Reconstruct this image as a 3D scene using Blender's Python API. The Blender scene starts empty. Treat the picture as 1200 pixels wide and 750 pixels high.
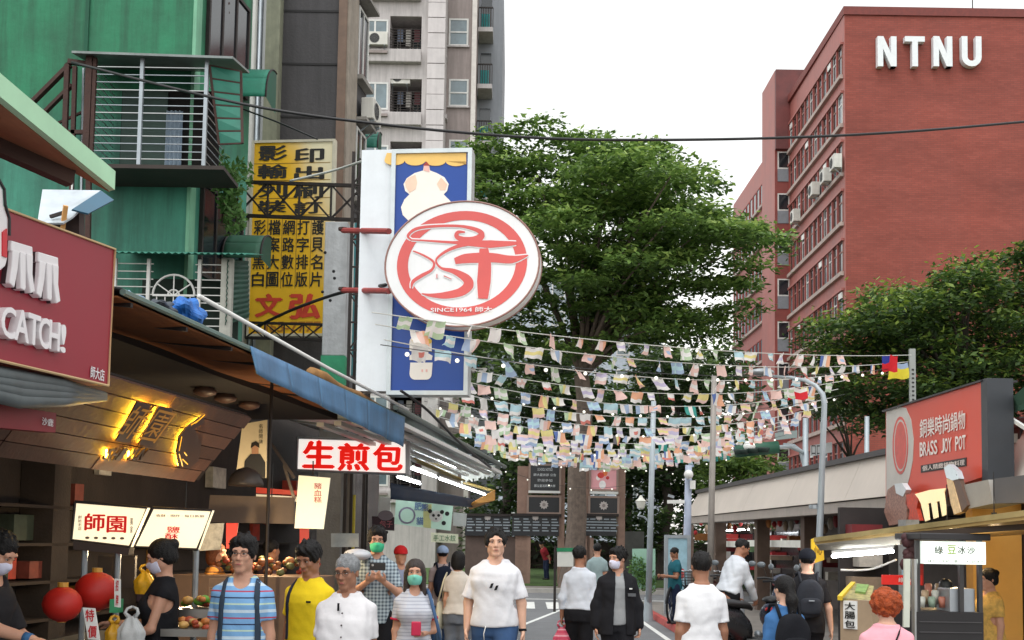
import bpy, bmesh, math, random
import numpy as np
from mathutils import Vector, Matrix
# ------------------------------------------------------------------ camera, sky, sun, exposure
F_PX, CAM_H, HORIZON = 1350.0, 1.68, 632.0
PITCH, ROLL = math.radians(4.0), math.radians(0.9)
CY = HORIZON - F_PX * math.tan(PITCH)
scene = bpy.context.scene
C = scene.collection
cam_data = bpy.data.cameras.new('camera')
cam_data.sensor_width = 36.0
cam_data.lens = 36.0 * F_PX / 1200.0
cam_data.shift_y = (CY - 375.0) / 1200.0
cam_data.clip_start, cam_data.clip_end = 0.1, 2000.0
cam = bpy.data.objects.new('camera', cam_data)
C.objects.link(cam)
CAM_M = (Matrix.Translation((0, 0, CAM_H)) @ Matrix.Rotation(math.pi / 2 + PITCH, 4, 'X') @ Matrix.Rotation(ROLL, 4, 'Z'))
cam.matrix_world = CAM_M
scene.camera = cam
SUN_EL, SUN_AZ = math.radians(65), math.radians(205)      # azimuth from +Y, clockwise: behind the camera, a little left
world = bpy.data.worlds.new('World')
scene.world = world
world.use_nodes = True
wn, wl = world.node_tree.nodes, world.node_tree.links
wn.clear()
sky = wn.new('ShaderNodeTexSky')
sky.sky_type = 'NISHITA'
sky.sun_disc = False
sky.sun_elevation, sky.sun_rotation = SUN_EL, SUN_AZ
sky.air_density, sky.dust_density, sky.ozone_density = 3.0, 1.0, 1.0
hs = wn.new('ShaderNodeHueSaturation')                     # a closed white cloud deck takes the blue out of the sky
hs.inputs['Saturation'].default_value = 0.10
bg = wn.new('ShaderNodeBackground')
bg.inputs['Strength'].default_value = 0.15
wo = wn.new('ShaderNodeOutputWorld')
wl.new(sky.outputs[0], hs.inputs['Color']); wl.new(hs.outputs[0], bg.inputs[0]); wl.new(bg.outputs[0], wo.inputs[0])
sd = bpy.data.lights.new('sun', 'SUN')
sd.energy, sd.angle, sd.color = 0.5, math.radians(25), (1.0, 0.97, 0.93)
sun = bpy.data.objects.new('sun', sd)
C.objects.link(sun)
sv = Vector((math.sin(SUN_AZ) * math.cos(SUN_EL), math.cos(SUN_AZ) * math.cos(SUN_EL), math.sin(SUN_EL)))
sun.rotation_euler = sv.to_track_quat('Z', 'Y').to_euler()
scene.view_settings.view_transform = 'Standard'
scene.view_settings.look = 'None'
scene.view_settings.gamma = 1.0
scene.view_settings.exposure = 0.8
scene.render.engine = 'CYCLES'
cy = scene.cycles
cy.max_bounces, cy.diffuse_bounces, cy.glossy_bounces, cy.transmission_bounces, cy.transparent_max_bounces = 6, 3, 2, 4, 8
cy.caustics_reflective = cy.caustics_refractive = False
cy.use_denoising = True
try:
 cy.denoiser = 'OPENIMAGEDENOISE'
except Exception:
 pass
# ------------------------------------------------------------------ pixels of the photograph to places
_R3 = CAM_M.to_3x3()
def ray(px, py):
 return _R3 @ Vector(((px - 600.0) / F_PX, (CY - py) / F_PX, -1.0))
def at(px, py, d):
 return Vector((0, 0, CAM_H)) + ray(px, py) * d
def ground_at(px, d, z=0.0):
 p = at(px, HORIZON, d); return Vector((p.x, p.y, z))
def zat(px, py, d):                                        # height on the upright line that stands at ground_at(px, d)
 r = ray(px, py); return CAM_H + r.z * at(px, HORIZON, d).y / r.y
class Frame:
 """An upright or leaning plane: A left foot, B right foot as seen from the street, n towards the viewer."""
 def __init__(s, A, B, up=(0, 0, 1)):
  s.A = Vector(A); s.ex = (Vector(B) - s.A).normalized(); s.ez = Vector(up).normalized()
  s.n = s.ex.cross(s.ez).normalized()
 def pt(s, a, z, o=0.0):
  return s.A + s.ex * a + s.ez * z + s.n * o
 def uv(s, px, py, o=0.0):
  r = ray(px, py); c = Vector((0, 0, CAM_H)); P = s.A + s.n * o
  t = (P - c).dot(s.n) / r.dot(s.n)
  q = c + r * t - s.A
  return q.dot(s.ex), q.dot(s.ez)
 def rect(s, x0, y0, x1, y1, o=0.0):
  xm, ym = (x0 + x1) / 2, (y0 + y1) / 2
  a, b = s.uv(x0, ym, o)[0], s.uv(x1, ym, o)[0]; c, d = s.uv(xm, y0, o)[1], s.uv(xm, y1, o)[1]
  return min(a, b), max(a, b), min(c, d), max(c, d)
 def mat(s, a=0, z=0, o=0):
  p = s.pt(a, z, o); m = Matrix.Identity(4)
  for i in range(3):
   m[i][0], m[i][1], m[i][2], m[i][3] = s.ex[i], s.ez[i], s.n[i], p[i]
  return m
# ------------------------------------------------------------------ materials
def lin(c):
 return tuple(((v / 255.0) / 12.92 if v <= 10 else (((v / 255.0) + 0.055) / 1.055) ** 2.4) for v in c)
_mats = {}
def mat(name, rgb, rough=0.6, metal=0.0, var=0.12, scale=4.0, bump=0.0, bscale=40.0, emit=0.0, streak=0.0, trans=0.0, alpha=1.0, spec=0.5, srgb=True, emit_rgb=None, sheen=0.0):
 if name in _mats: return _mats[name]
 m = bpy.data.materials.new(name); m.use_nodes = True
 nt = m.node_tree; n, l = nt.nodes, nt.links
 p = n['Principled BSDF']; out = n['Material Output']
 col = lin(rgb) if srgb else rgb
 p.inputs['Roughness'].default_value = rough
 p.inputs['Metallic'].default_value = metal
 p.inputs['Specular IOR Level'].default_value = spec
 p.inputs['Base Color'].default_value = (*col, 1)
 if sheen: p.inputs['Sheen Weight'].default_value = sheen
 tc = n.new('ShaderNodeTexCoord')
 src = None
 if var > 0:
  nz = n.new('ShaderNodeTexNoise'); nz.inputs['Scale'].default_value = scale; nz.inputs['Detail'].default_value = 6.0; nz.inputs['Roughness'].default_value = 0.65
  l.new(tc.outputs['Object'], nz.inputs['Vector'])
  mr = n.new('ShaderNodeMapRange'); mr.inputs['From Min'].default_value = 0.3; mr.inputs['From Max'].default_value = 0.7
  mr.inputs['To Min'].default_value = 1 - var; mr.inputs['To Max'].default_value = 1 + var
  l.new(nz.outputs['Fac'], mr.inputs['Value'])
  mx = n.new('ShaderNodeMix'); mx.data_type = 'RGBA'; mx.blend_type = 'MULTIPLY'; mx.inputs['Factor'].default_value = 1.0
  mx.inputs['A'].default_value = (*col, 1); l.new(mr.outputs[0], mx.inputs['B'])
  src = mx.outputs['Result']
  rr = n.new('ShaderNodeMapRange'); rr.inputs['To Min'].default_value = max(0.02, rough - 0.12); rr.inputs['To Max'].default_value = min(1, rough + 0.12)
  l.new(nz.outputs['Fac'], rr.inputs['Value']); l.new(rr.outputs[0], p.inputs['Roughness'])
 if streak > 0:                                         # rain streaks and soot running down a wall
  mp = n.new('ShaderNodeMapping'); mp.inputs['Scale'].default_value = (3.0, 3.0, 0.22)
  l.new(tc.outputs['Object'], mp.inputs['Vector'])
  n2 = n.new('ShaderNodeTexNoise'); n2.inputs['Scale'].default_value = 1.6; n2.inputs['Detail'].default_value = 8.0; n2.inputs['Roughness'].default_value = 0.7
  l.new(mp.outputs[0], n2.inputs['Vector'])
  m2 = n.new('ShaderNodeMapRange'); m2.inputs['From Min'].default_value = 0.42; m2.inputs['From Max'].default_value = 0.72
  m2.inputs['To Min'].default_value = 0.0; m2.inputs['To Max'].default_value = streak; m2.clamp = True
  l.new(n2.outputs['Fac'], m2.inputs['Value'])
  mx2 = n.new('ShaderNodeMix'); mx2.data_type = 'RGBA'; l.new(m2.outputs[0], mx2.inputs['Factor'])
  if src: l.new(src, mx2.inputs['A'])
  else: mx2.inputs['A'].default_value = (*col, 1)
  mx2.inputs['B'].default_value = (col[0] * .25 + .01, col[1] * .25 + .01, col[2] * .25 + .01, 1)
  src = mx2.outputs['Result']
 if src: l.new(src, p.inputs['Base Color'])
 if bump > 0:
  nb = n.new('ShaderNodeTexNoise'); nb.inputs['Scale'].default_value = bscale; nb.inputs['Detail'].default_value = 5.0
  l.new(tc.outputs['Object'], nb.inputs['Vector'])
  bp = n.new('ShaderNodeBump'); bp.inputs['Strength'].default_value = bump; bp.inputs['Distance'].default_value = 0.02
  l.new(nb.outputs['Fac'], bp.inputs['Height']); l.new(bp.outputs[0], p.inputs['Normal'])
 if emit > 0:
  ec = lin(emit_rgb) if emit_rgb else col
  p.inputs['Emission Color'].default_value = (*ec, 1); p.inputs['Emission Strength'].default_value = emit
 if trans > 0:
  t = n.new('ShaderNodeBsdfTranslucent'); t.inputs['Color'].default_value = (*col, 1)
  if src: l.new(src, t.inputs['Color'])
  ms = n.new('ShaderNodeMixShader'); ms.inputs[0].default_value = trans
  l.new(p.outputs[0], ms.inputs[1]); l.new(t.outputs[0], ms.inputs[2]); l.new(ms.outputs[0], out.inputs['Surface'])
 if alpha < 1:
  p.inputs['Alpha'].default_value = alpha
 _mats[name] = m
 return m
def tweak(m, fn):
 fn(m, m.node_tree.nodes, m.node_tree.links, m.node_tree.nodes['Principled BSDF']); return m
def ramp_mat(name, axis, stops, rough=0.8, scale=1.0, noise=0.0, bump=0.12, bscale=60):
 """Colour bands along one object axis (woven or printed stripes)."""
 if name in _mats: return _mats[name]
 m = mat(name, (128, 128, 128), rough, var=0, bump=bump, bscale=bscale)
 n, l = m.node_tree.nodes, m.node_tree.links
 tc = n.new('ShaderNodeTexCoord'); sx = n.new('ShaderNodeSeparateXYZ'); l.new(tc.outputs['Object'], sx.inputs[0])
 mm = n.new('ShaderNodeMath'); mm.operation = 'MULTIPLY'; mm.inputs[1].default_value = scale; l.new(sx.outputs['XYZ'.index(axis)], mm.inputs[0])
 fr = n.new('ShaderNodeMath'); fr.operation = 'FRACT'; l.new(mm.outputs[0], fr.inputs[0])
 cr = n.new('ShaderNodeValToRGB'); cr.color_ramp.interpolation = 'CONSTANT'
 el = cr.color_ramp.elements
 for i, (p, c) in enumerate(stops):
  e = el[i] if i < 2 else el.new(p)
  e.position = p; e.color = (*lin(c), 1)
 l.new(fr.outputs[0], cr.inputs[0]); l.new(cr.outputs[0], n['Principled BSDF'].inputs['Base Color'])
 return m
# ------------------------------------------------------------------ mesh building
class MB:
 def __init__(s): s.v, s.f, s.mi = [], [], []
 def add(s, vs, fs, mi=0):
  b = len(s.v); s.v += [tuple(v) for v in vs]; s.f += [tuple(b + i for i in f) for f in fs]; s.mi += [mi] * len(fs); return s
 def hexa(s, p, mi=0):      # p: 4 bottom ring, 4 top ring
  return s.add(p, [(3, 2, 1, 0), (4, 5, 6, 7), (0, 1, 5, 4), (1, 2, 6, 5), (2, 3, 7, 6), (3, 0, 4, 7)], mi)
 def box(s, a, b, mi=0):
  x0, y0, z0 = a; x1, y1, z1 = b
  return s.hexa([(x0, y0, z0), (x1, y0, z0), (x1, y1, z0), (x0, y1, z0), (x0, y0, z1), (x1, y0, z1), (x1, y1, z1), (x0, y1, z1)], mi)
 def fbox(s, F, a0, a1, z0, z1, o0, o1, mi=0):
  P = F.pt
  return s.hexa([P(a0, z0, o1), P(a1, z0, o1), P(a1, z0, o0), P(a0, z0, o0), P(a0, z1, o1), P(a1, z1, o1), P(a1, z1, o0), P(a0, z1, o0)], mi)
 def frame(s, F, a0, a1, z0, z1, w, o0, o1, mi=0):
  s.fbox(F, a0, a1, z0, z0 + w, o0, o1, mi); s.fbox(F, a0, a1, z1 - w, z1, o0, o1, mi)
  s.fbox(F, a0, a0 + w, z0 + w, z1 - w, o0, o1, mi); s.fbox(F, a1 - w, a1, z0 + w, z1 - w, o0, o1, mi); return s
 def prism(s, poly, F, o0, o1, mi=0):   # poly in (s,z) counter-clockwise from the front
  n = len(poly); vs = [F.pt(a, z, o1) for a, z in poly] + [F.pt(a, z, o0) for a, z in poly]
  fs = [tuple(range(n)), tuple(range(2 * n - 1, n - 1, -1))] + [(i, n + i, n + (i + 1) % n, (i + 1) % n) for i in range(n)]
  return s.add(vs, fs, mi)
 def tube(s, pts, r, n=6, mi=0, caps=True):
  pts = [Vector(p) for p in pts]; rs = r if isinstance(r, (list, tuple)) else [r] * len(pts)
  b = len(s.v); k = len(pts); ref = None
  for i, p in enumerate(pts):
   t = (pts[min(i + 1, k - 1)] - pts[max(i - 1, 0)])
   t = t.normalized() if t.length > 1e-9 else Vector((0, 0, 1))
   if ref is None: ref = Vector((0, 0, 1)) if abs(t.z) < .9 else Vector((1, 0, 0))
   u = t.cross(ref).normalized(); w = u.cross(t).normalized(); ref = w
   for j in range(n):
    a = 2 * math.pi * j / n + math.pi / n
    s.v.append(tuple(p + u * (math.cos(a) * rs[i]) + w * (math.sin(a) * rs[i])))
  for i in range(k - 1):
   for j in range(n):
    s.f.append((b + i * n + j, b + i * n + (j + 1) % n, b + (i + 1) * n + (j + 1) % n, b + (i + 1) * n + j)); s.mi.append(mi)
  if caps:
   s.f.append(tuple(b + j for j in range(n - 1, -1, -1))); s.f.append(tuple(b + (k - 1) * n + j for j in range(n))); s.mi += [mi, mi]
  return s
 def bar(s, a, b, w, h=None, mi=0):      # square bar
  a, b = Vector(a), Vector(b); h = h or w; t = (b - a).normalized()
  ref = Vector((0, 0, 1)) if abs(t.z) < .95 else Vector((0, 1, 0))
  u = t.cross(ref).normalized() * w / 2; v = u.cross(t).normalized() * h / 2
  return s.hexa([a - u - v, a + u - v, a + u + v, a - u + v, b - u - v, b + u - v, b + u + v, b - u + v], mi)
 def lathe(s, prof, c, n=12, mi=0, sx=1, sy=1):
  b = len(s.v); c = Vector(c)
  for r, z in prof:
   for j in range(n):
    a = 2 * math.pi * j / n; s.v.append((c.x + math.cos(a) * r * sx, c.y + math.sin(a) * r * sy, c.z + z))
  for i in range(len(prof) - 1):
   for j in range(n):
    s.f.append((b + i * n + j, b + i * n + (j + 1) % n, b + (i + 1) * n + (j + 1) % n, b + (i + 1) * n + j)); s.mi.append(mi)
  s.f.append(tuple(b + j for j in range(n - 1, -1, -1))); s.f.append(tuple(b + (len(prof) - 1) * n + j for j in range(n))); s.mi += [mi, mi]
  return s
 def ball(s, c, r, n=10, mi=0, sz=1.0):
  k = max(4, n // 2)
  return s.lathe([(max(1e-4, r * math.sin(math.pi * i / k)), -r * sz * math.cos(math.pi * i / k)) for i in range(k + 1)], c, n, mi)
 def grid(s, nu, nv, fn, mi=0):
  b = len(s.v)
  for i in range(nu + 1):
   for j in range(nv + 1): s.v.append(tuple(fn(i / nu, j / nv)))
  for i in range(nu):
   for j in range(nv):
    s.f.append((b + i * (nv + 1) + j, b + (i + 1) * (nv + 1) + j, b + (i + 1) * (nv + 1) + j + 1, b + i * (nv + 1) + j + 1)); s.mi.append(mi)
  return s
 def torus(s, F, a, z, R, r, n=20, m=6, mi=0, o=0.0, t0=0.0, t1=2 * math.pi):
  full = abs(t1 - t0 - 2 * math.pi) < 1e-6
  pts = [F.pt(a + R * math.cos(t0 + (t1 - t0) * i / n), z + R * math.sin(t0 + (t1 - t0) * i / n), o) for i in range(n + 1)]
  return s.tube(pts, r, m, mi, caps=not full)
 def mesh(s, name):
  me = bpy.data.meshes.new(name); me.from_pydata(s.v, [], s.f); return me
 def build(s, name, m, parent=None, smooth=False, bevel=0.0, solid=0.0):
  me = s.mesh(name)
  ms = m if isinstance(m, (list, tuple)) else [m]
  for x in ms: me.materials.append(x)
  if len(ms) > 1: me.polygons.foreach_set('material_index', s.mi)
  if smooth: me.polygons.foreach_set('use_smooth', [True] * len(me.polygons))
  me.update()
  o = bpy.data.objects.new(name, me); C.objects.link(o)
  if parent is not None:
   o.parent = parent
   o.matrix_parent_inverse = parent_inv(parent)
  if bevel: b = o.modifiers.new('bevel', 'BEVEL'); b.width = bevel; b.segments = 2; b.limit_method = 'ANGLE'
  if solid: b = o.modifiers.new('solid', 'SOLIDIFY'); b.thickness = solid; b.offset = 0
  return o
def world_of(o):
 m = o.matrix_basis.copy()
 if o.parent is not None: m = world_of(o.parent) @ o.matrix_parent_inverse @ m
 return m
def parent_inv(p):
 return world_of(p).inverted()
def tag(o, label, cat, group=None):
 o['label'] = label; o['category'] = cat
 if group: o['group'] = group
 return o
def thing(name, label, cat, loc=(0, 0, 0), rz=0.0, group=None):
 o = bpy.data.objects.new(name, None); C.objects.link(o); o.empty_display_size = 0.1
 o.location = loc; o.rotation_euler = (0, 0, rz)
 return tag(o, label, cat, group)
def struct(o):
 o['kind'] = 'structure'; return o
def local_child(mesh, name, parent, m=None, mw=None):
 """A child whose mesh already is in the parent's own coordinates."""
 o = bpy.data.objects.new(name, mesh); C.objects.link(o); o.parent = parent
 if mw is not None: o.matrix_basis = mw
 return o
def copy_tree(o, parent=None):
 c = o.copy(); C.objects.link(c); c.parent = parent
 if parent is not None: c.matrix_parent_inverse = o.matrix_parent_inverse.copy()
 for ch in list(o.children): copy_tree(ch, c)
 return c
# ------------------------------------------------------------------ lettering
_tc = {}
def glyphs(s, bold=0.0):
 k = (s, bold)
 if k not in _tc:
  cu = bpy.data.curves.new('lettering', 'FONT'); cu.body = s; cu.offset = bold; cu.resolution_u = 3
  cu.fill_mode = 'BOTH'
  ob = bpy.data.objects.new('lettering', cu)
  me = bpy.data.meshes.new_from_object(ob)
  co = np.empty(len(me.vertices) * 3, np.float32); me.vertices.foreach_get('co', co); co = co.reshape(-1, 3)
  fs = [tuple(p.vertices) for p in me.polygons]
  bpy.data.objects.remove(ob); bpy.data.curves.remove(cu); bpy.data.meshes.remove(me)
  _tc[k] = (co, fs)
 return _tc[k]
def lettering(s, F, a0, a1, z0, z1, o, m, parent, bold=0.02, depth=0.0, name='lettering', shear=0.0):
 """Characters fitted to a rectangle of the plane F, o in front of it."""
 co, fs = glyphs(s, 0.0)
 if len(co) == 0: return None
 lo, hi = co.min(0), co.max(0)
 u = (co[:, 0] - lo[0]) / max(1e-6, hi[0] - lo[0]); v = (co[:, 1] - lo[1]) / max(1e-6, hi[1] - lo[1])
 mb = MB(); n = len(co); bx, bz = bold * .7 * (a1 - a0) / max(.8, hi[0] - lo[0]), bold * .7 * (z1 - z0)
 for k, (dx, dz) in enumerate(((0, 0), (1, 0), (-1, 0), (0, .8), (0, -.8)) if bold > .005 else ((0, 0),)):
  vs = [F.pt(a0 + (a1 - a0) * u[i] + dx * bx, z0 + (z1 - z0) * v[i] + dz * bz, o + k * .0006) for i in range(n)]
  mb.add(vs, fs)
 if depth > 0:
  edges = {}
  for f in fs:
   for i in range(len(f)):
    a, b = f[i], f[(i + 1) % len(f)]
    if (b, a) in edges: edges.pop((b, a))
    else: edges[(a, b)] = 1
  nb = len(mb.v) // n
  for c in range(nb):
   b0 = len(mb.v); mb.v += [tuple(Vector(v) - F.n * depth) for v in mb.v[c * n:c * n + n]]
   for a, b in edges: mb.f.append((c * n + b, c * n + a, b0 + a, b0 + b)); mb.mi.append(0)
 return mb.build(name, m, parent)
# ================================================================== THE SETTING
def onz(px, py, z=0.0):
 r = ray(px, py); t = (z - CAM_H) / r.z
 return Vector((0, 0, CAM_H)) + r * t
rnd = random.Random(7)
asphalt = mat('asphalt', (114, 115, 117), 0.85, var=0.16, scale=1.3, bump=0.5, bscale=90)
pave = mat('paving', (128, 122, 116), 0.85, var=0.2, scale=2.0, bump=0.4, bscale=40)
white_paint = mat('road_paint', (222, 222, 218), 0.7, var=0.16, scale=6)
lawn = mat('lawn', (78, 104, 52), 0.95, var=0.35, scale=3, bump=0.9, bscale=60)
ground = MB().grid(2, 2, lambda u, v: (-400 + 800 * u, -60 + 900 * v, -0.012)).build('ground', mat('earth', (104, 100, 94), 0.9, var=0.2, scale=0.6, bump=0.4)); struct(ground)
road = MB().grid(1, 1, lambda u, v: (-3.6 + (6.2 + 3.6) * u + 0.0 * v, -8 + 46 * v, 0.0)).build('road', asphalt); struct(road)
crossroad = MB().grid(1, 1, lambda u, v: (-70 + 160 * u, 29.0 + 9.0 * v, 0.004)).build('road', asphalt); struct(crossroad)
# pedestrian crossing: bars across the mouth of the lane
for i in range(15):
 x = -3.4 + i * 0.72
 MB().hexa([(x, 28.2, .008), (x + .42, 28.2, .008), (x + .46, 31.2, .008), (x + .04, 31.2, .008), (x, 28.2, .0085), (x + .42, 28.2, .0085), (x + .46, 31.2, .0085), (x + .04, 31.2, .0085)]).build('crossing_bar', white_paint, crossroad)
MB().box((-20, 32.6, .008), (40, 32.85, .0088)).build('stop_line', white_paint, crossroad)
# campus side: kerb, pavement and lawn beyond the cross street
kb = MB().box((-60, 36.6, 0), (80, 36.95, .14)).build('kerb', mat('kerbstone', (168, 164, 158), .8, var=.15, bump=.3)); struct(kb)
struct(MB().box((-60, 36.95, 0), (80, 39.2, .12)).build('pavement', pave))
struct(MB().box((-60, 39.2, 0), (80, 75, .16)).build('lawn', lawn))
# right-hand pavement with the red painted kerb
def rk(d): return Vector((3.15 + 0.012 * (d - 18), d, 0))
a, b = rk(8), rk(30)
sidewalk = MB().hexa([a, (a.x + 9, a.y, 0), (b.x + 9, b.y, 0), b, a + Vector((0, 0, .12)), (a.x + 9, a.y, .12), (b.x + 9, b.y, .12), b + Vector((0, 0, .12))]).build('pavement', pave); struct(sidewalk)
red_kerb = mat('red_kerb_paint', (170, 72, 66), .75, var=.25, scale=5)
for i in range(22):
 p, q = rk(8 + i), rk(9 + i); w = Vector((-.14, 0, 0)); g = Vector((0, .012, 0)); h = Vector((0, 0, .128)); p = p + g
 MB().hexa([p + w, p, q, q + w, p + w * .8 + h, p + h, q + h, q + w * .8 + h]).build('kerbstone', red_kerb, sidewalk, bevel=.01)
ll = MB(); p, q = rk(8) + Vector((-.5, 0, .006)), rk(30) + Vector((-.5, 0, .006)); ww = Vector((.1, 0, 0))
ll.add([p, p + ww, q + ww, q], [(0, 1, 2, 3)]); ll.build('edge_line', white_paint, road)
p, q = Vector((-2.6, 8, .006)), Vector((1.2, 28, .006)); ll = MB(); ll.add([p, p + ww, q + ww, q], [(0, 1, 2, 3)]); ll.build('edge_line', white_paint, road)
# paving tiles at the far pavement edge that can be told apart
# ------------------------------------------------------------------ common materials for buildings
glass = mat('window_glass', (30, 36, 42), 0.12, var=0.35, scale=.5, spec=.8)
glass2 = mat('window_glass_pale', (96, 112, 118), 0.15, var=0.4, scale=.8, spec=.8)
white_frame = mat('white_window_frame', (208, 208, 204), .5, var=.1)
dark_void = mat('dark_interior', (22, 20, 19), .9, var=.3, scale=1.5)
iron = mat('dark_iron', (52, 46, 44), .6, metal=.4, var=.25, scale=12, bump=.2)
rusty = mat('brown_iron', (70, 48, 42), .75, metal=.2, var=.3, scale=9, bump=.3)
galv = mat('galvanised_steel', (158, 166, 172), .45, metal=.55, var=.15, scale=5)
steel = mat('brushed_steel', (176, 178, 178), .32, metal=.85, var=.1, scale=3)
concrete = mat('concrete', (148, 144, 138), .9, var=.18, scale=2.2, bump=.45, bscale=30, streak=.35)
black_plastic = mat('black_plastic', (24, 24, 26), .45, var=.15)
white_plastic = mat('white_plastic', (226, 226, 222), .4, var=.06)
ac_white = mat('air_conditioner_shell', (206, 204, 196), .5, var=.12, scale=3, streak=.25)
def window(parent, F, a0, a1, z0, z1, frame_m=white_frame, glass_m=glass, depth=.12, w=.05, split=1, sill=None, o=0.0):
 """A built window: frame proud of the wall, pane set back, optional mullions and sill."""
 fm = MB().frame(F, a0, a1, z0, z1, w, o - .02, o + .035)
 for k in range(1, split):
  c = a0 + (a1 - a0) * k / split; fm.fbox(F, c - w / 2, c + w / 2, z0 + w, z1 - w, o - .018, o + .03)
 wn_ = fm.build('window', frame_m, parent)
 MB().fbox(F, a0 + w * .5, a1 - w * .5, z0 + w * .5, z1 - w * .5, o + .002, o + .012).build('pane', glass_m, wn_)
 if sill is not None:
  MB().fbox(F, a0 - .06, a1 + .06, z0 - .09, z0 - .004, o - .02, o + .14).build('sill', sill, wn_)
 return wn_
_acn = {}
def air_conditioner(F, a, z, w, h, dp, label, o=0.0, group=None, name='air_conditioner'):
 t = thing(name, label, 'air conditioner', F.pt(a, z, o), 0, group)
 MB().fbox(F, a - w / 2, a + w / 2, z, z + h, o + .03, o + dp).build('casing', ac_white, t, bevel=.015)
 g = MB().torus(F, a - w * .12, z + h * .5, h * .36, .012, 16, 5, o=o + dp + .006)
 g.torus(F, a - w * .12, z + h * .5, h * .2, .009, 14, 5, o=o + dp + .006)
 for k in range(6):
  an = k * math.pi / 6; c, s_ = math.cos(an) * h * .36, math.sin(an) * h * .36
  g.bar(F.pt(a - w * .12 - c, z + h * .5 - s_, o + dp + .008), F.pt(a - w * .12 + c, z + h * .5 + s_, o + dp + .008), .01)
 g.build('fan_grille', mat('ac_grille', (90, 90, 90), .5), t)
 disc = [(a - w * .12 + h * .35 * math.cos(i * math.pi / 9), z + h * .5 + h * .35 * math.sin(i * math.pi / 9)) for i in range(18)]
 MB().prism(disc, F, o + dp - .02, o + dp + .003).build('fan_recess', black_plastic, t)
 br = MB()
 for s_ in (-.35, .35):
  br.bar(F.pt(a + w * s_, z - .02, o), F.pt(a + w * s_, z - .02, o + dp), .035); br.bar(F.pt(a + w * s_, z - dp * .8, o), F.pt(a + w * s_, z - .03, o + dp * .9), .025)
 br.build('bracket', galv, t)
 return t
# ------------------------------------------------------------------ NTNU: the tall red brick building
tile_front = mat('red_brick_front', (150, 78, 68), .8, var=.14, scale=.35, bump=.35, bscale=18)
def _brick(m, n, l, p):
 tc = n.new('ShaderNodeTexCoord'); br = n.new('ShaderNodeTexBrick'); br.inputs['Scale'].default_value = 1.0
 mp = n.new('ShaderNodeMapping'); mp.inputs['Rotation'].default_value = (math.pi / 2, 0, 0)
 br.inputs['Brick Width'].default_value = .46; br.inputs['Row Height'].default_value = .14; br.inputs['Mortar Size'].default_value = .012; br.inputs['Bias'].default_value = 0
 br.inputs['Color1'].default_value = (*lin((152, 76, 64)), 1); br.inputs['Color2'].default_value = (*lin((142, 68, 57)), 1); br.inputs['Mortar'].default_value = (*lin((120, 70, 62)), 1)
 l.new(tc.outputs['Object'], mp.inputs[0]); l.new(mp.outputs[0], br.inputs['Vector'])
 # large soot patches near the top and under the letters: weathering with its own shape
 nz = n.new('ShaderNodeTexNoise'); nz.inputs['Scale'].default_value = .16; nz.inputs['Detail'].default_value = 10; nz.inputs['Roughness'].default_value = .7; m3 = n.new('ShaderNodeMapping'); m3.inputs['Scale'].default_value = (.7, .7, 2.2); l.new(tc.outputs['Object'], m3.inputs[0]); l.new(m3.outputs[0], nz.inputs[0])
 mr = n.new('ShaderNodeMapRange'); mr.inputs['From Min'].default_value = .35; mr.inputs['From Max'].default_value = .72; mr.inputs['To Min'].default_value = 1.12; mr.inputs['To Max'].default_value = .66; l.new(nz.outputs['Fac'], mr.inputs[0])
 mx = n.new('ShaderNodeMix'); mx.data_type = 'RGBA'; mx.blend_type = 'MULTIPLY'; mx.inputs['Factor'].default_value = 1
 l.new(br.outputs['Color'], mx.inputs['A']); l.new(mr.outputs[0], mx.inputs['B']); l.new(mx.outputs['Result'], p.inputs['Base Color'])
tweak(tile_front, _brick)
tile_side = mat('sky_paled_tile_side', (164, 98, 90), .55, var=.16, scale=.5, bump=.2, bscale=12, streak=.25)  # side tile made paler in its colour for haze and reflected sky
tile_dark = mat('dark_red_tile', (104, 52, 50), .6, var=.3, scale=.8, bump=.2)
pier_m = mat('window_pier_tile', (142, 62, 54), .6, var=.15, scale=1)
ledge_m = mat('pale_sill_tile', (176, 160, 152), .7, var=.2, scale=1.5, streak=.3)
D0 = 80.0
c0 = ground_at(993, D0); dirL = Vector(((613 - 600) / F_PX, 1, 0)).normalized()
far0 = c0 + dirL * 17.0
NF = Frame(c0, c0 + Vector((1, 0, 0)))
NL = Frame(far0, c0)                                  # left = far end, right = the corner
LN = 17.0
ntnu = thing('brick_building', 'tall red brick university building with white NTNU letters on its windowless front', 'building', c0)
topz = zat(993, 12, D0)
b1 = c0 + Vector((34, 0, 0)); b2 = b1 + dirL * 17
MB().hexa([c0, b1, b2, far0, c0 + Vector((0, 0, topz)), b1 + Vector((0, 0, topz)), b2 + Vector((0, 0, topz)), far0 + Vector((0, 0, topz))]).build('wall', tile_front, ntnu)
MB().fbox(NL, .0, LN - .02, 0, topz - .02, .0, .06).build('side_cladding', tile_side, ntnu)
MB().fbox(NF, -.12, 34.1, topz - .35, topz + .25, -17.2, .12).build('parapet', mat('parapet_coping', (120, 58, 52), .7, var=.2), ntnu)
row_top = zat(993, 50, D0)
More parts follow.
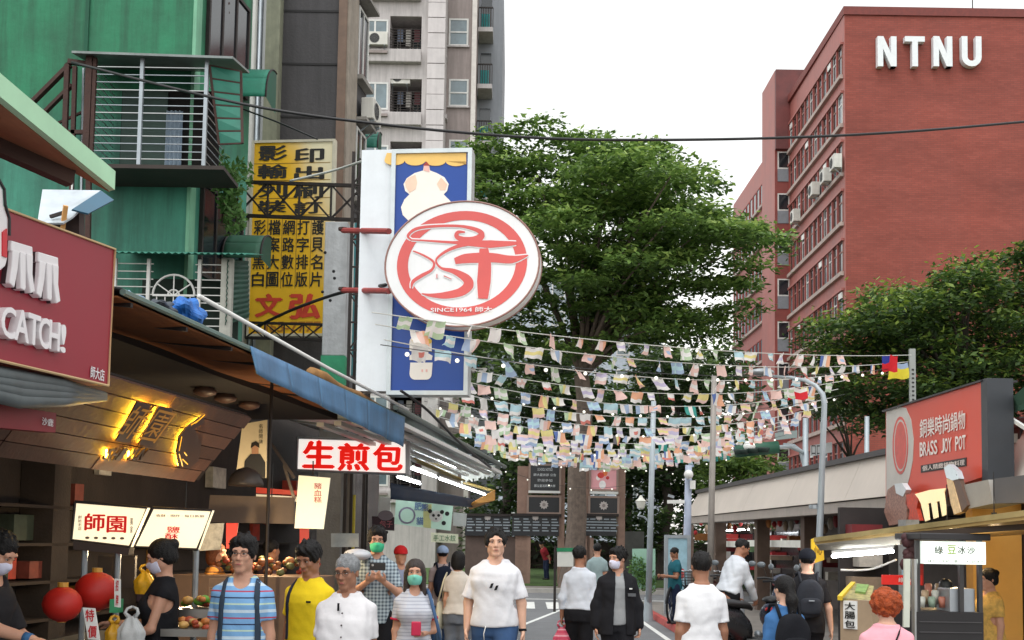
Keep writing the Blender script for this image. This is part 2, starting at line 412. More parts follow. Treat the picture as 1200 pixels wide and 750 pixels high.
for r in range(11):
 zt = row_top - r * 3.58; zb = zt - 2.15
 if zb < 1: break
 MB().fbox(NL, .15, LN - .3, zb - .34, zb - .06, .06, .32).build('ledge', ledge_m, ntnu)
 MB().fbox(NL, .15, LN - .3, zt + .02, zt + .2, .06, .26).build('lintel', tile_side, ntnu)
 nW = 12; sp = (LN - .7) / nW
 for k in range(nW):
  a = .3 + k * sp
  MB().fbox(NL, a + .06, a + .30, zb - .05, zt + .01, .06, .2).build('pier', pier_m, ntnu)
  w_ = MB().frame(NL, a + .34, a + sp - .02, zb, zt, .06, .062, .12).fbox(NL, a + .36, a + sp - .04, zb + (zt - zb) * .64, zb + (zt - zb) * .69, .064, .115)
  w_ = w_.build('window', [white_frame, mat('tan_window_frame', (140, 100, 90), .5)][(k * 7 + r * 3) % 5 > 0], ntnu)
  MB().fbox(NL, a + .37, a + sp - .05, zb + .03, zt - .03, .066, .078).build('pane', glass if (k + r) % 4 else glass2, w_)
  if (k * 5 + r * 7) % 9 == 0:
   MB().fbox(NL, a + .42, a + sp - .1, zt - .5, zt - .08, .12, .2).build('vent_panel', white_plastic, w_)
# stair tower standing out from the side, and the farther wing
dT = 97.0
t0 = ground_at(908, dT)
TF = Frame(t0, t0 + Vector((1, 0, 0)))
tz = zat(908, 83, dT)
MB().hexa([t0, t0 + Vector((9, 0, 0)), t0 + Vector((9, 5, 0)), t0 + Vector((0, 5, 0)), t0 + Vector((0, 0, tz)), t0 + Vector((9, 0, tz)), t0 + Vector((9, 5, tz)), t0 + Vector((0, 5, tz))]).build('stair_tower', tile_side, ntnu)
MB().fbox(TF, .01, 3.2, 0, tz - .4, 0, .05).build('tower_front', mat('tower_front_shaded', (132, 64, 58), .6, var=.2, scale=.8), ntnu)  # shade on the tower front put into a darker red
MB().fbox(TF, .0, 4.0, zat(908, 176, dT), tz - .05, .05, .45).build('tower_top_panel', tile_dark, ntnu)
for (y0, y1) in ((178, 213), (227, 262), (275, 311), (327, 362), (377, 412), (425, 460), (475, 508), (525, 555)):
 a0, a1, z0, z1 = TF.rect(911, y1, 925, y0)
 zc = z0 + (z1 - z0) * .42
 window(ntnu, TF, a0, a1, zc, z1, glass_m=glass, o=.06, w=.11, split=1)
 MB().fbox(TF, a0, a1, z0, zc - .01, .05, .1).build('spandrel_panel', mat('grey_spandrel', (128, 132, 138), .5), ntnu)
WL = Frame(t0 + Vector((.3, 20, 0)), t0 + Vector((.3, 5, 0)))
wz = zat(895, 184, 102)
w0 = t0 + Vector((.3, 5, 0))
MB().hexa([w0, w0 + Vector((14, 0, 0)), w0 + Vector((14, 15, 0)), w0 + Vector((0, 15, 0)), w0 + Vector((0, 0, wz)), w0 + Vector((14, 0, wz)), w0 + Vector((14, 15, wz)), w0 + Vector((0, 15, wz))]).build('far_wing', tile_side, ntnu)
for r in range(9):
 zt = wz - 2.1 - r * 3.58; zb = zt - 2.0
 if zb < 1: break
 MB().fbox(WL, .3, 14.6, zb - .3, zb - .05, .0, .25).build('ledge', ledge_m, ntnu)
 for k in range(9):
  a = .5 + k * 1.55
  w_ = MB().frame(WL, a + .2, a + 1.4, zb, zt, .07, .0, .06).build('window', pier_m, ntnu)
  MB().fbox(WL, a + .25, a + 1.35, zb + .04, zt - .04, .004, .02).build('pane', glass, w_)
# letters: built of bars so that the strokes keep the photo's weight
letter_m = mat('white_letter', (232, 236, 238), .5, var=.05)
def stroke_letter(F, polys, o0, o1, parent, name='letter'):
 mb = MB()
 for k, pl in enumerate(polys): mb.prism(pl, F, o0, o1 + .004 * k)
 return mb.build(name, letter_m, parent)
def letter_box(px0, px1, py0=46, py1=81): return NF.rect(px0, py1, px1, py0)
for ch, (x0, x1) in (('N', (1026, 1048)), ('T', (1058, 1081)), ('N', (1091, 1113)), ('U', (1124, 1147))):
 a0, a1, z0, z1 = letter_box(x0, x1); w = (a1 - a0) * .29
 if ch == 'N': P = [[(a0, z0), (a0 + w, z0), (a0 + w, z1), (a0, z1)], [(a1 - w, z0), (a1, z0), (a1, z1), (a1 - w, z1)], [(a1 - w * 1.05, z0), (a1, z0), (a0 + w * 1.05, z1), (a0, z1)]]
 elif ch == 'T': c_ = (a0 + a1) / 2; P = [[(a0, z1 - w * .95), (a1, z1 - w * .95), (a1, z1), (a0, z1)], [(c_ - w / 2, z0), (c_ + w / 2, z0), (c_ + w / 2, z1 - w * .9), (c_ - w / 2, z1 - w * .9)]]
 else:
  c_, R = (a0 + a1) / 2, (a1 - a0) / 2; zz = z0 + R
  arc = [(c_ + R * math.cos(t), zz + R * math.sin(t)) for t in [math.pi + math.pi * i / 10 for i in range(11)]]
  inn = [(c_ + (R - w) * math.cos(t), zz + (R - w) * math.sin(t)) for t in [2 * math.pi - math.pi * i / 10 for i in range(11)]]
  P = [[(a0, z1)] + arc + [(a1, z1), (a1 - w, z1)] + inn + [(a0 + w, z1)]]
 stroke_letter(NF, P, .05, .5, ntnu)
a_, z_ = NF.uv(1143, 12); MB().tube([NF.pt(a_, z_, -.5), NF.pt(a_, z_ + 2.5, -.5)], .04, 5).build('antenna', iron, ntnu)
for i, (px, py, wd) in enumerate(((984, 191, 'topmost'), (972, 207, 'second from the top'), (958, 223, 'third from the top'), (936, 254, 'lowest'))):
 a_, z_ = NL.uv(px, py, .3)
 air_conditioner(NL, a_, z_ - .5, 1.2, 1.0, .6, f'white air conditioner on the brick building, {wd} of the diagonal run', o=.27, group='air conditioners on the brick building')
# distant pale block seen through the big tree
D9 = 130
fp = ground_at(675, D9); FP = Frame(fp, fp + Vector((1, 0, 0)))
fb = thing('distant_building', 'pale grey distant block glimpsed through gaps under the big tree', 'building', fp)
fw = FP.rect(560, 632, 775, 315)
MB().fbox(FP, fw[0], fw[1], 0, fw[3], -12, 0).build('wall', mat('far_pale_wall', (176, 188, 198), .8, var=.1), fb)
for r in range(9):
 for k in range(8):
  a = fw[0] + .8 + k * (fw[1] - fw[0] - 1) / 8; z = 3 + r * 3.3
  if z + 2 < fw[3]: window(fb, FP, a, a + 1.5, z, z + 1.7, glass_m=glass2, w=.12, o=.03)
# ------------------------------------------------------------------ pinkish apartment tower up the street
DA = 59.0
apt_tile = mat('apartment_tile', (188, 182, 180), .6, var=.1, scale=1.2, bump=.15, streak=.45)
apt_tile2 = mat('apartment_tile_brown', (150, 138, 134), .65, var=.14, scale=1.0, bump=.15, streak=.4)
apt_grey = mat('apartment_side_grey', (138, 142, 148), .7, var=.1, scale=.7, streak=.2)
pA = ground_at(380, DA); AF = Frame(pA, pA + Vector((1, 0, 0)))
apt = thing('apartment_tower', 'pinkish grey apartment tower with recessed balconies, left of the big tree', 'building', pA)
def ar(x0, y0, x1, y1, o=0): return AF.rect(x0, y1, x1, y0, o)
ZT = zat(500, -60, DA)
def wall_with_holes(F, a0, a1, z0, z1, holes, o, th, m, parent, name='wall'):
 """Boxes around rectangular openings (grid cells not covered by a hole), joined as one wall."""
 xs = sorted({a0, a1, *[h[0] for h in holes], *[h[1] for h in holes]}); zs = sorted({z0, z1, *[h[2] for h in holes], *[h[3] for h in holes]})
 xs = [x for x in xs if a0 <= x <= a1]; zs = [z for z in zs if z0 <= z <= z1]
 mb = MB()
 for j in range(len(zs) - 1):
  i = 0
  while i < len(xs) - 1:
   def solid(ii):
    cx, cz = (xs[ii] + xs[ii + 1]) / 2, (zs[j] + zs[j + 1]) / 2
    return not any(h[0] < cx < h[1] and h[2] < cz < h[3] for h in holes)
   if solid(i):
    k = i
    while k + 1 < len(xs) - 1 and solid(k + 1): k += 1
    mb.fbox(F, xs[i], xs[k + 1], zs[j], zs[j + 1], o - th, o); i = k + 1
   else: i += 1
 return mb.build(name, m, parent)
fl = []                                             # floors: (top of opening, bottom of opening) in the photo
for k in range(-2, 8): fl.append((7 + 73.5 * k, 58 + 73.5 * k))
holes = []
for (yt, yb) in fl:
 if zat(470, yb, DA) < 2: continue
 holes.append(ar(457, yt + 12, 494, yb))
xr = AF.uv(517, 300)[0]; x_col = AF.uv(495.5, 300)[0]
wall_with_holes(AF, 0, xr, 0, ZT, holes, 0, 2.2, apt_tile, apt)
MB().fbox(AF, 0, xr, 0, ZT, -9, -2.25).build('core', dark_void, apt)
for k, (yt, yb) in enumerate(fl):
 if zat(470, yb, DA) < 3: continue
 a0, a1, z0, z1 = ar(457, yt + 12, 494, yb)
 # parapet ledge under the floor
 q = ar(418, yb + 2, 494, yb + 17); MB().fbox(AF, q[0], q[1], q[2], q[3], 0, .35).build('parapet', apt_tile, apt, bevel=.03)
 q = ar(420, yb + 5, 455, yb + 8); MB().fbox(AF, q[0], q[1], q[2], q[3], .35, .48).build('ledge', apt_tile2, apt)
 rl = MB()
 for i in range(8): rl.fbox(AF, a0, a1, z0 + .12 + i * .14, z0 + .15 + i * .14, -.06, -.02)
 for i in range(4): x = a0 + (a1 - a0) * i / 3; rl.fbox(AF, x - .02, x + .02, z0, z0 + 1.15, -.07, -.01)
 rl.build('railing', iron, apt)
 q = ar(424, yt + 16, 455, yt + 40 + 8 * (k % 2)); window(apt, AF, q[0], q[1], q[2], q[3], glass_m=glass2, split=2, w=.09, o=.0)
 window(apt, AF, a0 + .15, a0 + .9, z0 + .02, z1 - .35, glass_m=glass, w=.07, o=-2.2); window(apt, AF, a0 + 1.0, a1 - .1, z0 + .5, z1 - .3, glass_m=glass2, w=.07, o=-2.2, split=2)
 for i in range(3):
  x = a0 + .3 + i * .45; MB().fbox(AF, x, x + .3, z1 - 1.0 - .2 * (i % 2), z1 - .3, -1.0, -.96).build('laundry', mat(f'laundry_{i}', [(120, 130, 150), (190, 186, 180), (110, 70, 74)][i], .9), apt)
panel_m = mat('apartment_corner_panel', (202, 196, 195), .55, var=.1, scale=1.5, streak=.2)
z = zat(506, 330, DA); j = 0
while z < ZT - .8:
 h_ = .83; MB().fbox(AF, x_col + .02, xr - .02, z + .02, z + h_ - .02, .0, .10 + .012 * (j % 3)).build('panel', panel_m, apt); z += h_; j += 1
# set-back middle section and the far grey side with its own balconies
xm0, xm1 = AF.uv(516, 300)[0], AF.uv(554, 300, -1.5)[0]
MB().fbox(AF, xm0, xm1, 0, ZT, -10, -1.5).build('middle_section', apt_tile2, apt)
MB().fbox(AF, xm1 - .25, xm1 + .0, 0, ZT, -1.5, -1.3).build('corner_trim', mat('pale_trim', (210, 204, 198), .6), apt)
for k in range(-1, 6):
 q = AF.rect(526, 54 + 71 * k, 549, 22 + 71 * k, -1.5)
 if q[2] < 3: continue
 window(apt, AF, q[0], q[1], q[2], q[3], glass_m=glass2, split=1, w=.09, o=-1.5, sill=apt_tile)
 MB().fbox(AF, q[0] + .04, q[1] - .04, (q[2] + q[3]) / 2 - .04, (q[2] + q[3]) / 2 + .04, -1.48, -1.45).build('transom', white_frame, apt)
 h2 = AF.rect(517, 70 + 71 * k, 524, 65 + 71 * k, -1.2); MB().fbox(AF, h2[0], h2[1], h2[2], h2[3], -1.5, -.9).build('canopy', apt_tile, apt)
xs0, xs1 = xm1, AF.uv(587, 200, -4)[0]
MB().fbox(AF, xs0, xs1, 0, ZT, -16, -4).build('side_section', apt_grey, apt)
for k in range(-1, 6):
 zb = zat(562, 103 + 66 * k, DA + 3)
 if zb < 3: continue
 x0_, x1_ = xs0 + .05, AF.uv(575, 200, -3)[0]
 MB().fbox(AF, x0_, x1_, zb - .25, zb, -4, -2.4).build('balcony_slab', apt_tile, apt)
 MB().fbox(AF, x0_ + .1, x1_ - .1, zb + .1, zb + 2.4, -4.02, -3.985).build('balcony_door', glass, apt)
 rl = MB()
 for i in range(7): x = x0_ + (x1_ - x0_) * i / 6; rl.fbox(AF, x - .02, x + .02, zb, zb + 1.1, -2.46, -2.42)
 rl.fbox(AF, x0_, x1_, zb + 1.08, zb + 1.14, -2.48, -2.4); rl.build('railing', iron, apt)
 MB().fbox(AF, x0_ + .15, x1_ - .2, zb + .15, zb + .95, -2.9, -2.85).build('laundry', mat('teal_cloth', (50, 140, 140), .9), apt)
for (px, py, lab) in ((443, 51, 'white air conditioner under the topmost visible balcony window of the apartment tower'), (468, 91, 'dark fan air conditioner high in the balcony of the apartment tower')):
 a_, z_ = AF.uv(px, py, .1); air_conditioner(AF, a_, z_ - .25, 1.1, .7, .45, lab, o=.12 if px < 450 else -.5)
# ------------------------------------------------------------------ dark tiled building
DD = 21.0
dark_tile = mat('dark_grey_wall', (74, 72, 74), .8, var=.2, scale=.9, bump=.35, bscale=20, streak=.5)
LDIR = Vector((190 / F_PX, 1, 0)).normalized()
dc = ground_at(390, DD); DFr = Frame(dc + Vector((-9, 0, 0)), dc)
DS = Frame(dc, dc + LDIR)
dkb = thing('dark_building', 'dark grey concrete building behind the yellow copy shop sign', 'building', dc)
e_ = dc + LDIR * 1.5; zt = 15.0
MB().hexa([dc + Vector((-9, 0, 0)), dc, e_, e_ + Vector((-9, 0, 0)), dc + Vector((-9, 0, zt)), dc + Vector((0, 0, zt)), e_ + Vector((0, 0, zt)), e_ + Vector((-9, 0, zt))]).build('wall', dark_tile, dkb)
for y_ in (13, 75, 137, 199, 261):
 a_, z_ = DFr.uv(350, y_); MB().fbox(DFr, 4, 8.9, z_ - .02, z_ + .02, 0, .012).build('joint', mat('dark_joint', (48, 47, 48), .9), dkb)  # dark mortar lines between the wall panels
MB().fbox(DFr, 8.86, 9.02, 0, zt, .0, .05).build('corner_trim', mat('brown_corner_trim', (120, 98, 84), .7, var=.2, streak=.3), dkb)
MB().fbox(DS, -.02, .62, 0, zt, .02, .06).build('pale_pilaster', mat('dirty_beige_wall', (150, 140, 128), .85, var=.2, streak=.5), dkb)
for (z0, z1) in ((5.6, 7.0), (8.2, 9.6), (10.6, 12.0), (13, 14.4)):
 window(dkb, DS, .7, 1.4, z0, z1, glass_m=glass, split=2, o=.02, sill=concrete)
 MB().fbox(DS, .65, 1.45, z1 + .1, z1 + .16, .0, .25).build('canopy', concrete, dkb)
a_, z_ = DS.uv(418, 72, .2); air_conditioner(DS, 1.15, 9.8, .6, .42, .28, 'small air conditioner on the side of the dark concrete building', o=.05)
# ================================================================== LEFT SIDE: green building
green = mat('green_paint', (62, 130, 110), .75, var=.34, scale=.8, bump=.3, bscale=10, streak=.75)
def _green(m, n, l, p):
 # yellower, more saturated field high on the wall
 tc = n.new('ShaderNodeTexCoord'); sx = n.new('ShaderNodeSeparateXYZ'); l.new(tc.outputs['Object'], sx.inputs[0])
 nz = n.new('ShaderNodeTexNoise'); nz.inputs['Scale'].default_value = .5; l.new(tc.outputs['Object'], nz.inputs[0])
 ad = n.new('ShaderNodeMath'); ad.operation = 'MULTIPLY_ADD'; ad.inputs[1].default_value = 2.2; l.new(nz.outputs['Fac'], ad.inputs[0]); l.new(sx.outputs['Z'], ad.inputs[2])
 mr = n.new('ShaderNodeMapRange'); mr.inputs['From Min'].default_value = 8.0; mr.inputs['From Max'].default_value = 8.8; l.new(ad.outputs[0], mr.inputs[0])
 old = p.inputs['Base Color'].links[0].from_socket
 hsv = n.new('ShaderNodeHueSaturation'); hsv.inputs['Hue'].default_value = .468; hsv.inputs['Saturation'].default_value = 1.12; hsv.inputs['Value'].default_value = .86; l.new(old, hsv.inputs['Color'])
 mx = n.new('ShaderNodeMix'); mx.data_type = 'RGBA'; l.new(mr.outputs[0], mx.inputs['Factor']); l.new(old, mx.inputs['A']); l.new(hsv.outputs[0], mx.inputs['B']); l.new(mx.outputs['Result'], p.inputs['Base Color'])
tweak(green, _green)
green_pale = mat('pale_green_paint', (120, 178, 146), .75, var=.2, scale=1.5, streak=.4)
green_sheet = mat('green_plastic_sheet', (62, 142, 122), .5, var=.2, scale=2, trans=.35)
green_sheet_dark = mat('dark_green_sheet', (34, 82, 66), .5, var=.3, scale=3, trans=.25)
DG = 15.0
gc = ground_at(205, DG)
GS = Frame(gc + Vector((-9, 0, 0)), gc)
GFc = Frame(gc, gc + LDIR)
gb = thing('green_building', 'weathered green painted building with caged windows at upper left', 'building', gc)
zt = 13.0; e_ = gc + LDIR * 2.1
MB().hexa([gc + Vector((-9, 0, 0)), gc, e_, e_ + Vector((-9, 0, 0)), gc + Vector((-9, 0, zt)), gc + Vector((0, 0, zt)), e_ + Vector((0, 0, zt)), e_ + Vector((-9, 0, zt))]).build('wall', green, gb)
MB().fbox(GFc, -.02, .16, 0, zt, .003, .05).build('corner_strip', green_pale, gb)
a_, z_ = GS.uv(102, 30); MB().fbox(GS, a_ - .02, a_ + .03, 4.2, zt, 0, .03).build('wall_seam', mat('dark_green_seam', (28, 84, 62), .8), gb)
# street face of the green building: dark openings
for z0, z1 in ((5.2, 6.5), (8.2, 9.6), (10.8, 12.4)):
 window(gb, GFc, .4, 1.9, z0, z1, frame_m=iron, glass_m=glass, split=3, o=.02)
# --- upper window cage on the side wall
def s_px(F, px, py, o=0): return F.uv(px, py, o)
CO = .75
x0, z1_ = GS.uv(112, 70, CO); x1, _ = GS.uv(244, 70, CO); _, z0_ = GS.uv(180, 192, CO)
q0 = thing('window_cage', 'upper iron window cage with horizontal bars and green side sheet on the green building', 'window cage', GS.pt(x0, z0_, 0))
MB().fbox(GS, x0 + .1, x1 - .02, z0_ + .1, z1_ - .1, .0, .02).build('window_opening', dark_void, q0)
MB().fbox(GS, x0 + .12, x0 + .12 + (x1 - x0) * .42, z0_ + .12, z1_ - .12, .03, .06).build('shutter', mat('grey_green_shutter', (54, 78, 70), .6, var=.2, streak=.3), q0)
cur = MB().grid(14, 2, lambda u, v: GS.pt(x0 + (x1 - x0) * (.50 + .16 * u), z0_ + .1 + (z1_ - z0_ - .5) * v, .08 + .03 * math.sin(u * 26)))
cur.build('curtain', mat('pale_blue_curtain', (150, 168, 184), .9, var=.15), q0, smooth=True)
for i in range(13):
 z = z0_ + .06 + (z1_ - z0_ - .15) * i / 12
 MB().tube([GS.pt(x0, z, .02), GS.pt(x0, z, CO), GS.pt(x1, z, CO), GS.pt(x1 + .02, z, .02)], .008, 5).build('bar', galv if i % 3 else steel, q0)
for x in (x0, x0 + (x1 - x0) * .42, x1 - .01):
 MB().fbox(GS, x - .022, x + .022, z0_ - .02, z1_ + .02, CO - .02, CO + .03).build('post', galv if x > x0 else rusty, q0)
for x in (x0 - .06,): MB().fbox(GS, x - .05, x + .03, z0_ - .1, z1_ + .05, CO - .1, CO + .04).build('post', rusty, q0)
MB().fbox(GS, x0 - .1, x1 + .25, z0_ - .07, z0_ - .02, .0, CO + .03).build('floor_tray', mat('cage_tray', (60, 52, 48), .8, var=.3), q0)
rf = MB().hexa([GS.pt(x0 - .25, z1_ + .02, CO + .15), GS.pt(x1 + .35, z1_ - .02, CO + .15), GS.pt(x1 + .35, z1_ + .16, 0), GS.pt(x0 - .25, z1_ + .2, 0), GS.pt(x0 - .25, z1_ + .05, CO + .15), GS.pt(x1 + .35, z1_ + .01, CO + .15), GS.pt(x1 + .35, z1_ + .19, 0), GS.pt(x0 - .25, z1_ + .23, 0)])
rf.build('tin_roof', mat('grey_tin', (128, 136, 134), .5, metal=.3, var=.2, streak=.4), q0)
# green sheet leaning outward on the right of the cage
c1, c2, c3, c4 = GS.pt(x1 + .02, z1_ - .05, CO), GS.pt(x1 + .36, z1_ - .02, CO - .25), at(284, 168, 14.6), GS.pt(x1 + .15, z0_ + .3, CO - .1)
def bil(u, v): return (c1 * (1 - u) + c2 * u) * (1 - v) + (c4 * (1 - u) + c3 * u) * v
for i in range(6):
 v0, v1 = i / 6 + .012, (i + 1) / 6 - .012
 MB().add([bil(0, v0), bil(1, v0), bil(1, v1), bil(0, v1)], [(0, 1, 2, 3)]).build('sheet_panel', green_sheet, q0, solid=.01)
fr_ = MB()
for i in range(7): fr_.bar(bil(0, i / 6), bil(1, i / 6), .018)
for u in (0, 1): fr_.bar(bil(u, 0), bil(u, 1), .03)
fr_.build('sheet_frame', rusty, q0)
# --- brown strut frame on the left of it
st = thing('strut_frame', 'brown steel strut frame with diagonal braces fixed to the green wall', 'steel frame', GS.pt(x0 - .5, z0_, 0))
def gp(px, py, o): a, z = GS.uv(px, py, o); return GS.pt(a, z, o)
for p, q, w in (((82, 76), (30, 128), .06), ((84, 100), (44, 140), .05), ((104, 128), (60, 148), .03), ((80, 72), (108, 76), .06), ((78, 155), (108, 155), .05), ((79, 76), (76, 160), .06), ((88, 78), (82, 290), .05), ((106, 74), (103, 290), .06), ((98, 80), (94, 290), .025)):
 MB().bar(gp(*p, .7 if w > .04 else .5), gp(*q, .35 if q[0] < 70 else .7), w).build('strut', rusty if w != .025 else galv, st)
for (px, py) in ((79, 76), (104, 74)):
 MB().bar(gp(px, py, 0), gp(px, py, .7), .05).build('strut', rusty, st)
# --- lower cage with the little arch
x0, z1_ = GS.uv(136, 303, .9); x1, _ = GS.uv(266, 303, .9); _, z0_ = GS.uv(180, 385, .9)
q1 = thing('window_cage', 'lower white barred window cage with arch motif under green awning sheet', 'window cage', GS.pt(x0, z0_, 0))
MB().fbox(GS, x0 + .05, x1 - .05, z0_, z1_ - .05, .0, .02).build('window_opening', mat('dim_green_opening', (34, 50, 42), .8, var=.3), q1)
for i in range(9):
 z = z0_ + .04 + (z1_ - z0_ - .1) * i / 8
 cz, cx, R = z0_ + (z1_ - z0_) * .48, x0 + (x1 - x0) * .53, .26
 for s0, s1 in ((x0, cx - R), (cx + R, x1)):
  MB().tube([GS.pt(s0, z, .9), GS.pt(s1, z, .9)], .008, 5).build('bar', white_frame, q1)
for x in (x0, x0 + (x1 - x0) * .30, x0 + (x1 - x0) * .76, x1):
 MB().fbox(GS, x - .02, x + .02, z0_, z1_, .88, .925).build('post', white_frame, q1)
ar_ = MB().torus(GS, cx, cz, R, .014, 14, 6, o=.9, t0=0, t1=math.pi).torus(GS, cx, cz, .07, .012, 8, 5, o=.9, t0=0, t1=math.pi)
for an in (35, 90, 145): ar_.bar(GS.pt(cx, cz, .9), GS.pt(cx + R * math.cos(math.radians(an)), cz + R * math.sin(math.radians(an)), .9), .014)
ar_.bar(GS.pt(cx - R, cz, .9), GS.pt(cx + R, cz, .9), .025)
for k in range(5): x = cx - R + 2 * R * (k + .5) / 5; ar_.bar(GS.pt(x, z0_, .9), GS.pt(x, cz, .9), .012)
ar_.build('arch_motif', white_frame, q1)
def corrug(fn, n, m, amp, nrm):
 return lambda u, v: fn(u, v) + nrm * (amp * math.sin(u * n * 2 * math.pi))
rp = [GS.pt(x0 - .1, z1_ + .02, 1.15), GS.pt(x1 + .3, z1_ + .02, 1.15), GS.pt(x1 + .25, z1_ + .3, 0), GS.pt(x0 - .1, z1_ + .3, 0)]
MB().grid(90, 2, corrug(lambda u, v: (rp[0] * (1 - u) + rp[1] * u) * (1 - v) + (rp[3] * (1 - u) + rp[2] * u) * v, 22, 1, .012, Vector((0, 0, 1)))).build('awning_sheet', green_sheet, q1, smooth=True, solid=.006)
rp2 = [GS.pt(x1 + .02, z1_, .95), at(291, 306, 15.2), at(292, 372, 15.2), GS.pt(x1 + .02, z0_ + .05, .95)]
MB().grid(60, 2, corrug(lambda u, v: (rp2[0] * (1 - v) + rp2[1] * v) * (1 - u) + (rp2[3] * (1 - v) + rp2[2] * v) * u, 12, 1, .012, Vector((.6, -.8, 0)))).build('side_sheet', green_sheet_dark, q1, smooth=True, solid=.006)
MB().fbox(GS, x1 - .06, x1 + .08, z0_ - .3, z1_ + .02, .84, .93).build('post', mat('weathered_white', (176, 176, 166), .8, var=.25, streak=.5), q1)
# --- curved green awnings on the street face
def dome_awning(px0, px1, py0, py1, d, label, m1, m2):
 A, B = at(px0, py1, d), at(px1, py1, d); W = (B - A).x; H = zat((px0 + px1) / 2, py0, d) - zat((px0 + px1) / 2, py1, d)
 t = thing('awning', label, 'awning', A)
 dep = .7
 for k in range(3):
  u0, u1 = k / 3, (k + 1) / 3
  def fn(u, v, u0=u0, u1=u1):
   th = (u0 + (u1 - u0) * v) * math.pi / 2
   return A + Vector((W * u, dep * (1 - math.sin(th)) * 1.0 - dep * .4, H * math.cos(th) * 1.0))
  MB().grid(6, 5, lambda u, v: fn(u, v)).build('panel', [m1, m2, m2][k], t, smooth=True, solid=.008)
 fr_ = MB()
 for u in (0, 1): fr_.tube([A + Vector((W * u, dep * (1 - math.sin(th)) - dep * .4, H * math.cos(th))) for th in [i * math.pi / 20 for i in range(11)]], .015, 5)
 fr_.build('rib', iron, t)
 for u in (0.0, 1.0):
  sideg = MB().add([A + Vector((W * u, dep * .6, 0))] + [A + Vector((W * u, dep * (1 - math.sin(th)) - dep * .4, H * math.cos(th))) for th in [i * math.pi / 16 for i in range(9)]], [tuple(range(10))])
  sideg.build('side_panel', m1, t)
 return t
teal_aw = mat('teal_awning', (58, 150, 124), .55, var=.2, scale=3, trans=.3); teal_dark = mat('dark_teal_awning', (20, 92, 70), .55, var=.2, scale=3, trans=.2)
dome_awning(279, 316, 74, 121, 17.2, 'rounded teal awning high up beside the upper window cage', teal_dark, teal_aw)
dome_awning(266, 310, 270, 307, 16.6, 'rounded dark green awning left of the yellow sign', mat('bottle_green_awning', (28, 74, 54), .6, var=.2), mat('bottle_green_awning2', (44, 92, 70), .6, var=.2))
dome_awning(412, 444, 150, 178, 24.0, 'green striped awning above the white sign panel', green_sheet_dark, green_sheet)
# --- old balcony undersides on the street face
for (pxa, pya, pxb, pyb, d, lab) in ((222, -5, 268, 70, 15.6, 'upper rusty balcony cage with dark underside on the green building'), (205, 196, 254, 262, 15.7, 'lower rusty balcony cage with dark underside on the green building')):
 A, B = at(pxa, pya, d), at(pxb, pyb, d + .9)
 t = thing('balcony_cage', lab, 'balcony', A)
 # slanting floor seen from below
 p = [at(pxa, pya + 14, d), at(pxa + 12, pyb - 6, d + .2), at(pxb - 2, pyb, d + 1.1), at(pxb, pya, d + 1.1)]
 MB().add(p, [(0, 1, 2, 3)]).build('underside', mat('dark_underside', (50, 42, 38), .9, var=.35, scale=5, bump=.4), t, solid=.05)  # one mottled dark brown over the whole underside
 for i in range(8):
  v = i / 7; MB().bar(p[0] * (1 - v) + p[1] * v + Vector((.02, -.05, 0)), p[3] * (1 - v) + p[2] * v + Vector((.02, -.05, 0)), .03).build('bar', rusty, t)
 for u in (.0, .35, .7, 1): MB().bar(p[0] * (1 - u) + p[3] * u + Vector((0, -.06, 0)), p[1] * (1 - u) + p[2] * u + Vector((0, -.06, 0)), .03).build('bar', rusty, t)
# --- pipes and pale strip between the two buildings
for i, (px, w, m_) in enumerate(((272, .05, galv), (279, .06, mat('white_pipe', (186, 186, 180), .5, streak=.3)), (286, .045, galv), (293, .06, mat('grey_pipe', (140, 142, 142), .5)))):
 p = ground_at(px, 20.9); lab = ['leftmost thin grey drain pipe between green and dark buildings', 'white drain pipe between green and dark buildings', 'thin grey pipe right of the white drain pipe', 'thick grey pipe nearest the pale wall strip'][i]
 o = MB().tube([(p.x, p.y, 0), (p.x, p.y, 6), (p.x, p.y, 14)], w, 8).build('drain_pipe', m_, smooth=True); tag(o, lab, 'pipe')
 for z in (5, 7.5, 10, 12): MB().lathe([(w * 1.35, 0), (w * 1.35, .08)], (p.x, p.y, z), 8).build('clamp', iron, o)
p = ground_at(303, 20.7)
o = MB().box((p.x - .16, p.y, 0), (p.x + .10, p.y + 1.5, 14)).build('wall_strip', mat('olive_grey_render', (136, 138, 118), .85, var=.2, streak=.5)); tag(o, 'narrow olive grey wall strip between pipes and dark building', 'wall')
# --- hanging plant beside the yellow sign
def leaf_cloud(name, centers, n, size, m, parent, seed=1, flat=.5):
 rg = np.random.default_rng(seed); vs, fs = [], []
 cs = rg.integers(0, len(centers), n)
 for i in range(n):
  c, r = centers[cs[i]]; d = rg.normal(size=3); d /= np.linalg.norm(d); rr = rg.uniform(.3, 1) ** .5
  p = np.array(c) + d * np.array(r) * rr
  u = rg.normal(size=3); u /= np.linalg.norm(u); w = np.cross(u, rg.normal(size=3)); w /= np.linalg.norm(w) + 1e-9
  s_ = size * rg.uniform(.6, 1.3); b = len(vs)
  vs += [tuple(p - u * s_), tuple(p + w * s_ * .4), tuple(p + u * s_), tuple(p - w * s_ * .4)]; fs.append((b, b + 1, b + 2, b + 3))
 mb = MB(); mb.v, mb.f, mb.mi = vs, fs, [0] * len(fs)
 return mb.build(name, m, parent)
leafm = mat('potted_leaf', (92, 130, 66), .6, var=.35, scale=6, trans=.3)
P0 = at(266, 235, 15.9)
pl = thing('hanging_plant', 'straggly green plant hanging below the balcony left of the yellow sign', 'plant', P0)
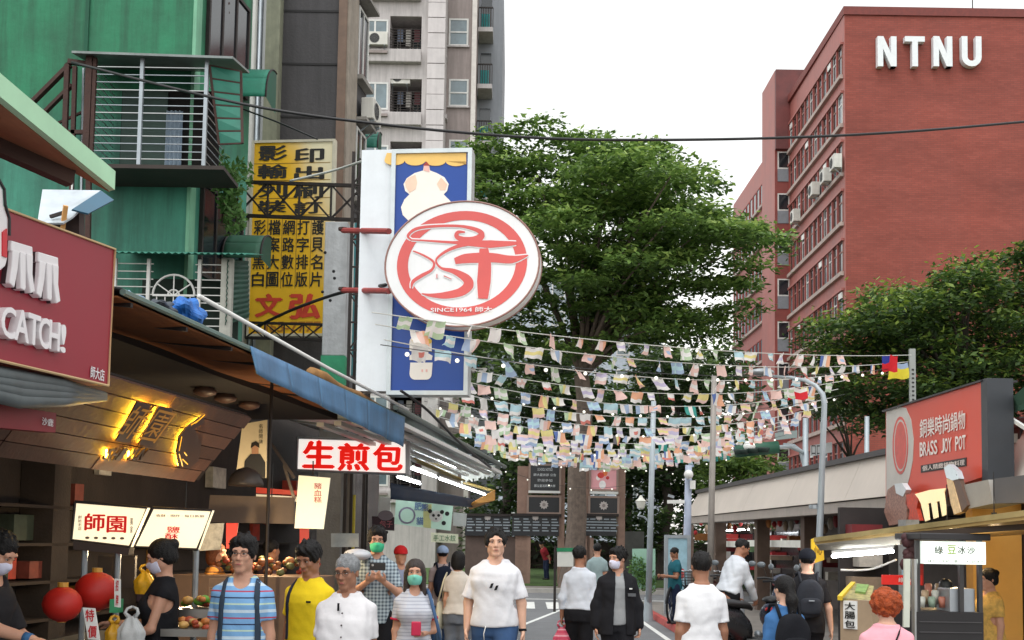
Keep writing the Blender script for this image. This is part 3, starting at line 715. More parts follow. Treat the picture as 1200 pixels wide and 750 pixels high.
leaf_cloud('leaves', [(at(px, py, 15.9 + .2 * math.sin(px)), (.16, .16, .2)) for px, py in ((262, 195), (268, 210), (262, 226), (270, 240), (276, 256), (258, 206), (280, 214), (272, 262), (284, 200))], 700, .06, leafm, pl, 3)
sm = MB()
for px in (260, 268, 276): sm.tube([at(px, 262, 15.9), at(px + 3, 230, 15.9), at(px - 2, 192, 15.9)], .01, 5)
sm.build('stem', rusty, pl)
# ================================================================== yellow copy-shop sign and its steel trusses
DY = 20.0
ya, yb = ground_at(294, DY), ground_at(388, DY - .15)
YF = Frame(ya, yb)
r = YF.rect(294, 392, 388, 166)
ysg = thing('shop_sign', 'tall yellow copy shop sign with black characters and red name', 'sign', YF.pt(r[0], r[2]))
yellow = mat('sun_bleached_yellow', (236, 184, 26), .6, var=.12, scale=1.2)
def _bleach(m, n, l, p):
 # panel bleached to cream towards its upper right corner, as old vinyl is
 old = p.inputs['Base Color'].links[0].from_socket
 tc = n.new('ShaderNodeTexCoord'); sx = n.new('ShaderNodeSeparateXYZ'); l.new(tc.outputs['Generated'], sx.inputs[0])
 a = n.new('ShaderNodeMath'); a.operation = 'MULTIPLY_ADD'; a.inputs[1].default_value = 1.1; l.new(sx.outputs['X'], a.inputs[0]); l.new(sx.outputs['Z'], a.inputs[2])
 nz = n.new('ShaderNodeTexNoise'); nz.inputs['Scale'].default_value = 2.5; l.new(tc.outputs['Generated'], nz.inputs[0])
 b = n.new('ShaderNodeMath'); b.operation = 'MULTIPLY_ADD'; b.inputs[1].default_value = .5; l.new(nz.outputs['Fac'], b.inputs[0]); l.new(a.outputs[0], b.inputs[2])
 mr = n.new('ShaderNodeMapRange'); mr.inputs['From Min'].default_value = 1.55; mr.inputs['From Max'].default_value = 2.1; l.new(b.outputs[0], mr.inputs[0])
 mx = n.new('ShaderNodeMix'); mx.data_type = 'RGBA'; l.new(mr.outputs[0], mx.inputs['Factor']); l.new(old, mx.inputs['A']); mx.inputs['B'].default_value = (*lin((232, 222, 186)), 1); l.new(mx.outputs['Result'], p.inputs['Base Color'])
tweak(yellow, _bleach)
MB().fbox(YF, r[0], r[1], r[2], r[3], -.12, 0).build('board', yellow, ysg)
MB().frame(YF, r[0] - .03, r[1] + .03, r[2] - .03, r[3] + .03, .045, -.13, .02).build('rim', mat('pale_sign_rim', (196, 190, 170), .5), ysg)
ink = mat('black_vinyl', (30, 28, 24), .6, var=.15); red_ink = mat('red_vinyl', (206, 66, 40), .6, var=.15)
def ylet(s, x0, y0, x1, y1, m=ink, bold=.03):
 q = YF.rect(x0, y1, x1, y0); lettering(s, YF, q[0], q[1], q[2], q[3], .006, m, ysg, bold)
for s, x0, x1, y0, y1 in (('影', 304, 336, 171, 188), ('印', 346, 379, 174, 190), ('輸', 303, 336, 193, 209), ('出', 346, 379, 195, 210), ('列', 303, 336, 214, 231), ('刷', 345, 378, 215, 232), ('裝', 303, 335, 235, 249), ('訂', 345, 377, 236, 250)):
 ylet(s, x0, y0, x1, y1, bold=.045)
for col, x in (('彩色黑白', 297), ('檔案大圖', 314), ('網路數位', 331), ('打字排版', 348), ('護貝名片', 365)):
 for i, ch in enumerate(col): ylet(ch, x + 1 - i * .8, 258 + i * 20.3, x + 14.5 - i * .8, 275 + i * 20.3)
ylet('文', 300, 345, 330, 371, red_ink, .07); ylet('弘', 340, 345, 374, 373, red_ink, .07)
ylet('2365-7777', 298, 377, 376, 389, mat('gold_vinyl', (180, 116, 30), .6), .03)
jl = MB()
for y_ in (191.5, 211.5, 232.5, 252.5): q = YF.rect(295, y_, 387, y_ - .7); jl.fbox(YF, q[0], q[1], q[2], q[3], 0, .004)
for x_ in (312.5, 329.5, 346.5, 363.5): q = YF.rect(x_, 338, x_ + .7, 254); jl.fbox(YF, q[0], q[1], q[2], q[3], 0, .004)
jl.build('panel_joint', mat('sign_joint', (150, 116, 40), .7), ysg)
def truss(name, pa, pb, h, d0, d1, label, bays=5, w=.04, m=iron):
 """A flat lattice girder from photo point pa to pb (top chord), h pixels deep."""
 A, B = at(*pa, d0), at(*pb, d1); dn = Vector((0, 0, -h))
 t = thing(name, label, 'steel truss', A)
 MB().bar(A, B, w * 1.3).build('chord', m, t); MB().bar(A + dn, B + dn, w * 1.3).build('chord', m, t)
 for i in range(bays + 1): p = A + (B - A) * i / bays; MB().bar(p, p + dn, w * .8).build('web', m, t)
 for i in range(bays):
  p, q = A + (B - A) * i / bays, A + (B - A) * (i + 1) / bays
  MB().bar(p, q + dn, w * .7).build('web', m, t); MB().bar(p + dn, q, w * .7).build('web', m, t)
 return t
truss('lattice_girder', (278, 213), (426, 218), .55, 18.6, 18.2, 'dark lattice girder crossing the middle of the yellow sign', 4)
truss('lattice_girder', (288, 378), (402, 381), .25, 18.6, 18.3, 'thin lattice girder across the foot of the yellow sign', 5, .03)
# lattice tower with the bits behind it
for side, px in (('left', 402), ('right', 424)):
 pass
lt = thing('lattice_tower', 'slender dark lattice tower left of the white sign panel', 'steel tower', ground_at(413, 17.0))
pa_, pb_ = ground_at(403, 17.0), ground_at(425, 17.0)
for p in (pa_, pb_, pa_ + Vector((.05, .3, 0)), pb_ + Vector((0, .3, 0))): MB().bar(p, p + Vector((0, 0, zat(413, 178, 17))), .045).build('leg', iron, lt)
zz = 3.2; k = 0
while zz < zat(413, 180, 17) - .3:
 a, b = pa_ + Vector((0, 0, zz)), pb_ + Vector((0, 0, zz)); u = Vector((0, 0, .42))
 MB().bar(a, b, .025).build('web', iron, lt); MB().bar(a if k % 2 else b, (b if k % 2 else a) + u, .022).build('web', iron, lt); zz += .42; k += 1
tp = at(418, 270, 19.0)
o = MB().tube([at(416, 440, 19.5), at(419, 330, 19.5), at(420, 262, 19.5)], .07, 8).build('teal_pipe', mat('teal_paint', (64, 150, 160), .5, var=.15)); tag(o, 'teal vertical pipe glimpsed behind the lattice tower', 'pipe')
o = MB().fbox(Frame(ground_at(402, 20.3), ground_at(412, 20.3)), 0, .16, zat(405, 440, 20.3), zat(405, 262, 20.3), 0, .05).build('white_board', mat('dirty_white_board', (214, 216, 214), .6, var=.1)); tag(o, 'white narrow board behind the lattice tower', 'board')
# concrete post with a green foot
DP = 17.3
pw = ground_at(386, DP); pp = thing('concrete_post', 'square whitish concrete post with green painted band beside the yellow sign', 'post', pw)
wd_ = 27 / F_PX * DP / 2; zt_ = zat(386, 262, DP); zg = zat(386, 418, DP)
MB().box((pw.x - wd_, pw.y - .12, zg), (pw.x + wd_, pw.y + .18, zt_)).build('shaft', mat('whitewashed_concrete', (196, 198, 200), .9, var=.15, scale=4, bump=.5, bscale=14, streak=.3), pp, bevel=.015)
MB().box((pw.x - wd_ - .01, pw.y - .13, zg - .5), (pw.x + wd_ + .01, pw.y + .19, zg - .002)).build('painted_band', mat('green_band', (64, 158, 116), .8, var=.2), pp)
MB().box((pw.x - wd_, pw.y - .12, 0), (pw.x + wd_, pw.y + .18, zg - .5)).build('shaft_foot', concrete, pp)
kn = MB()
for px, py in ((381, 296), (391, 318), (392, 326), (378, 342), (387, 352)): kn.ball(at(px, py, DP - .14), .025, 8)
kn.build('bolt_hole', black_plastic, pp)
# ------------------------------------------------------------------ blue bun sign and the round sign
DB = 13.3
ba, bb = ground_at(451, DB), ground_at(549, DB - .1)
BF = Frame(ba, bb)
r = BF.rect(451, 461, 549, 177); W_ = r[1]
blue = mat('blue_sign_face', (4, 66, 152), .35, var=.08, scale=.8); cream = mat('cream_vinyl', (246, 238, 226), .5, var=.03)
bs = thing('blue_sign', 'tall blue lightbox sign with white bun drawing behind the round sign', 'sign', BF.pt(0, r[2]))
MB().fbox(BF, 0, W_, r[2], r[3], -.22, 0).build('face', blue, bs)
MB().frame(BF, -.02, W_ + .02, r[2] - .02, r[3] + .02, .05, -.23, .03).build('rim', mat('aluminium_rim', (196, 204, 206), .4, metal=.4), bs)
wh = BF.rect(420, 460, 450, 175)
MB().fbox(BF, wh[0], -.024, wh[2] + .02, wh[3], -.25, -.02).build('white_panel', mat('white_sign_panel', (228, 234, 238), .4, var=.05, streak=.08), bs)
def bpoly(pts, o, m, name='print'):
 P = [BF.uv(x, y) for x, y in pts]; ar = sum(P[i][0] * P[(i + 1) % len(P)][1] - P[(i + 1) % len(P)][0] * P[i][1] for i in range(len(P)))
 if ar < 0: P = P[::-1]
 return MB().prism(P, BF, o - .004, o).build(name, m, bs)
def arc(cx, cy, rx, ry, a0, a1, n=10): return [(cx + rx * math.cos(math.radians(a0 + (a1 - a0) * i / n)), cy + ry * math.sin(math.radians(a0 + (a1 - a0) * i / n))) for i in range(n + 1)]
awn = [(453.5, 179.5), (546.5, 179.5), (546.5, 193)]
for k in range(4): cx = 534.5 - k * 24; awn += arc(cx, 189.5 - k * .4, 12, 5.5, 0, 180, 8)
bpoly(awn, .008, mat('awning_print', (240, 196, 108), .5, var=.12, scale=2), 'awning_print')
bun = [(496, 200), (497, 193), (503, 193), (504, 200)] + [(512, 203), (521, 208), (526, 216), (524, 224), (520, 228), (528, 236), (531, 244), (526, 254), (514, 262), (498, 264), (482, 262), (472, 252), (470, 243), (474, 234), (480, 228), (475, 224), (473, 216), (477, 209), (486, 203)]
bpoly(bun, .008, cream, 'bun_print')
bpoly([(478, 209), (487, 205), (489, 214), (487, 222), (480, 226), (476, 220), (475, 214)], .012, mat('peach_print', (244, 206, 180), .5), 'bun_shade'); bpoly([(517, 208), (524, 216), (522, 223), (516, 223), (512, 216)], .012, mat('peach_print', (0, 0, 0)), 'bun_shade')
bpoly([(496.5, 200), (497, 194), (503, 194), (503.5, 202)], .012, mat('pink_print', (238, 186, 174), .5), 'bun_tip'); bpoly([(496, 194.5), (500, 189.5), (504, 194.5)], .014, mat('dark_red_print', (164, 52, 44), .5), 'bun_tip')
bpoly(arc(493, 401, 13, 9, 180, 360) + [(506, 412), (500, 413), (507, 417), (506, 422), (480, 422), (480, 417), (486, 413), (480, 411)], .008, cream, 'cup_print')
bpoly([(481, 425), (507, 425), (506, 438)] + arc(500, 438, 6, 7, 0, 90, 4) + arc(486, 438, 6, 7, 90, 180, 4), .008, cream, 'cup_print')
bpoly([(494, 433), (496, 433), (496, 436), (494, 436)], .012, mat('pink_print', (0, 0, 0)), 'cup_mark'); bpoly([(499, 433), (501, 433), (501, 436), (499, 436)], .012, mat('pink_print', (0, 0, 0)), 'cup_mark')
for k, c_ in enumerate(((486, 398), (497, 396), (503, 400))): bpoly(arc(c_[0], c_[1], 3.5, 3, 0, 330, 7), .014, mat('yellow_print', (240, 200, 80), .5), 'cup_topping')
# round sign
DR = 12.6
ra, rb = ground_at(448, DR + .1), ground_at(634, DR - .1)
RF = Frame(ra, rb)
cxr, czr = RF.uv(541, 309); rx = 93 / F_PX * DR; rz = 75.5 / F_PX * DR; TL = math.radians(3)
rs = thing('round_sign', 'large oval white sign with red ring and brush character over the lane', 'sign', RF.pt(cxr, czr))
def ov(k, t): # point on scaled oval
 x, z = rx * k * math.cos(t), rz * k * math.sin(t)
 return (cxr + x * math.cos(TL) - z * math.sin(TL), czr + x * math.sin(TL) + z * math.cos(TL))
N_ = 64; TT = [2 * math.pi * i / N_ for i in range(N_)]
MB().prism([ov(1, t) for t in TT], RF, -.26, 0).build('case', mat('round_sign_face', (238, 239, 239), .35, var=.05, scale=1.5, streak=.1), rs)
rim = MB().tube([RF.pt(*ov(1.0, t), .0) for t in TT + [0]], .011, 8, caps=False).tube([RF.pt(*ov(1.0, t), -.26) for t in TT + [0]], .011, 8, caps=False); rim.build('rim', mat('dark_red_rim', (150, 112, 104), .5, var=.2), rs, smooth=True)
sign_red = mat('sign_red', (218, 92, 88), .4, var=.07, scale=2)
def ring(k0, k1, o, m, t0=0, t1=2 * math.pi, name='ring'):
 n = 60; mb = MB(); vs = []
 for i in range(n + 1):
  t = t0 + (t1 - t0) * i / n; vs += [RF.pt(*ov(k0, t), o), RF.pt(*ov(k1, t), o)]
 mb.add(vs, [(2 * i, 2 * i + 1, 2 * i + 3, 2 * i + 2) for i in range(n)]); return mb.build(name, m, rs)
ring(.70, .845, .004, sign_red)
white_in = mat('round_sign_white', (238, 236, 236), .4, var=.03)
def rstroke(pts, ws, o, m, name='brush_stroke', sub=6):
 """A brush stroke through photo points with varying width (pixels)."""
 P = [Vector((x, y)) for x, y in pts]; n = len(P); cl, wl_ = [], []
 for i in range(n - 1):
  p0, p1, p2, p3 = P[max(i - 1, 0)], P[i], P[i + 1], P[min(i + 2, n - 1)]
  for k in range(sub):
   t = k / sub; cl.append(.5 * ((2 * p1) + (p2 - p0) * t + (2 * p0 - 5 * p1 + 4 * p2 - p3) * t * t + (3 * p1 - p0 - 3 * p2 + p3) * t ** 3)); wl_.append(ws[i] + (ws[i + 1] - ws[i]) * t)
 cl.append(P[-1]); wl_.append(ws[-1]); mb = MB(); vs = []
 for i, p in enumerate(cl):
  d = (cl[min(i + 1, len(cl) - 1)] - cl[max(i - 1, 0)]).normalized(); nn = Vector((-d.y, d.x)) * wl_[i] / 2
  for q in (p + nn, p - nn): a, z = RF.uv(q.x, q.y, o); vs.append(RF.pt(a, z, o))
 mb.add(vs, [(2 * i, 2 * i + 1, 2 * i + 3, 2 * i + 2) for i in range(len(cl) - 1)])
 return mb.build(name, m, rs)
brush = [
 ([(482, 281), (478, 276), (488, 268), (510, 265), (540, 265), (560, 270), (564, 276), (557, 281), (544, 281), (535, 277), (537, 272), (545, 272)], [1.5, 3, 3.5, 3, 3, 5, 8, 9, 7, 5, 4, 1.5]),
 ([(482, 281), (500, 282), (530, 284), (552, 285), (575, 286), (605, 285)], [1.5, 2, 3, 7, 9, 4]),
 ([(552, 285), (535, 289), (520, 296), (511, 305), (517, 314), (532, 318), (546, 326), (549, 334), (540, 342), (522, 346), (505, 346), (494, 344)], [5, 4, 3, 2.2, 2.6, 6, 10, 12, 10, 8, 4, 1]),
 ([(484, 294), (496, 299), (508, 307), (506, 316), (494, 323), (484, 330), (482, 338)], [1.4, 2.2, 2.6, 3, 4.2, 4, 1.2]),
 ([(533, 306), (545, 303), (562, 302), (578, 302), (600, 304), (619, 299)], [7, 11, 12, 11, 9, 1]),
 ([(567, 291), (568, 310), (567, 330), (566, 350)], [10, 15, 16, 11]),
 ([(512, 321), (512, 326)], [1, 1]), ([(520, 323), (529, 327)], [1, .8]),
]
for k, (P, w) in enumerate(brush): rstroke(P, [x + 2.6 for x in w], .0055 + .0003 * k, white_in, 'brush_outline')
for k, (P, w) in enumerate(brush): rstroke(P, w, .0090 + .0004 * k, sign_red)
q = RF.rect(505, 366, 577, 360); lettering('SINCE1964 師大', RF, q[0], q[1], q[2], q[3], .014, white_in, rs, .02)
# brackets
for py in (271, 341):
 a, b = at(402, py - 1, 14.2), at(456, py, 12.9)
 o = MB().tube([a, a.lerp(b, .5), b], .035, 8).build('bracket_pipe', mat('red_oxide_pipe', (150, 62, 60), .55, var=.3, scale=6)); tag(o, ('upper' if py < 300 else 'lower') + ' red pipe bracket holding the round sign', 'bracket'); MB().lathe([(.06, 0), (.06, .03)], a, 8).build('flange', rusty, o)
# ================================================================== LEFT SHOPS (eave line runs along the lane)
LE = Frame(Vector((-3.40, 0, 0)), Vector((-3.40, 0, 0)) + LDIR)
def le(px, py, o=0.0): a, z = LE.uv(px, py, o); return LE.pt(a, z, o)
def les(px, o=0.0): return LE.uv(px, 600, o)[0]
def ccw(P):
 ar = sum(P[i][0] * P[(i + 1) % len(P)][1] - P[(i + 1) % len(P)][0] * P[i][1] for i in range(len(P)))
 return P if ar > 0 else P[::-1]
def pxpoly(F, pts, o=0.0): return ccw([F.uv(x, y, o) for x, y in pts])
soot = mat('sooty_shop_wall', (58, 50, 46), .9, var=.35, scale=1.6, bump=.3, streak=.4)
canvas_brown = mat('brown_canvas', (150, 92, 52), .85, var=.25, scale=2.5, bump=.2, trans=.35)
tarp_blue = mat('blue_tarp', (88, 132, 172), .55, var=.22, scale=2.2, bump=.25, bscale=9, trans=.15, streak=.3)
tarp_cobalt = mat('cobalt_tarp', (40, 110, 190), .5, var=.2, scale=5)
# back wall and shop ceiling
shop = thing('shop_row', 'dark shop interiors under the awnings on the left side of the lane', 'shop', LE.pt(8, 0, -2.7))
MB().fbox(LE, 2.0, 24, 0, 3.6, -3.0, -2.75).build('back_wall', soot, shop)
MB().fbox(LE, 2.0, 14.2, 3.12, 3.2, -2.75, -.75).build('ceiling', mat('dark_shop_ceiling', (34, 29, 27), .9, var=.3), shop)  # ceiling in one mottled, very dark brown
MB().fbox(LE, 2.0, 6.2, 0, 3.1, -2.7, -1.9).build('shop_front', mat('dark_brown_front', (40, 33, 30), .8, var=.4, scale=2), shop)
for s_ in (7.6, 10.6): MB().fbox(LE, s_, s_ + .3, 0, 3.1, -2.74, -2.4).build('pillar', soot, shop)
for k in range(26):                                       # dim shelves with jars, boxes and notices on the back wall
 s_ = 6.5 + rnd.random() * 12; z = rnd.choice((.9, 1.25, 1.6, 1.95, 2.3)); w = rnd.uniform(.15, .45); h = rnd.uniform(.15, .3)
 MB().fbox(LE, s_, s_ + w, z, z + h, -2.74, -2.74 + rnd.uniform(.03, .3)).build('shelf_item', mat(f'shelf_item_{k % 9}', [(120, 60, 50), (160, 150, 130), (90, 96, 100), (150, 110, 50), (60, 70, 60), (170, 60, 44), (190, 186, 176), (70, 60, 80), (110, 84, 60)][k % 9], .7, var=.3, scale=8), shop)
for z in (.88, 1.23, 1.58, 1.93): MB().fbox(LE, 6.6, 18.5, z - .03, z - .002, -2.74, -2.4).build('shelf', mat('dark_shelf', (52, 42, 36), .8), shop)
# --- roof of the nearest awning with brown canvas lining
s0, s1 = les(128), les(468)
aw = thing('awning', 'brown canvas awning with dark roof above the wooden shop sign', 'awning', LE.pt(s0, 3.2))
def sheet(name, m, P00, P10, P11, P01, parent, nu=12, nv=6, sag=.0, nrm=Vector((0, 0, 1)), solid=.012):
 P00, P10, P11, P01 = [Vector(p) for p in (P00, P10, P11, P01)]
 def fn(u, v):
  b = (P00 * (1 - u) + P10 * u) * (1 - v) + (P01 * (1 - u) + P11 * u) * v
  return b + nrm * (sag * math.sin(math.pi * v) * (.6 + .4 * math.sin(u * 17)))
 return MB().grid(nu, nv, fn).build(name, m, parent, smooth=True, solid=solid)
sheet('roof', mat('sooty_roof_sheet', (62, 62, 64), .7, var=.3, streak=.4), LE.pt(s0, 3.17, .02), LE.pt(s1, 3.2, .02), LE.pt(s1, 3.75, -2.9), LE.pt(s0, 3.7, -2.9), aw, 20, 4)
sheet('lining', canvas_brown, LE.pt(s0, 3.12, .0), LE.pt(s1, 3.14, .0), LE.pt(s1, 3.24, -1.0), LE.pt(s0, 3.2, -1.0), aw, 24, 6, -.04)
for k in range(9): s_ = s0 + (s1 - s0) * (k + .2) / 9; MB().bar(LE.pt(s_, 3.1, .01), LE.pt(s_, 3.3, -1.7), .03).build('rafter', iron, aw)
MB().tube([LE.pt(s0, 3.15, .03), LE.pt(s1, 3.17, .03)], .022, 6).build('front_rail', mat('greenish_rail', (98, 122, 116), .5), aw)
ta, tb = les(280), les(467)
def tarp(u, v):
 s_ = ta + (tb - ta) * u; zt_ = 3.17; zb_ = 2.95 + (2.80 - 2.95) * u
 return LE.pt(s_, zt_ + (zb_ - zt_) * v, .05 + .01 * math.sin(u * 40 + v * 2) * v + .05 * v * (1 - u))
for k in range(6):
 MB().grid(10, 4, lambda u, v, k=k: tarp((k + u * .996) / 6, v)).build('valance', tarp_blue, aw, smooth=True, solid=.008)
# things lying on top of that awning
a, b = at(233, 347, 8.6), at(478, 480, 13.9)
o = MB().tube([a, a.lerp(b, .5) + Vector((0, 0, -.02)), b], .018, 8).build('white_pole', white_plastic, smooth=True); tag(o, 'long white pole lying along the top of the blue awning', 'pole')
a, b = at(364, 437, 12.6), at(466, 492, 14.3)
rl = MB().tube([a.lerp(b, i / 8) + Vector((0, 0, .012 * math.sin(i * 2.1))) for i in range(9)], [.07 + .012 * math.sin(i * 1.7) for i in range(9)], 9).build('canvas_roll', mat('ochre_canvas', (150, 110, 66), .85, var=.3, scale=6, bump=.3), smooth=True); tag(rl, 'rolled ochre canvas on the far end of the blue awning', 'canvas roll')
def crumple(name, px, py, d, w, h, m, label, seed):
 rg = np.random.default_rng(seed); c = at(px, py, d)
 def fn(u, v):
  th, ph = u * 2 * math.pi, v * math.pi; k = 1 + .25 * math.sin(3 * th + seed) * math.sin(4 * ph) + .15 * math.sin(7 * th + 2 * ph)
  return c + Vector((w * k * math.cos(th) * math.sin(ph), .25 * k * math.sin(th) * math.sin(ph), h * k * math.cos(ph)))
 o = MB().grid(28, 16, fn).build(name, m, smooth=False); return tag(o, label, 'tarp')
crumple('folded_tarp', 219, 368, 9.4, .12, .11, tarp_cobalt, 'crumpled bright blue tarp under the arched window cage', 2)
crumple('folded_tarp', 152, 353, 8.2, .09, .05, mat('pale_blue_tarp', (150, 176, 206), .6, var=.3, scale=9), 'pale blue and white crumpled tarp beside the red sign', 5)
crumple('folded_tarp', 190, 364, 9.2, .12, .06, mat('grey_tarp', (70, 76, 84), .6, var=.3, scale=9), 'grey crumpled tarp between the blue ones on the awning', 8)
# --- corner of a pale green canopy high at the left edge
cn = thing('canopy', 'corner of a pale green edged canopy with brown underside at the upper left edge', 'canopy', at(60, 160, 5.8))
f0, f1 = at(-160, -34, 4.4), at(135, 211, 6.39)
for k in range(1):
 up = Vector((0, 0, .055)); bk = Vector((-.04, .03, 0))
 MB().hexa([f0 - up, f1 - up, f1 - up + bk, f0 - up + bk, f0 + up, f1 + up * .9, f1 + up * .9 + bk, f0 + up + bk]).build('fascia', mat('pale_green_fascia', (176, 222, 184), .5, var=.12, scale=2), cn)
i0, i1 = at(-160, 90, 5.4), at(84, 200, 6.15)
MB().add([f0 - up + bk, f1 - up + bk, i1, i0], [(0, 1, 2, 3)]).build('underside', mat('brown_underside', (150, 96, 66), .8, var=.2, streak=.2), cn, solid=.01)
MB().bar(i0 + Vector((0, 0, -.04)), i1 + Vector((0, 0, -.04)), .07, .09).build('beam', mat('dark_brown_beam', (66, 44, 36), .8), cn)
# --- red claw-game sign
rs_ = thing('red_sign', 'dark red sign board with raised white CATCH! letters at the left edge', 'sign', le(60, 440))
redp = mat('crimson_board', (150, 34, 52), .4, var=.07, scale=1.2)
P = pxpoly(LE, [(-130, 194), (135, 292), (127, 452), (-130, 393)])
MB().prism(P, LE, -.14, 0).build('board', redp, rs_)
edge = mat('gold_edge', (206, 176, 130), .5)
cs = [le(-130, 194, .008), le(135, 292, .008), le(127, 452, .008), le(-130, 393, .008)]
MB().tube([cs[0], cs[1], cs[2], cs[3]], .008, 5).build('edge_trim', edge, rs_)
wl_ = mat('white_foam_letter', (240, 236, 238), .45, var=.03); sh_ = mat('letter_shadow_dark', (60, 46, 50), .6)  # dark offset copies behind the letters stand in for their shadow
def paw(px0, py0, px1, py1):
 def U(u, v, o): return LE.uv(px0 + (px1 - px0) * u + 0, py0 + (py1 - py0) * v + (px1 - px0) * .30 * (u - .5), o)
 st_ = [[(.1, .02), (.98, .02), (1.0, .24), (.08, .24)], [(.14, .2), (.42, .2), (.34, .6), (.20, 1.0), (.0, .93), (.1, .55)], [(.44, .2), (.66, .2), (.66, .95), (.6, 1.0), (.46, .98)], [(.68, .2), (.94, .2), (.92, .6), (1.02, .95), (.84, 1.02), (.72, .6)]]
 for k, s_ in enumerate(st_):
  MB().prism(ccw([U(u, v, .05) for u, v in s_]), LE, .0, .05 + .003 * k).build('letter_stroke', wl_, rs_, bevel=.006)
  MB().prism(ccw([U(u - .16, v + .02, .03) for u, v in s_]), LE, .0, .03 - .002 * k).build('letter_shadow_copy', sh_, rs_)
paw(11, 284, 39, 340); paw(43, 297, 69, 352)
for k, (ch, x0, x1, y0, y1) in enumerate((('C', 2, 18, 360, 398), ('A', 18, 34, 364, 402), ('T', 33, 47, 369, 406), ('C', 46, 58, 373, 410), ('H', 58, 70, 377, 412), ('!', 71.5, 77, 381, 415))):
 q = LE.rect(x0, y1, x1, y0, .05); lettering(ch, LE, q[0], q[1], q[2] + .01, q[3], .05, wl_, rs_, .045, depth=.05, name='letter')
 q = LE.rect(x0 - 3, y1, x1 - 3, y0 + 1, .03); lettering(ch, LE, q[0], q[1], q[2] + .01, q[3], .02, sh_, rs_, .05, depth=.018, name='letter_shadow_copy')
q = LE.rect(105, 445, 121, 431); lettering('師大店', LE, q[0], q[1], q[2], q[3], .006, wl_, rs_, .02)
MB().prism(pxpoly(LE, [(-60, 205), (-8, 200), (4, 222), (5, 240), (10, 256), (10, 274), (6, 290), (10, 300), (7, 312), (0, 318), (-60, 300)], .05), LE, 0, .05).build('white_figure_edge', wl_, rs_, bevel=.01)
MB().prism(pxpoly(LE, [(4, 272), (9, 268), (9, 302), (4, 300)], .06), LE, .045, .058).build('red_stripe', mat('bright_red', (206, 40, 52), .4), rs_)
MB().tube([le(-8, 199, .055), le(5, 222, .055), le(6, 240, .055), le(11, 256, .055), le(11, 276, .055)], .008, 5).build('outline', black_plastic, rs_)
# --- hooded metal box above that sign
hb = thing('metal_hood', 'grey metal hood box with raised flap above the red sign', 'hood', at(80, 270, 7.7))
hp = lambda x, y, d: at(x, y, d)
mt = mat('pale_sheet_metal', (190, 198, 204), .45, metal=.35, var=.14, scale=5)
MB().add([hp(50, 223, 7.9), hp(118, 224, 8.0), hp(85, 255, 7.5), hp(74, 262, 7.45), hp(44, 262, 7.5)], [(0, 1, 2, 3, 4)]).build('left_cover', mt, hb, solid=.012)
MB().add([hp(118, 224, 8.0), hp(133, 235, 8.0), hp(103, 251, 7.6), hp(84, 246, 7.5)], [(0, 1, 2, 3)]).build('raised_flap', mat('steel_blue_inside', (60, 104, 128), .35, metal=.3), hb, solid=.012)
MB().add([hp(52, 262, 7.75), hp(96, 246, 7.75), hp(96, 300, 7.75), hp(52, 285, 7.75)], [(0, 1, 2, 3)]).build('inner_box', mat('dim_inner_box', (70, 56, 52), .8, var=.4, scale=12), hb, solid=.1)
MB().bar(hp(77, 241, 7.45), hp(73, 270, 7.5), .028).build('prop_stick', mat('raw_pine', (214, 160, 96), .7, var=.15, scale=12), hb)
MB().bar(hp(59, 254, 7.5), hp(75, 249, 7.48), .02).build('hinge_arm', iron, hb)
MB().tube([hp(88, 195, 7.9), hp(85, 210, 7.9), hp(84, 222, 7.9)], .006, 5).build('wire', white_plastic, hb)
# --- grey roll-up cover and the small red sign below
rc = MB()
for k in range(4):
 y0 = 440 + k * 9; rc.tube([le(-80, y0 - 14 - k * 3, -.05), le(20, y0 + 2, -.05), le(70, y0 + 9 - k * 2, -.05), le(124, 462 + k * 2, -.05)], [.045, .045, .035, .012], 7)
rcv = rc.build('roller_cover', mat('grey_vinyl_cover', (84, 92, 94), .5, var=.25, scale=4), smooth=True); tag(rcv, 'grey folded vinyl cover below the red sign', 'cover')
o = MB().prism(pxpoly(LE, [(-80, 462), (66, 484), (65, 507), (-80, 494)], -.2), LE, -.3, -.2).build('small_red_sign', mat('dim_red_board', (136, 40, 48), .5, var=.12)); tag(o, 'small dark red board with white characters under the grey cover', 'sign')
q = LE.rect(48, 499, 61, 490, -.2); lettering('沙鹿', LE, q[0], q[1], q[2], q[3], -.194, wl_, o, .02)
# --- wooden shop sign, leaning in at the foot
top0, top1 = LE.pt(les(-90, -.2), 2.68, -.2), LE.pt(les(292, -.2), 2.68, -.2)
upv = (LE.pt(0, 2.68, -.2) - LE.pt(0, 2.12, -.62)).normalized()
WH = (LE.pt(0, 2.68, -.2) - LE.pt(0, 2.12, -.62)).length
WF = Frame(top0 - upv * WH, top1 - upv * WH, upv); WLen = (top1 - top0).length
wsn = thing('wooden_sign', 'brown plank shop sign with glowing yellow backlit characters', 'sign', WF.pt(WLen * .6, 0))
for k in range(6):
 z0, z1 = WH * k / 6 + .004, WH * (k + 1) / 6 - .004
 cut = .22 * (1 - (k + .5) / 6)
 cuts = [0, WLen * .28, WLen * .55 + .2 * (k % 3), WLen - cut]
 for i in range(3):
  MB().fbox(WF, cuts[i] + .003, cuts[i + 1] - .003, z0, z1, -.03, .004 * ((k * 3 + i) % 3)).build('plank', mat(f'sign_plank_{(k + i) % 3}', [(92, 62, 50), (80, 55, 45), (100, 69, 55)][(k + i) % 3], .65, var=.25, scale=7, bump=.2, bscale=25), wsn)
MB().fbox(WF, 0, WLen - .02, .0, WH, -.07, -.035).build('backing', mat('dark_backing', (36, 26, 22), .8), wsn)
glow = mat('amber_backlight', (255, 190, 40), .5, var=.35, scale=16, emit=.5, emit_rgb=(255, 176, 24))
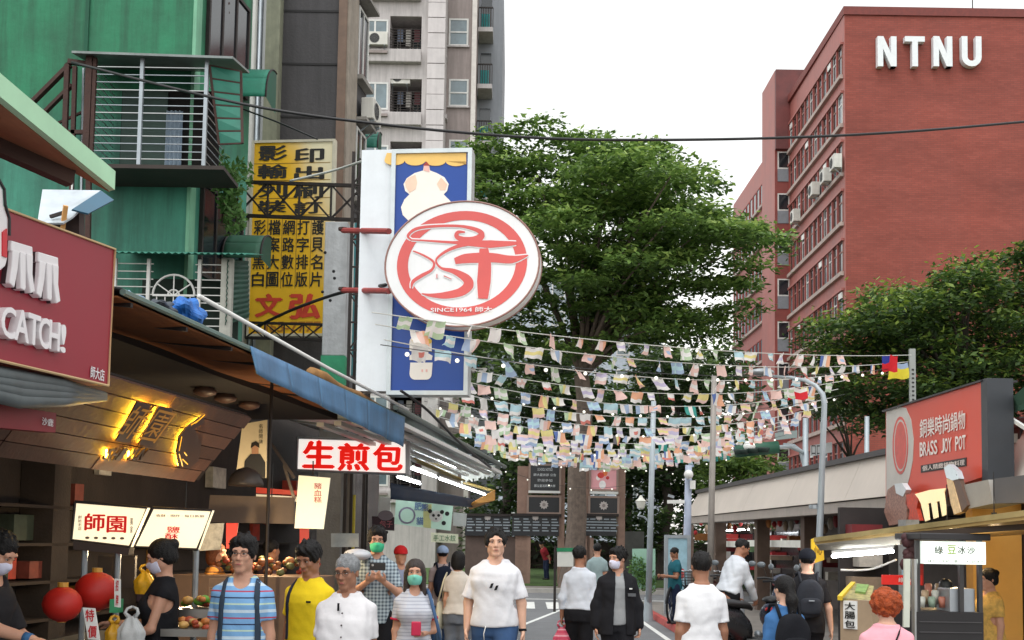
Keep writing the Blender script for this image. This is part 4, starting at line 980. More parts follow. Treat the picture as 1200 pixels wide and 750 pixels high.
plate_m = mat('brown_metal_plate', (74, 54, 46), .5, var=.15)
def wpoly(pts, o, m, name, th=.003): return MB().prism(pxpoly(WF, pts, o), WF, o - th, o).build(name, m, wsn)
led = mat('amber_led_strip', (255, 214, 110), .5, var=0, emit=120, emit_rgb=(255, 196, 50))
def strip(pts): MB().tube([WF.pt(*WF.uv(x - 2, y, .018), .018) for x, y in pts], .005, 6).build('led_strip', led, wsn)
for pts in ([(174, 476), (163, 473), (150, 495), (139, 515)], [(200, 481), (188, 478), (176, 500), (166, 519)], [(127, 527), (126, 538)], [(153, 529), (152, 539)], [(239, 490), (224, 502), (213, 512), (209, 528), (211, 545)]): strip(pts)
for ch, pts, r in (('師', [(161, 471), (177, 475), (152, 519), (136, 517)], (146, 474, 170, 516)), ('園', [(186, 476), (203, 480), (178, 523), (163, 521)], (172, 479, 196, 520))):
 wpoly(pts, .056, plate_m, 'letter_plate', .012); x0, y0, x1, y1 = r; q = WF.rect(x0, y1, x1, y0, .058); lettering(ch, WF, q[0], q[1], q[2], q[3], .058, mat('dim_gold_glow', (170, 120, 50), .4, emit=.06, emit_rgb=(255, 170, 40)), wsn, .0, name='letter')  # gold colour and faint emission stand for backlight showing through the letters
for ch, x0 in (('S', 125), ('H', 132), ('I', 140), ('Y', 152), ('U', 158), ('N', 164)): q = WF.rect(x0, 540, x0 + 6, 525, .036); lettering(ch, WF, q[0], q[1], q[2], q[3], .036, plate_m, wsn, .04, depth=.014, name='letter')
wpoly([(240, 486), (239, 496), (228, 502), (236, 520), (233, 540), (222, 549), (210, 547), (207, 530), (210, 512), (218, 502)], .056, plate_m, 'claw_emblem', .012)
for a_, b_ in (((240, 486), (229, 496)), ((213, 512), (210, 528)), ((210, 532), (214, 546)), ((216, 530), (219, 534)), ((214, 538), (220, 544)), ((224, 498), (232, 493))): MB().bar(WF.pt(*WF.uv(*a_, .058), .058), WF.pt(*WF.uv(*b_, .058), .058), .006).build('lit_edge', glow, wsn)
# hanging bulbs and pots behind the sign
for k, (px, py) in enumerate(((240, 458), (264, 466), (292, 474))):
 c = le(px, py, -1.2); o = MB().lathe([(.03, .12), (.05, .06), (.12, .0), (.11, -.03), (.03, -.06)], c, 12).build('spot_lamp', mat('brown_lamp', (88, 66, 58), .5, var=.2), smooth=True); tag(o, ['leftmost', 'middle', 'rightmost'][k] + ' of three brown lamps hanging above the wooden sign', 'lamp', 'lamps above the wooden sign')
 MB().tube([c + Vector((0, 0, .1)), Vector((c.x, c.y, 3.12))], .012, 5).build('stem', iron, o)
# --- cart with two tilted lightboxes
DC = 8.4
ca_, cb_ = ground_at(84, DC), ground_at(250, DC)
CF = Frame(ca_, cb_)
cart = thing('food_cart', 'dark food cart with two lit cream menu lightboxes', 'food cart', CF.pt(.5, 0))
lit = mat('lit_cream_panel', (255, 244, 214), .4, var=.05, scale=2, emit=.5, emit_rgb=(255, 236, 196))
for k, pts in enumerate(([(88, 588), (172, 595), (152, 641), (84, 633)], [(179, 595), (248, 598), (231, 644), (158, 641)])):
 b_ = MB().prism(pxpoly(CF, pts, .0), CF, -.08, 0).build('lightbox', lit, cart)
 pp_ = [CF.pt(*CF.uv(x, y), .0) for x, y in pts]; MB().tube(pp_ + [pp_[0]], .012, 5).build('rim', iron, b_)
q = lambda x0, y0, x1, y1: CF.rect(x0, y1, x1, y0)
for s, x0, y0, x1, y1 in (('師', 100, 602, 123, 622), ('園', 126, 605, 148, 624)):
 r_ = q(x0, y0, x1, y1); lettering(s, CF, r_[0], r_[1], r_[2], r_[3], .006, mat('lit_red_print', (200, 24, 24), .5, emit=.25, emit_rgb=(200, 10, 10), var=0), cart, .035)
for x0, y0, x1, y1, s in ((92, 604, 96, 622, '創始老店'), (153, 607, 156, 626, '獨家')):
 for i, ch in enumerate(s): h_ = (y1 - y0) / len(s); r_ = q(x0, y0 + i * h_, x1, y0 + (i + .85) * h_); lettering(ch, CF, r_[0], r_[1], r_[2], r_[3], .006, mat('grey_print', (120, 104, 90), .6), cart, .01)
for i, ch in enumerate('鹽酥雞'): r_ = q(196 - i * 2, 617 + i * 8, 211 - i * 2, 624 + i * 8); lettering(ch, CF, r_[0], r_[1], r_[2], r_[3], .006, mat('lit_red_print', (0, 0, 0)), cart, .02)
r_ = q(183, 603, 240, 606); lettering('香酥 · 現炸 · 每日新鮮', CF, r_[0], r_[1], r_[2], r_[3], .006, mat('grey_print', (0, 0, 0)), cart, .01)
r_ = q(100, 629, 146, 632); lettering('●  ●  ●  ●  ●', CF, r_[0], r_[1], r_[2], r_[3], .006, mat('grey_print', (0, 0, 0)), cart, .0)
MB().prism(pxpoly(CF, [(86, 634), (152, 642), (150, 650), (86, 644)], .02), CF, -.1, .02).build('lower_beam', mat('cart_brown', (64, 52, 48), .7), cart)
for px, y0 in ((97, 640), (136, 644), (228, 640)):
 a_, z_ = CF.uv(px, y0); MB().tube([CF.pt(a_, 0, -.05), CF.pt(a_, z_, -.05)], .022, 8).build('post', galv, cart)
r_ = q(60, 705, 150, 745); MB().fbox(CF, r_[0], r_[1], .82, .9, -.9, .25).build('counter', mat('steel_counter', (120, 120, 118), .4, metal=.6, var=.2), cart)
MB().fbox(CF, r_[0], r_[1], .1, .815, -.85, .2).build('counter_body', mat('cart_body', (58, 52, 50), .7, var=.3), cart)
r_ = q(88, 652, 134, 692); MB().fbox(CF, r_[0], r_[1], r_[2], r_[3], -.5, -.45).build('back_panel', mat('cart_back', (58, 50, 48), .7, var=.25), cart)
# items on the cart: red pots, tags, bag, bottle
for k, (px, py, d, rr, lab) in enumerate(((73, 708, 7.6, .125, 'left red paper lantern on the dark stall counter'), (113, 693, 7.9, .145, 'right red paper lantern beside the cart post'))):
 c = at(px, py, d); n = 12
 o = MB().lathe([(max(.03, rr * math.sin(math.pi * i / 14)) * (1 + .025 * (i % 2)), -rr * .92 * math.cos(math.pi * i / 14)) for i in range(15)], c, 20).build('red_lantern', mat('red_paper', (186, 32, 22), .55, var=.16), smooth=True); tag(o, lab, 'lantern')
 MB().lathe([(.035, 0), (.035, .03)], c + Vector((0, 0, rr * .9)), 10).build('cap', mat('lantern_gold', (200, 150, 60), .4), o); MB().lathe([(.03, 0), (.03, .025)], c + Vector((0, 0, -rr * .95)), 10).build('base_ring', mat('lantern_gold', (0, 0, 0)), o)
def price_card(px0, py0, px1, py1, d, txt, label, tilt=6, m=None, tm=None):
 A_, B_ = ground_at(px0, d), ground_at(px1, d); F_ = Frame(A_, B_); r_ = F_.rect(px0, py1, px1, py0)
 o = MB().prism(ccw([F_.uv(px0, py0), F_.uv(px1, py0 + 1), F_.uv(px1 + tilt, py1), F_.uv(px0 + tilt, py1 - 1)]), F_, -.012, 0).build('price_card', m or white_plastic); tag(o, label, 'card')
 n = len(txt); h_ = (py1 - py0) / n
 for i, ch in enumerate(txt):
  k_ = tilt * (i + .5) / n; q_ = F_.rect(px0 + k_ + 2, py0 + (i + .85) * h_, px1 + k_ - 2, py0 + (i + .12) * h_); lettering(ch, F_, q_[0], q_[1], q_[2], q_[3], .004, tm or mat('price_red', (196, 40, 48), .6), o, .03)
 return o
price_card(97, 712, 111, 750, 7.4, '特價', 'white price card with red characters below the cart lightboxes', 6)
price_card(134, 678, 141, 712, 7.7, '招牌', 'narrow white card with red foot on the cart post', 0)
# white plastic bag with knotted top, yellow drink bag
c = at(154, 736, 7.5)
def carrier(c, w, h, dp):
 """A full plastic carrier: boxy below, gathered to a neck, two ears above."""
 def fn(u, v):
  th = u * 2 * math.pi; k = 1 if v < .55 else 1 - (v - .55) / .45 * .72; k *= .86 + .14 * math.sin(min(1, v * 2) * 1.57); fold = 1 + (.03 + .1 * v) * math.sin(7 * th + 4 * v) + .04 * math.sin(13 * th - 9 * v)
  cx_, sy_ = math.cos(th), math.sin(th); return c + Vector((w * k * fold * abs(cx_) ** .7 * (1 if cx_ > 0 else -1), dp * k * fold * abs(sy_) ** .7 * (1 if sy_ > 0 else -1), h * (v - .6)))
 mb = MB().grid(40, 16, fn)
 for s_ in (-1, 1): mb.tube([c + Vector((s_ * w * .2, 0, h * .36)), c + Vector((s_ * w * .5, -.01, h * .5)), c + Vector((s_ * w * .38, 0, h * .62)), c + Vector((0, 0, h * .68))], [.018, .012, .01, .008], 7)
 return mb
c = at(154, 738, 7.5)
o = carrier(c, .085, .22, .06).build('plastic_bag', mat('white_poly_bag', (206, 208, 208), .35, var=.1, scale=14, trans=.3, bump=.3, bscale=30), smooth=True); tag(o, 'crumpled white plastic carrier bag on the cart counter', 'bag')
c = at(134, 740, 7.5); o = carrier(c, .055, .15, .04).build('drink_bag', mat('yellow_drink_bag', (214, 160, 40), .3, var=.25, scale=4, trans=.2), smooth=True); tag(o, 'bag of yellow drink left of the white plastic bag', 'bag')
c = at(170, 680, 8.6); o = carrier(c, .075, .17, .05).build('yellow_bag', mat('yellow_snack', (232, 178, 34), .4, var=.3, scale=10), smooth=True); tag(o, 'bright yellow snack bag hanging in front of the woman in black', 'bag')
o = MB().box(tuple(at(228, 712, 8.3) - Vector((.1, .2, .06))), tuple(at(228, 712, 8.3) + Vector((.26, .35, 0)))).build('food_tray', mat('steel_tray', (130, 128, 124), .35, metal=.7)); tag(o, 'steel food tray with skewers beside the striped shirt man', 'tray')
ctr = at(236, 707, 8.3)
for k in range(22):
 c = ctr + Vector((rnd.uniform(-.16, .16), rnd.uniform(-.1, .12), rnd.uniform(-.01, .04)))
 MB().ball(c, rnd.uniform(.025, .045), 8, sz=.7).build('food_piece', mat(f'food_{k % 4}', [(96, 150, 50), (196, 120, 60), (206, 160, 90), (170, 70, 40)][k % 4], .5, var=.3, scale=20), o, smooth=True)
lower = at(232, 735, 8.0); o2 = MB().box(tuple(lower - Vector((.2, .2, .05))), tuple(lower + Vector((.3, .3, 0)))).build('food_tray', mat('steel_tray', (0, 0, 0))); tag(o2, 'lower steel tray heaped with orange fried pieces', 'tray')
for k in range(24):
 c = lower + Vector((rnd.uniform(-.18, .26), rnd.uniform(-.16, .2), rnd.uniform(.0, .05))); MB().ball(c, rnd.uniform(.025, .045), 8, sz=.7).build('food_piece', mat(f'food_{[1, 2, 3][k % 3]}', (0, 0, 0)), o2, smooth=True)
for a0, z0, a1, z1, m_ in ((128, 702, 136, 716, 'green_box'),):
 o = MB().box(tuple(at(128, 718, 7.8)), tuple(at(128, 718, 7.8) + Vector((.06, .1, .09)))).build('snack_box', mat('green_box', (60, 160, 110), .5)); tag(o, 'small green box standing on the cart counter', 'box')
# --- stall boards and notices between the cart and the lightbox sign
DN = 11.2
NFm = Frame(ground_at(225, DN), ground_at(350, DN))
def board(name, pts, d, m, label, cat='sign', th=.03, F_=None):
 F_ = F_ or Frame(ground_at(pts[0][0], d), ground_at(pts[0][0] + 50, d))
 o = MB().prism(pxpoly(F_, pts), F_, -th, 0).build(name, m); tag(o, label, cat); return o, F_
def fl_let(o, F_, s, x0, y0, x1, y1, m, bold=.02): r_ = F_.rect(x0, y1, x1, y0); return lettering(s, F_, r_[0], r_[1], r_[2], r_[3], .005, m, o, bold)
o, F_ = board('stall_board', [(246, 580), (345, 583), (345, 614), (243, 612)], 11.4, mat('brown_steel_board', (112, 96, 84), .45, metal=.3, var=.15), 'plain brown metal board above the food display', 'board')
o, F_ = board('menu_poster', [(232, 614), (262, 613), (258, 644), (226, 646)], 10.6, mat('grey_photo_print', (168, 166, 160), .6, var=.4, scale=14), 'black and white printed menu poster beside red strip', 'poster')
MB().prism(pxpoly(F_, [(265, 613), (279, 613), (276, 642), (265, 643)]), F_, -.02, .003).build('red_strip', mat('poster_red', (212, 40, 34), .5), o)
o, F_ = board('white_shelf_sign', [(300, 571), (348, 575), (348, 580), (300, 578)], 13.0, mat('red_shelf_edge', (190, 60, 48), .5), 'red edged shelf strip behind the hanging white sign', 'shelf')
o, F_ = board('white_shelf_sign', [(300, 579), (348, 582), (348, 588), (300, 586)], 13.0, white_plastic, 'white shelf strip below the red edged one', 'shelf')
# portrait poster: a plain generic figure in a dark suit
o, F_ = board('portrait_poster', [(284, 497), (313, 492), (312, 560), (276, 560)], 12.4, mat('beige_poster', (206, 196, 168), .6, var=.08), 'tall beige poster of a figure in a dark suit', 'poster')
for pts, m_ in (([(285, 560), (287, 540), (294, 532), (305, 532), (311, 542), (311, 560)], mat('poster_suit', (40, 42, 46), .6)), ([(295, 533), (295, 525), (299, 521), (303, 525), (303, 533)], mat('poster_skin', (170, 130, 104), .6)), ([(294, 525), (295, 519), (300, 517), (304, 520), (304, 525), (299, 522)], mat('poster_hair', (30, 26, 26), .6)), ([(298, 533), (300, 533), (300, 541)], white_plastic)):
 MB().prism(pxpoly(F_, pts), F_, -.005, .004 + .002 * len(pts) / 6).build('print', m_, o)
for i, ch in enumerate('名師開講'): fl_let(o, F_, ch, 303.5, 497 + i * 6, 308, 502 + i * 6, mat('poster_hair', (0, 0, 0)), .0)
c = at(288, 566, 11.0); o = MB().lathe([(.02, .15), (.08, .13), (.14, .08), (.17, 0), (.165, -.03)], c, 18).build('domed_cover', mat('dark_grey_lid', (70, 62, 58), .5, var=.2), smooth=True); tag(o, 'dark domed food cover on the stall shelf under the poster', 'food cover')
MB().tube([at(314, 640, 10.9), at(313, 500, 10.9)], .03, 8).build('post', iron, cart) if False else None
pst = MB().tube([(at(314, 600, 10.9).x, at(314, 600, 10.9).y, 0), (at(314, 600, 10.9).x, at(314, 600, 10.9).y, 3.15)], .016, 8).build('awning_post', iron); tag(pst, 'thin black awning post right of the portrait poster', 'post')
br = MB().bar(at(333, 545, 12), at(345, 585, 12), .03).bar(at(318, 520, 12), at(345, 560, 12), .03).build('bracket', iron); tag(br, 'black diagonal braces beside the portrait poster', 'bracket')
# heaped food behind the walkers
fd = thing('food_display', 'glass fronted counter heaped with fried food behind the walking men', 'food stall', NFm.pt(.5, 0))
r_ = NFm.rect(288, 690, 345, 645); MB().fbox(NFm, -.2, r_[1] + .3, .1, r_[2] + .12, -.6, .1).build('counter', mat('stall_brown', (110, 86, 70), .6, var=.2), fd)
MB().fbox(NFm, .1, .35, .75, .95, .1, .115).build('price_label', mat('tan_label', (180, 160, 130), .6), fd)
for k in range(60):
 a_ = rnd.uniform(.2, r_[1] + .2); z_ = r_[2] + .14 + rnd.random() * .16; MB().ball(NFm.pt(a_, z_, -.1 - rnd.random() * .35), rnd.uniform(.03, .055), 7, sz=.75).build('food_piece', mat(f'fry_{k % 5}', [(140, 84, 50), (110, 70, 44), (166, 110, 70), (96, 100, 60), (150, 60, 44)][k % 5], .6, var=.3, scale=18), fd, smooth=True)
o, F_ = board('counter_board', [(245, 678), (282, 676), (282, 745), (240, 745)], 9.4, mat('kraft_board', (146, 118, 94), .8, var=.12), 'kraft brown board on the counter behind the striped shirt man', 'board'); fl_let(o, F_, '▤', 245, 688, 260, 700, mat('pale_kraft_print', (176, 150, 124), .8), 0)
# --- 生煎包 lightbox
DS2 = 16.4
o, F_ = board('lightbox_sign', [(350, 514), (475, 518), (475, 555), (349, 550)], DS2, mat('lit_white_sign', (250, 246, 240), .4, var=0, emit=.45, emit_rgb=(255, 248, 240)), 'white lightbox sign with three large red characters under the blue awning', th=.22)
fl_let(o, F_, '生', 356, 517, 391, 548, mat('lit_red', (226, 40, 30), .4, emit=.4, emit_rgb=(240, 20, 10), var=0), .06)
for s, x0, x1 in (('煎', 397, 432), ('包', 438, 471)): fl_let(o, F_, s, x0, 520, x1, 551, mat('lit_red', (0, 0, 0)), .06)
r_ = F_.rect(348, 551, 476, 513); pts_ = [F_.pt(*F_.uv(x, y), .01) for x, y in ((349, 513), (475.5, 517), (475.5, 556), (348.5, 551))]; MB().tube(pts_ + [pts_[0]], .02, 5).build('rim', galv, o)
MB().fbox(F_, F_.uv(475.5, 530)[0], F_.uv(480, 530)[0], F_.uv(477, 556)[1], F_.uv(477, 517)[1], -.22, .0).build('end_panel', mat('pale_end_panel', (206, 206, 208), .5), o)
# --- hanging white sign
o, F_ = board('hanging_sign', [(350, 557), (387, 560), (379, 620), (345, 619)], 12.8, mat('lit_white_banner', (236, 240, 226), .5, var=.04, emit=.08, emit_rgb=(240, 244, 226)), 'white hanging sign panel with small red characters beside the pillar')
for i, ch in enumerate('豬血糕'): fl_let(o, F_, ch, 368, 566 + i * 8, 377, 573 + i * 8, mat('faded_red_print', (176, 84, 84), .6), .01)
MB().tube([at(367, 557, 12.8), at(367, 540, 12.8)], .008, 5).build('hook', iron, o)
# --- pillar and yellow pipe
p = ground_at(398, 17.9); o = MB().box((p.x - .19, p.y, 0), (p.x + .17, p.y + .4, 3.3)).build('pillar_post', mat('plain_grey_pillar', (146, 138, 130), .8, var=.14, streak=.3), bevel=.02); tag(o, 'plain grey arcade pillar under the white lightbox sign', 'pillar')
o['kind'] = 'thing'
p = ground_at(413.5, 17.7); o = MB().tube([(p.x, p.y, 0), (p.x, p.y, zat(413, 580, 17.7))], .03, 8).build('gas_pipe', mat('yellow_pipe', (206, 186, 50), .5)); tag(o, 'yellow vertical pipe on the right edge of the grey pillar', 'pipe')
o, F_ = board('notice_sheet', [(388, 625), (420, 625), (420, 641), (388, 641)], 14.5, mat('pale_notice', (190, 194, 190), .6, var=.15, scale=10), 'pale notice panel at the foot of the grey pillar', 'notice')
o, F_ = board('red_strip_board', [(351, 619), (362, 619), (362, 668), (351, 668)], 12.9, mat('stall_red_strip', (166, 40, 44), .6), 'vertical red strip behind the yellow shirt man', 'board')
# --- bright shop tubes, racks: silver roofed awnings further up
def fluor(p, q, label, parent=None):
 t = thing('fluorescent_lamp', label, 'lamp', p, 0, 'fluorescent tubes under the silver awnings')
 MB().bar(p + Vector((0, 0, .045)), q + Vector((0, 0, .045)), .03, .03).build('fixture', white_plastic, t); MB().tube([p, q], .018, 8).build('tube', mat('lit_tube', (255, 255, 250), .3, var=0, emit=20.0, emit_rgb=(245, 250, 255)), t); return t
silver = mat('silver_foil_sheet', (216, 222, 218), .4, metal=.0, var=.15, scale=4, bump=.3, bscale=12)
s2, s3 = les(462), les(586)
av = thing('awning', 'silver lined awning with bright tubes beyond the blue tarp', 'awning', LE.pt(s2, 3.1))
sheet('lining', silver, LE.pt(s2, 3.12, .0), LE.pt(s3, 3.02, .0), LE.pt(s3, 3.3, -2.2), LE.pt(s2, 3.4, -2.2), av, 24, 6, -.05)
sheet('roof', mat('dark_green_roof', (60, 72, 66), .6, var=.3), LE.pt(s2, 3.2, .05), LE.pt(s3, 3.12, .05), LE.pt(s3, 3.5, -2.4), LE.pt(s2, 3.55, -2.4), av, 8, 3)
MB().tube([LE.pt(s2 - .3, 3.24, .06), LE.pt(s3 + .2, 3.11, .06)], .035, 8).build('front_tube', mat('grey_tube', (104, 116, 112), .4, metal=.4), av)
for k in range(5): MB().bar(LE.pt(s2 - .2, 3.1 - .015 * k, -.02 - .22 * k), LE.pt(s3, 2.98 - .015 * k, -.02 - .22 * k), .09, .05).build('light_rail', white_plastic, av)
for k in range(7): s_ = s2 + (s3 - s2) * (k + .3) / 7; MB().bar(LE.pt(s_, 3.08, 0), LE.pt(s_, 3.26, -1.8), .03).build('rafter', galv, av)
for k, (pa, pb) in enumerate((((474, 501), (513, 519)), ((517, 520), (571, 540)), ((482, 522), (496, 528)), ((500, 531), (533, 548)), ((482, 549), (511, 559)), ((515, 561), (569, 580)), ((466, 559), (492, 567)))):
 oo = -.35 - .5 * (k // 2); fluor(le(*pa, oo), le(*pb, oo), ['uppermost near tube', 'uppermost far tube ending at the white fringe', 'short middle tube', 'middle tube above the ochre plank', 'lower near tube beside the lightbox sign', 'lower far tube above the navy awning', 'lowest tube tucked under the navy awning'][k] + ' among the fluorescent lamps of the silver awnings')
# white fringe at its end
fg = thing('fringe_valance', 'white fringed valance hanging at the far end of the silver awning', 'valance', le(565, 550, -.2))
pA_, pB_ = le(541, 549, -1.0), le(586, 539, .02)
for k in range(26):
 u0, u1 = k / 26, (k + .86) / 26; a_, b_ = pA_.lerp(pB_, u0), pA_.lerp(pB_, u1); h_ = Vector((0, 0, -.26 - .07 * rnd.random()))
 MB().add([a_, b_, b_ + h_, a_ + h_ * .97], [(0, 1, 2, 3)]).build('strip', mat('white_fringe', (226, 230, 224), .7, trans=.3), fg, solid=.004)
nv = thing('awning', 'navy awning with orange end board beneath the bright tubes', 'awning', le(500, 580, -.6))
sheet('navy_sheet', mat('navy_canvas', (40, 54, 76), .6, var=.2), le(458, 566, -1.0), le(556, 585, -.6), le(556, 595, -.6), le(458, 585, -1.0), nv, 8, 3)
MB().add([le(548, 592, -.7), le(580, 574, -.1), le(580, 586, -.1), le(551, 597, -.7)], [(0, 1, 2, 3)]).build('orange_end_board', mat('orange_board', (198, 140, 66), .6, var=.15), nv, solid=.02)
MB().bar(le(546, 566, -.9), le(577, 575, -.2), .12, .03).build('ochre_plank', mat('ochre_plank', (176, 150, 70), .6), nv); MB().bar(le(482, 537, -.9), le(541, 563, -.5), .14, .02).build('ochre_plank', mat('ochre_plank', (0, 0, 0)), nv)
# --- panda sign and smaller boards beyond
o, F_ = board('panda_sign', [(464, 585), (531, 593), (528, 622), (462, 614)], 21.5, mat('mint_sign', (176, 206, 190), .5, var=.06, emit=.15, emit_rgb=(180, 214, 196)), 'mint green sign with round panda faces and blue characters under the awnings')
def disc(F_, cx, cy, r, o_, m, parent, ry=None, name='print', n=16):
 pts = [(cx + r * math.cos(2 * math.pi * i / n), cy + (ry or r) * math.sin(2 * math.pi * i / n)) for i in range(n)]; return MB().prism(pxpoly(F_, pts), F_, 0, o_).build(name, m, parent)
yl = MB().prism(pxpoly(F_, [(496, 590), (506, 591), (505, 619), (496, 618)]), F_, 0, .003).build('print', mat('pale_yellow_print', (220, 220, 150), .5), o)
disc(F_, 477, 604, 10, .006, mat('violet_print', (150, 140, 170), .6), o); disc(F_, 477, 604, 8, .009, mat('mint_sign', (0, 0, 0)), o)
for ch, x, y in (('肥', 486, 589), ('熊', 494, 590), ('貓', 488, 606)): fl_let(o, F_, ch, x, y, x + 8, y + 9, mat('blue_print', (90, 120, 180), .6), .03)
disc(F_, 511, 605, 8, .006, white_plastic, o, 7)
for dx, dy, rr in ((-7, -6, 2.4), (7, -5, 2.4), (-3, -1, 1.7), (3, -1, 1.7), (0, 3, 1.1)): disc(F_, 511 + dx, 605 + dy, rr, .009, black_plastic, o)
for px, py in ((524, 602), (520, 613)): disc(F_, px, py, 2.6, .009, black_plastic, o)
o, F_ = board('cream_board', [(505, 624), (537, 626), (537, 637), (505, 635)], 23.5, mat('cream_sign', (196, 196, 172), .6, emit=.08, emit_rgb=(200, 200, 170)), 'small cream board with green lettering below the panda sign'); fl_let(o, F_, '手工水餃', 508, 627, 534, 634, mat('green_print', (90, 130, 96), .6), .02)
o, F_ = board('white_board', [(531, 600), (547, 602), (546, 617), (531, 616)], 23.0, mat('grey_white_board', (172, 174, 170), .6), 'small grey white board right of the panda sign')
o, F_ = board('menu_board', [(436, 605), (462, 606), (462, 622), (436, 620)], 20, mat('dark_plum_board', (72, 52, 62), .6), 'dark oval topped board left of the panda sign'); disc(F_, 452, 604, 9, .006, mat('greyish_emblem', (150, 140, 150), .6), o, 6); fl_let(o, F_, '包子', 445, 610, 460, 618, mat('pinkish_print', (190, 110, 120), .6), .03)
o, F_ = board('white_column_panel', [(444, 583), (458, 583), (457, 604), (443, 604)], 20.5, white_plastic, 'bright white narrow panel under the navy awning')
o, F_ = board('yellow_post_panel', [(427, 590), (431, 590), (430, 640), (426, 640)], 19.5, mat('pale_wood_post', (170, 150, 110), .7), 'pale wooden upright beside the dark plum board', 'post')
# --- the wires
def cable(pts, r, label, m=black_plastic, name='overhead_cable', cat='cable', sub=8):
 P = [Vector(p) for p in pts]; out = []
 for i in range(len(P) - 1):
  p0, p1, p2, p3 = P[max(i - 1, 0)], P[i], P[i + 1], P[min(i + 2, len(P) - 1)]
  for k in range(sub):
   t = k / sub; out.append(.5 * ((2 * p1) + (p2 - p0) * t + (2 * p0 - 5 * p1 + 4 * p2 - p3) * t * t + (3 * p1 - p0 - 3 * p2 + p3) * t ** 3))
 out.append(P[-1]); o = MB().tube(out, r, 6).build(name, m, smooth=True); return tag(o, label, cat)
cable([at(84, 73, 13.6), at(280, 121, 12.6), at(450, 146, 12.4), at(620, 161, 12.6), at(760, 164, 13), at(930, 161, 13.6), at(1080, 153, 14.2), at(1240, 139, 15)], .016, 'long dark cable crossing the whole sky from the green building')
cable([at(300, 383, 15.5), at(345, 362, 15), at(400, 343, 14.5), at(452, 334, 13.4)], .022, 'thick black cable rising past the concrete post to the round sign')
cable([at(340, 212, 18), at(390, 200, 17.6), at(430, 187, 16.5)], .02, 'pale rod rising from the lattice girder to the white sign panel', white_plastic, 'pale_rod', 'rod')
cable([at(285, 128, 17), at(330, 145, 16.5), at(372, 163, 16.2)], .012, 'thin sagging cable from the teal awning to the yellow sign')
cable([at(470, 458, 13), at(500, 480, 13.6), at(540, 520, 15), at(575, 548, 17)], .018, 'dark stay cable from the foot of the blue sign along the awnings')
# ================================================================== RIGHT SIDE
RX0 = 6.1
def rline(d): return Vector((RX0 - .03 * d, d, 0))
RWf, RWn = rline(34.0), rline(9.0)
RW = Frame(RWf, RWn)                                     # left = far end, right = near end
def rw(px, py, o=0.0): a, z = RW.uv(px, py, o); return RW.pt(a, z, o)
beige = mat('beige_fascia', (200, 190, 180), .6, var=.06, scale=1.2, streak=.06)
arc_ = thing('shop_arcade', 'low beige arcade building with sloping fascia on the right side', 'building', RW.pt(10, 0))
fa0 = RW.uv(803, 613)[0]; L_ = (RWn - RWf).length
def rq(pts, m, name, parent=None, oo=None, solid=.03):
 return MB().add([rw(x, y, o) for x, y, o in pts], [tuple(range(len(pts)))]).build(name, m, parent or arc_, solid=solid)
# fascia in panels (each a piece of its own)
zt0, zt1 = RW.uv(840, 571, -.25)[1], RW.uv(1038, 537, -.25)[1]
zb0 = RW.uv(940, 592)[1]; zc = (RW.uv(840, 602.5)[1] + RW.uv(1038, 581)[1]) / 2; zl = (RW.uv(840, 612)[1] + RW.uv(1038, 595.5)[1]) / 2
ztm = (zt0 + zt1) / 2
n_ = 7; s_e = RW.uv(1040, 580)[0] + 9
edges_ = [fa0 + (s_e - fa0) * i / n_ for i in range(n_ + 1)]
for i in range(n_):
 a0, a1 = edges_[i] + .006, edges_[i + 1] - .006; cutl = .55 if i == 0 else 0
 MB().hexa([RW.pt(a0, zc, .02), RW.pt(a1, zc, .02), RW.pt(a1, zc, -.2), RW.pt(a0, zc, -.2), RW.pt(a0 + cutl, ztm, -.28), RW.pt(a1, ztm, -.28), RW.pt(a1, ztm, -.5), RW.pt(a0 + cutl, ztm, -.5)]).build('fascia_panel', beige, arc_)
 MB().fbox(RW, a0, a1, zl, zc - .02, -.2, -.02).build('lower_fascia', mat('grey_beige_band', (172, 162, 154), .65, var=.1, streak=.15), arc_)
MB().fbox(RW, fa0 + .45, s_e, ztm, ztm + .09, -1.0, -.2).build('coping', mat('dark_coping', (74, 72, 74), .6), arc_)
MB().fbox(RW, fa0 + .4, s_e, ztm - .3, ztm - .02, -7, -.5).build('roof', concrete, arc_)
MB().fbox(RW, fa0, s_e, zl + .02, zl + .06, -3.2, -.2).build('soffit', mat('dim_soffit', (92, 84, 78), .8, var=.2), arc_)
MB().fbox(RW, fa0 + .3, s_e, 0, zl, -6, -2.6).build('back_wall', mat('shop_back_wall', (98, 90, 86), .8, var=.3, scale=1.2), arc_)
# shop fronts: shutters, glass, pillars
for px0, px1, m_, nm in ((838, 858, mat('pale_shutter', (186, 188, 186), .5, var=.1), 'shutter'), (862, 884, glass, 'shop_window'), (888, 906, mat('pale_shutter', (0, 0, 0)), 'shutter'), (910, 938, mat('dim_window', (52, 50, 54), .2, var=.4, scale=1), 'shop_window'), (940, 962, mat('pale_shutter', (0, 0, 0)), 'shutter'), (985, 1010, mat('dim_window', (0, 0, 0)), 'shop_window')):
 r_ = RW.rect(px0, 640, px1, 700, -2.55); MB().fbox(RW, r_[0], r_[1], .15, 2.0, -2.6, -2.52).build(nm, m_, arc_); MB().frame(RW, r_[0] - .03, r_[1] + .03, .1, 2.05, .05, -2.6, -2.5).build('frame', iron, arc_)
for px in (800, 836, 884, 938, 1000):
 a_ = RW.uv(px, 640, -.5)[0]; MB().fbox(RW, a_, a_ + .28, 0, zl + .02, -.8, -.5).build('pillar', mat('brown_pillar', (112, 92, 80), .7, var=.2, streak=.3), arc_)
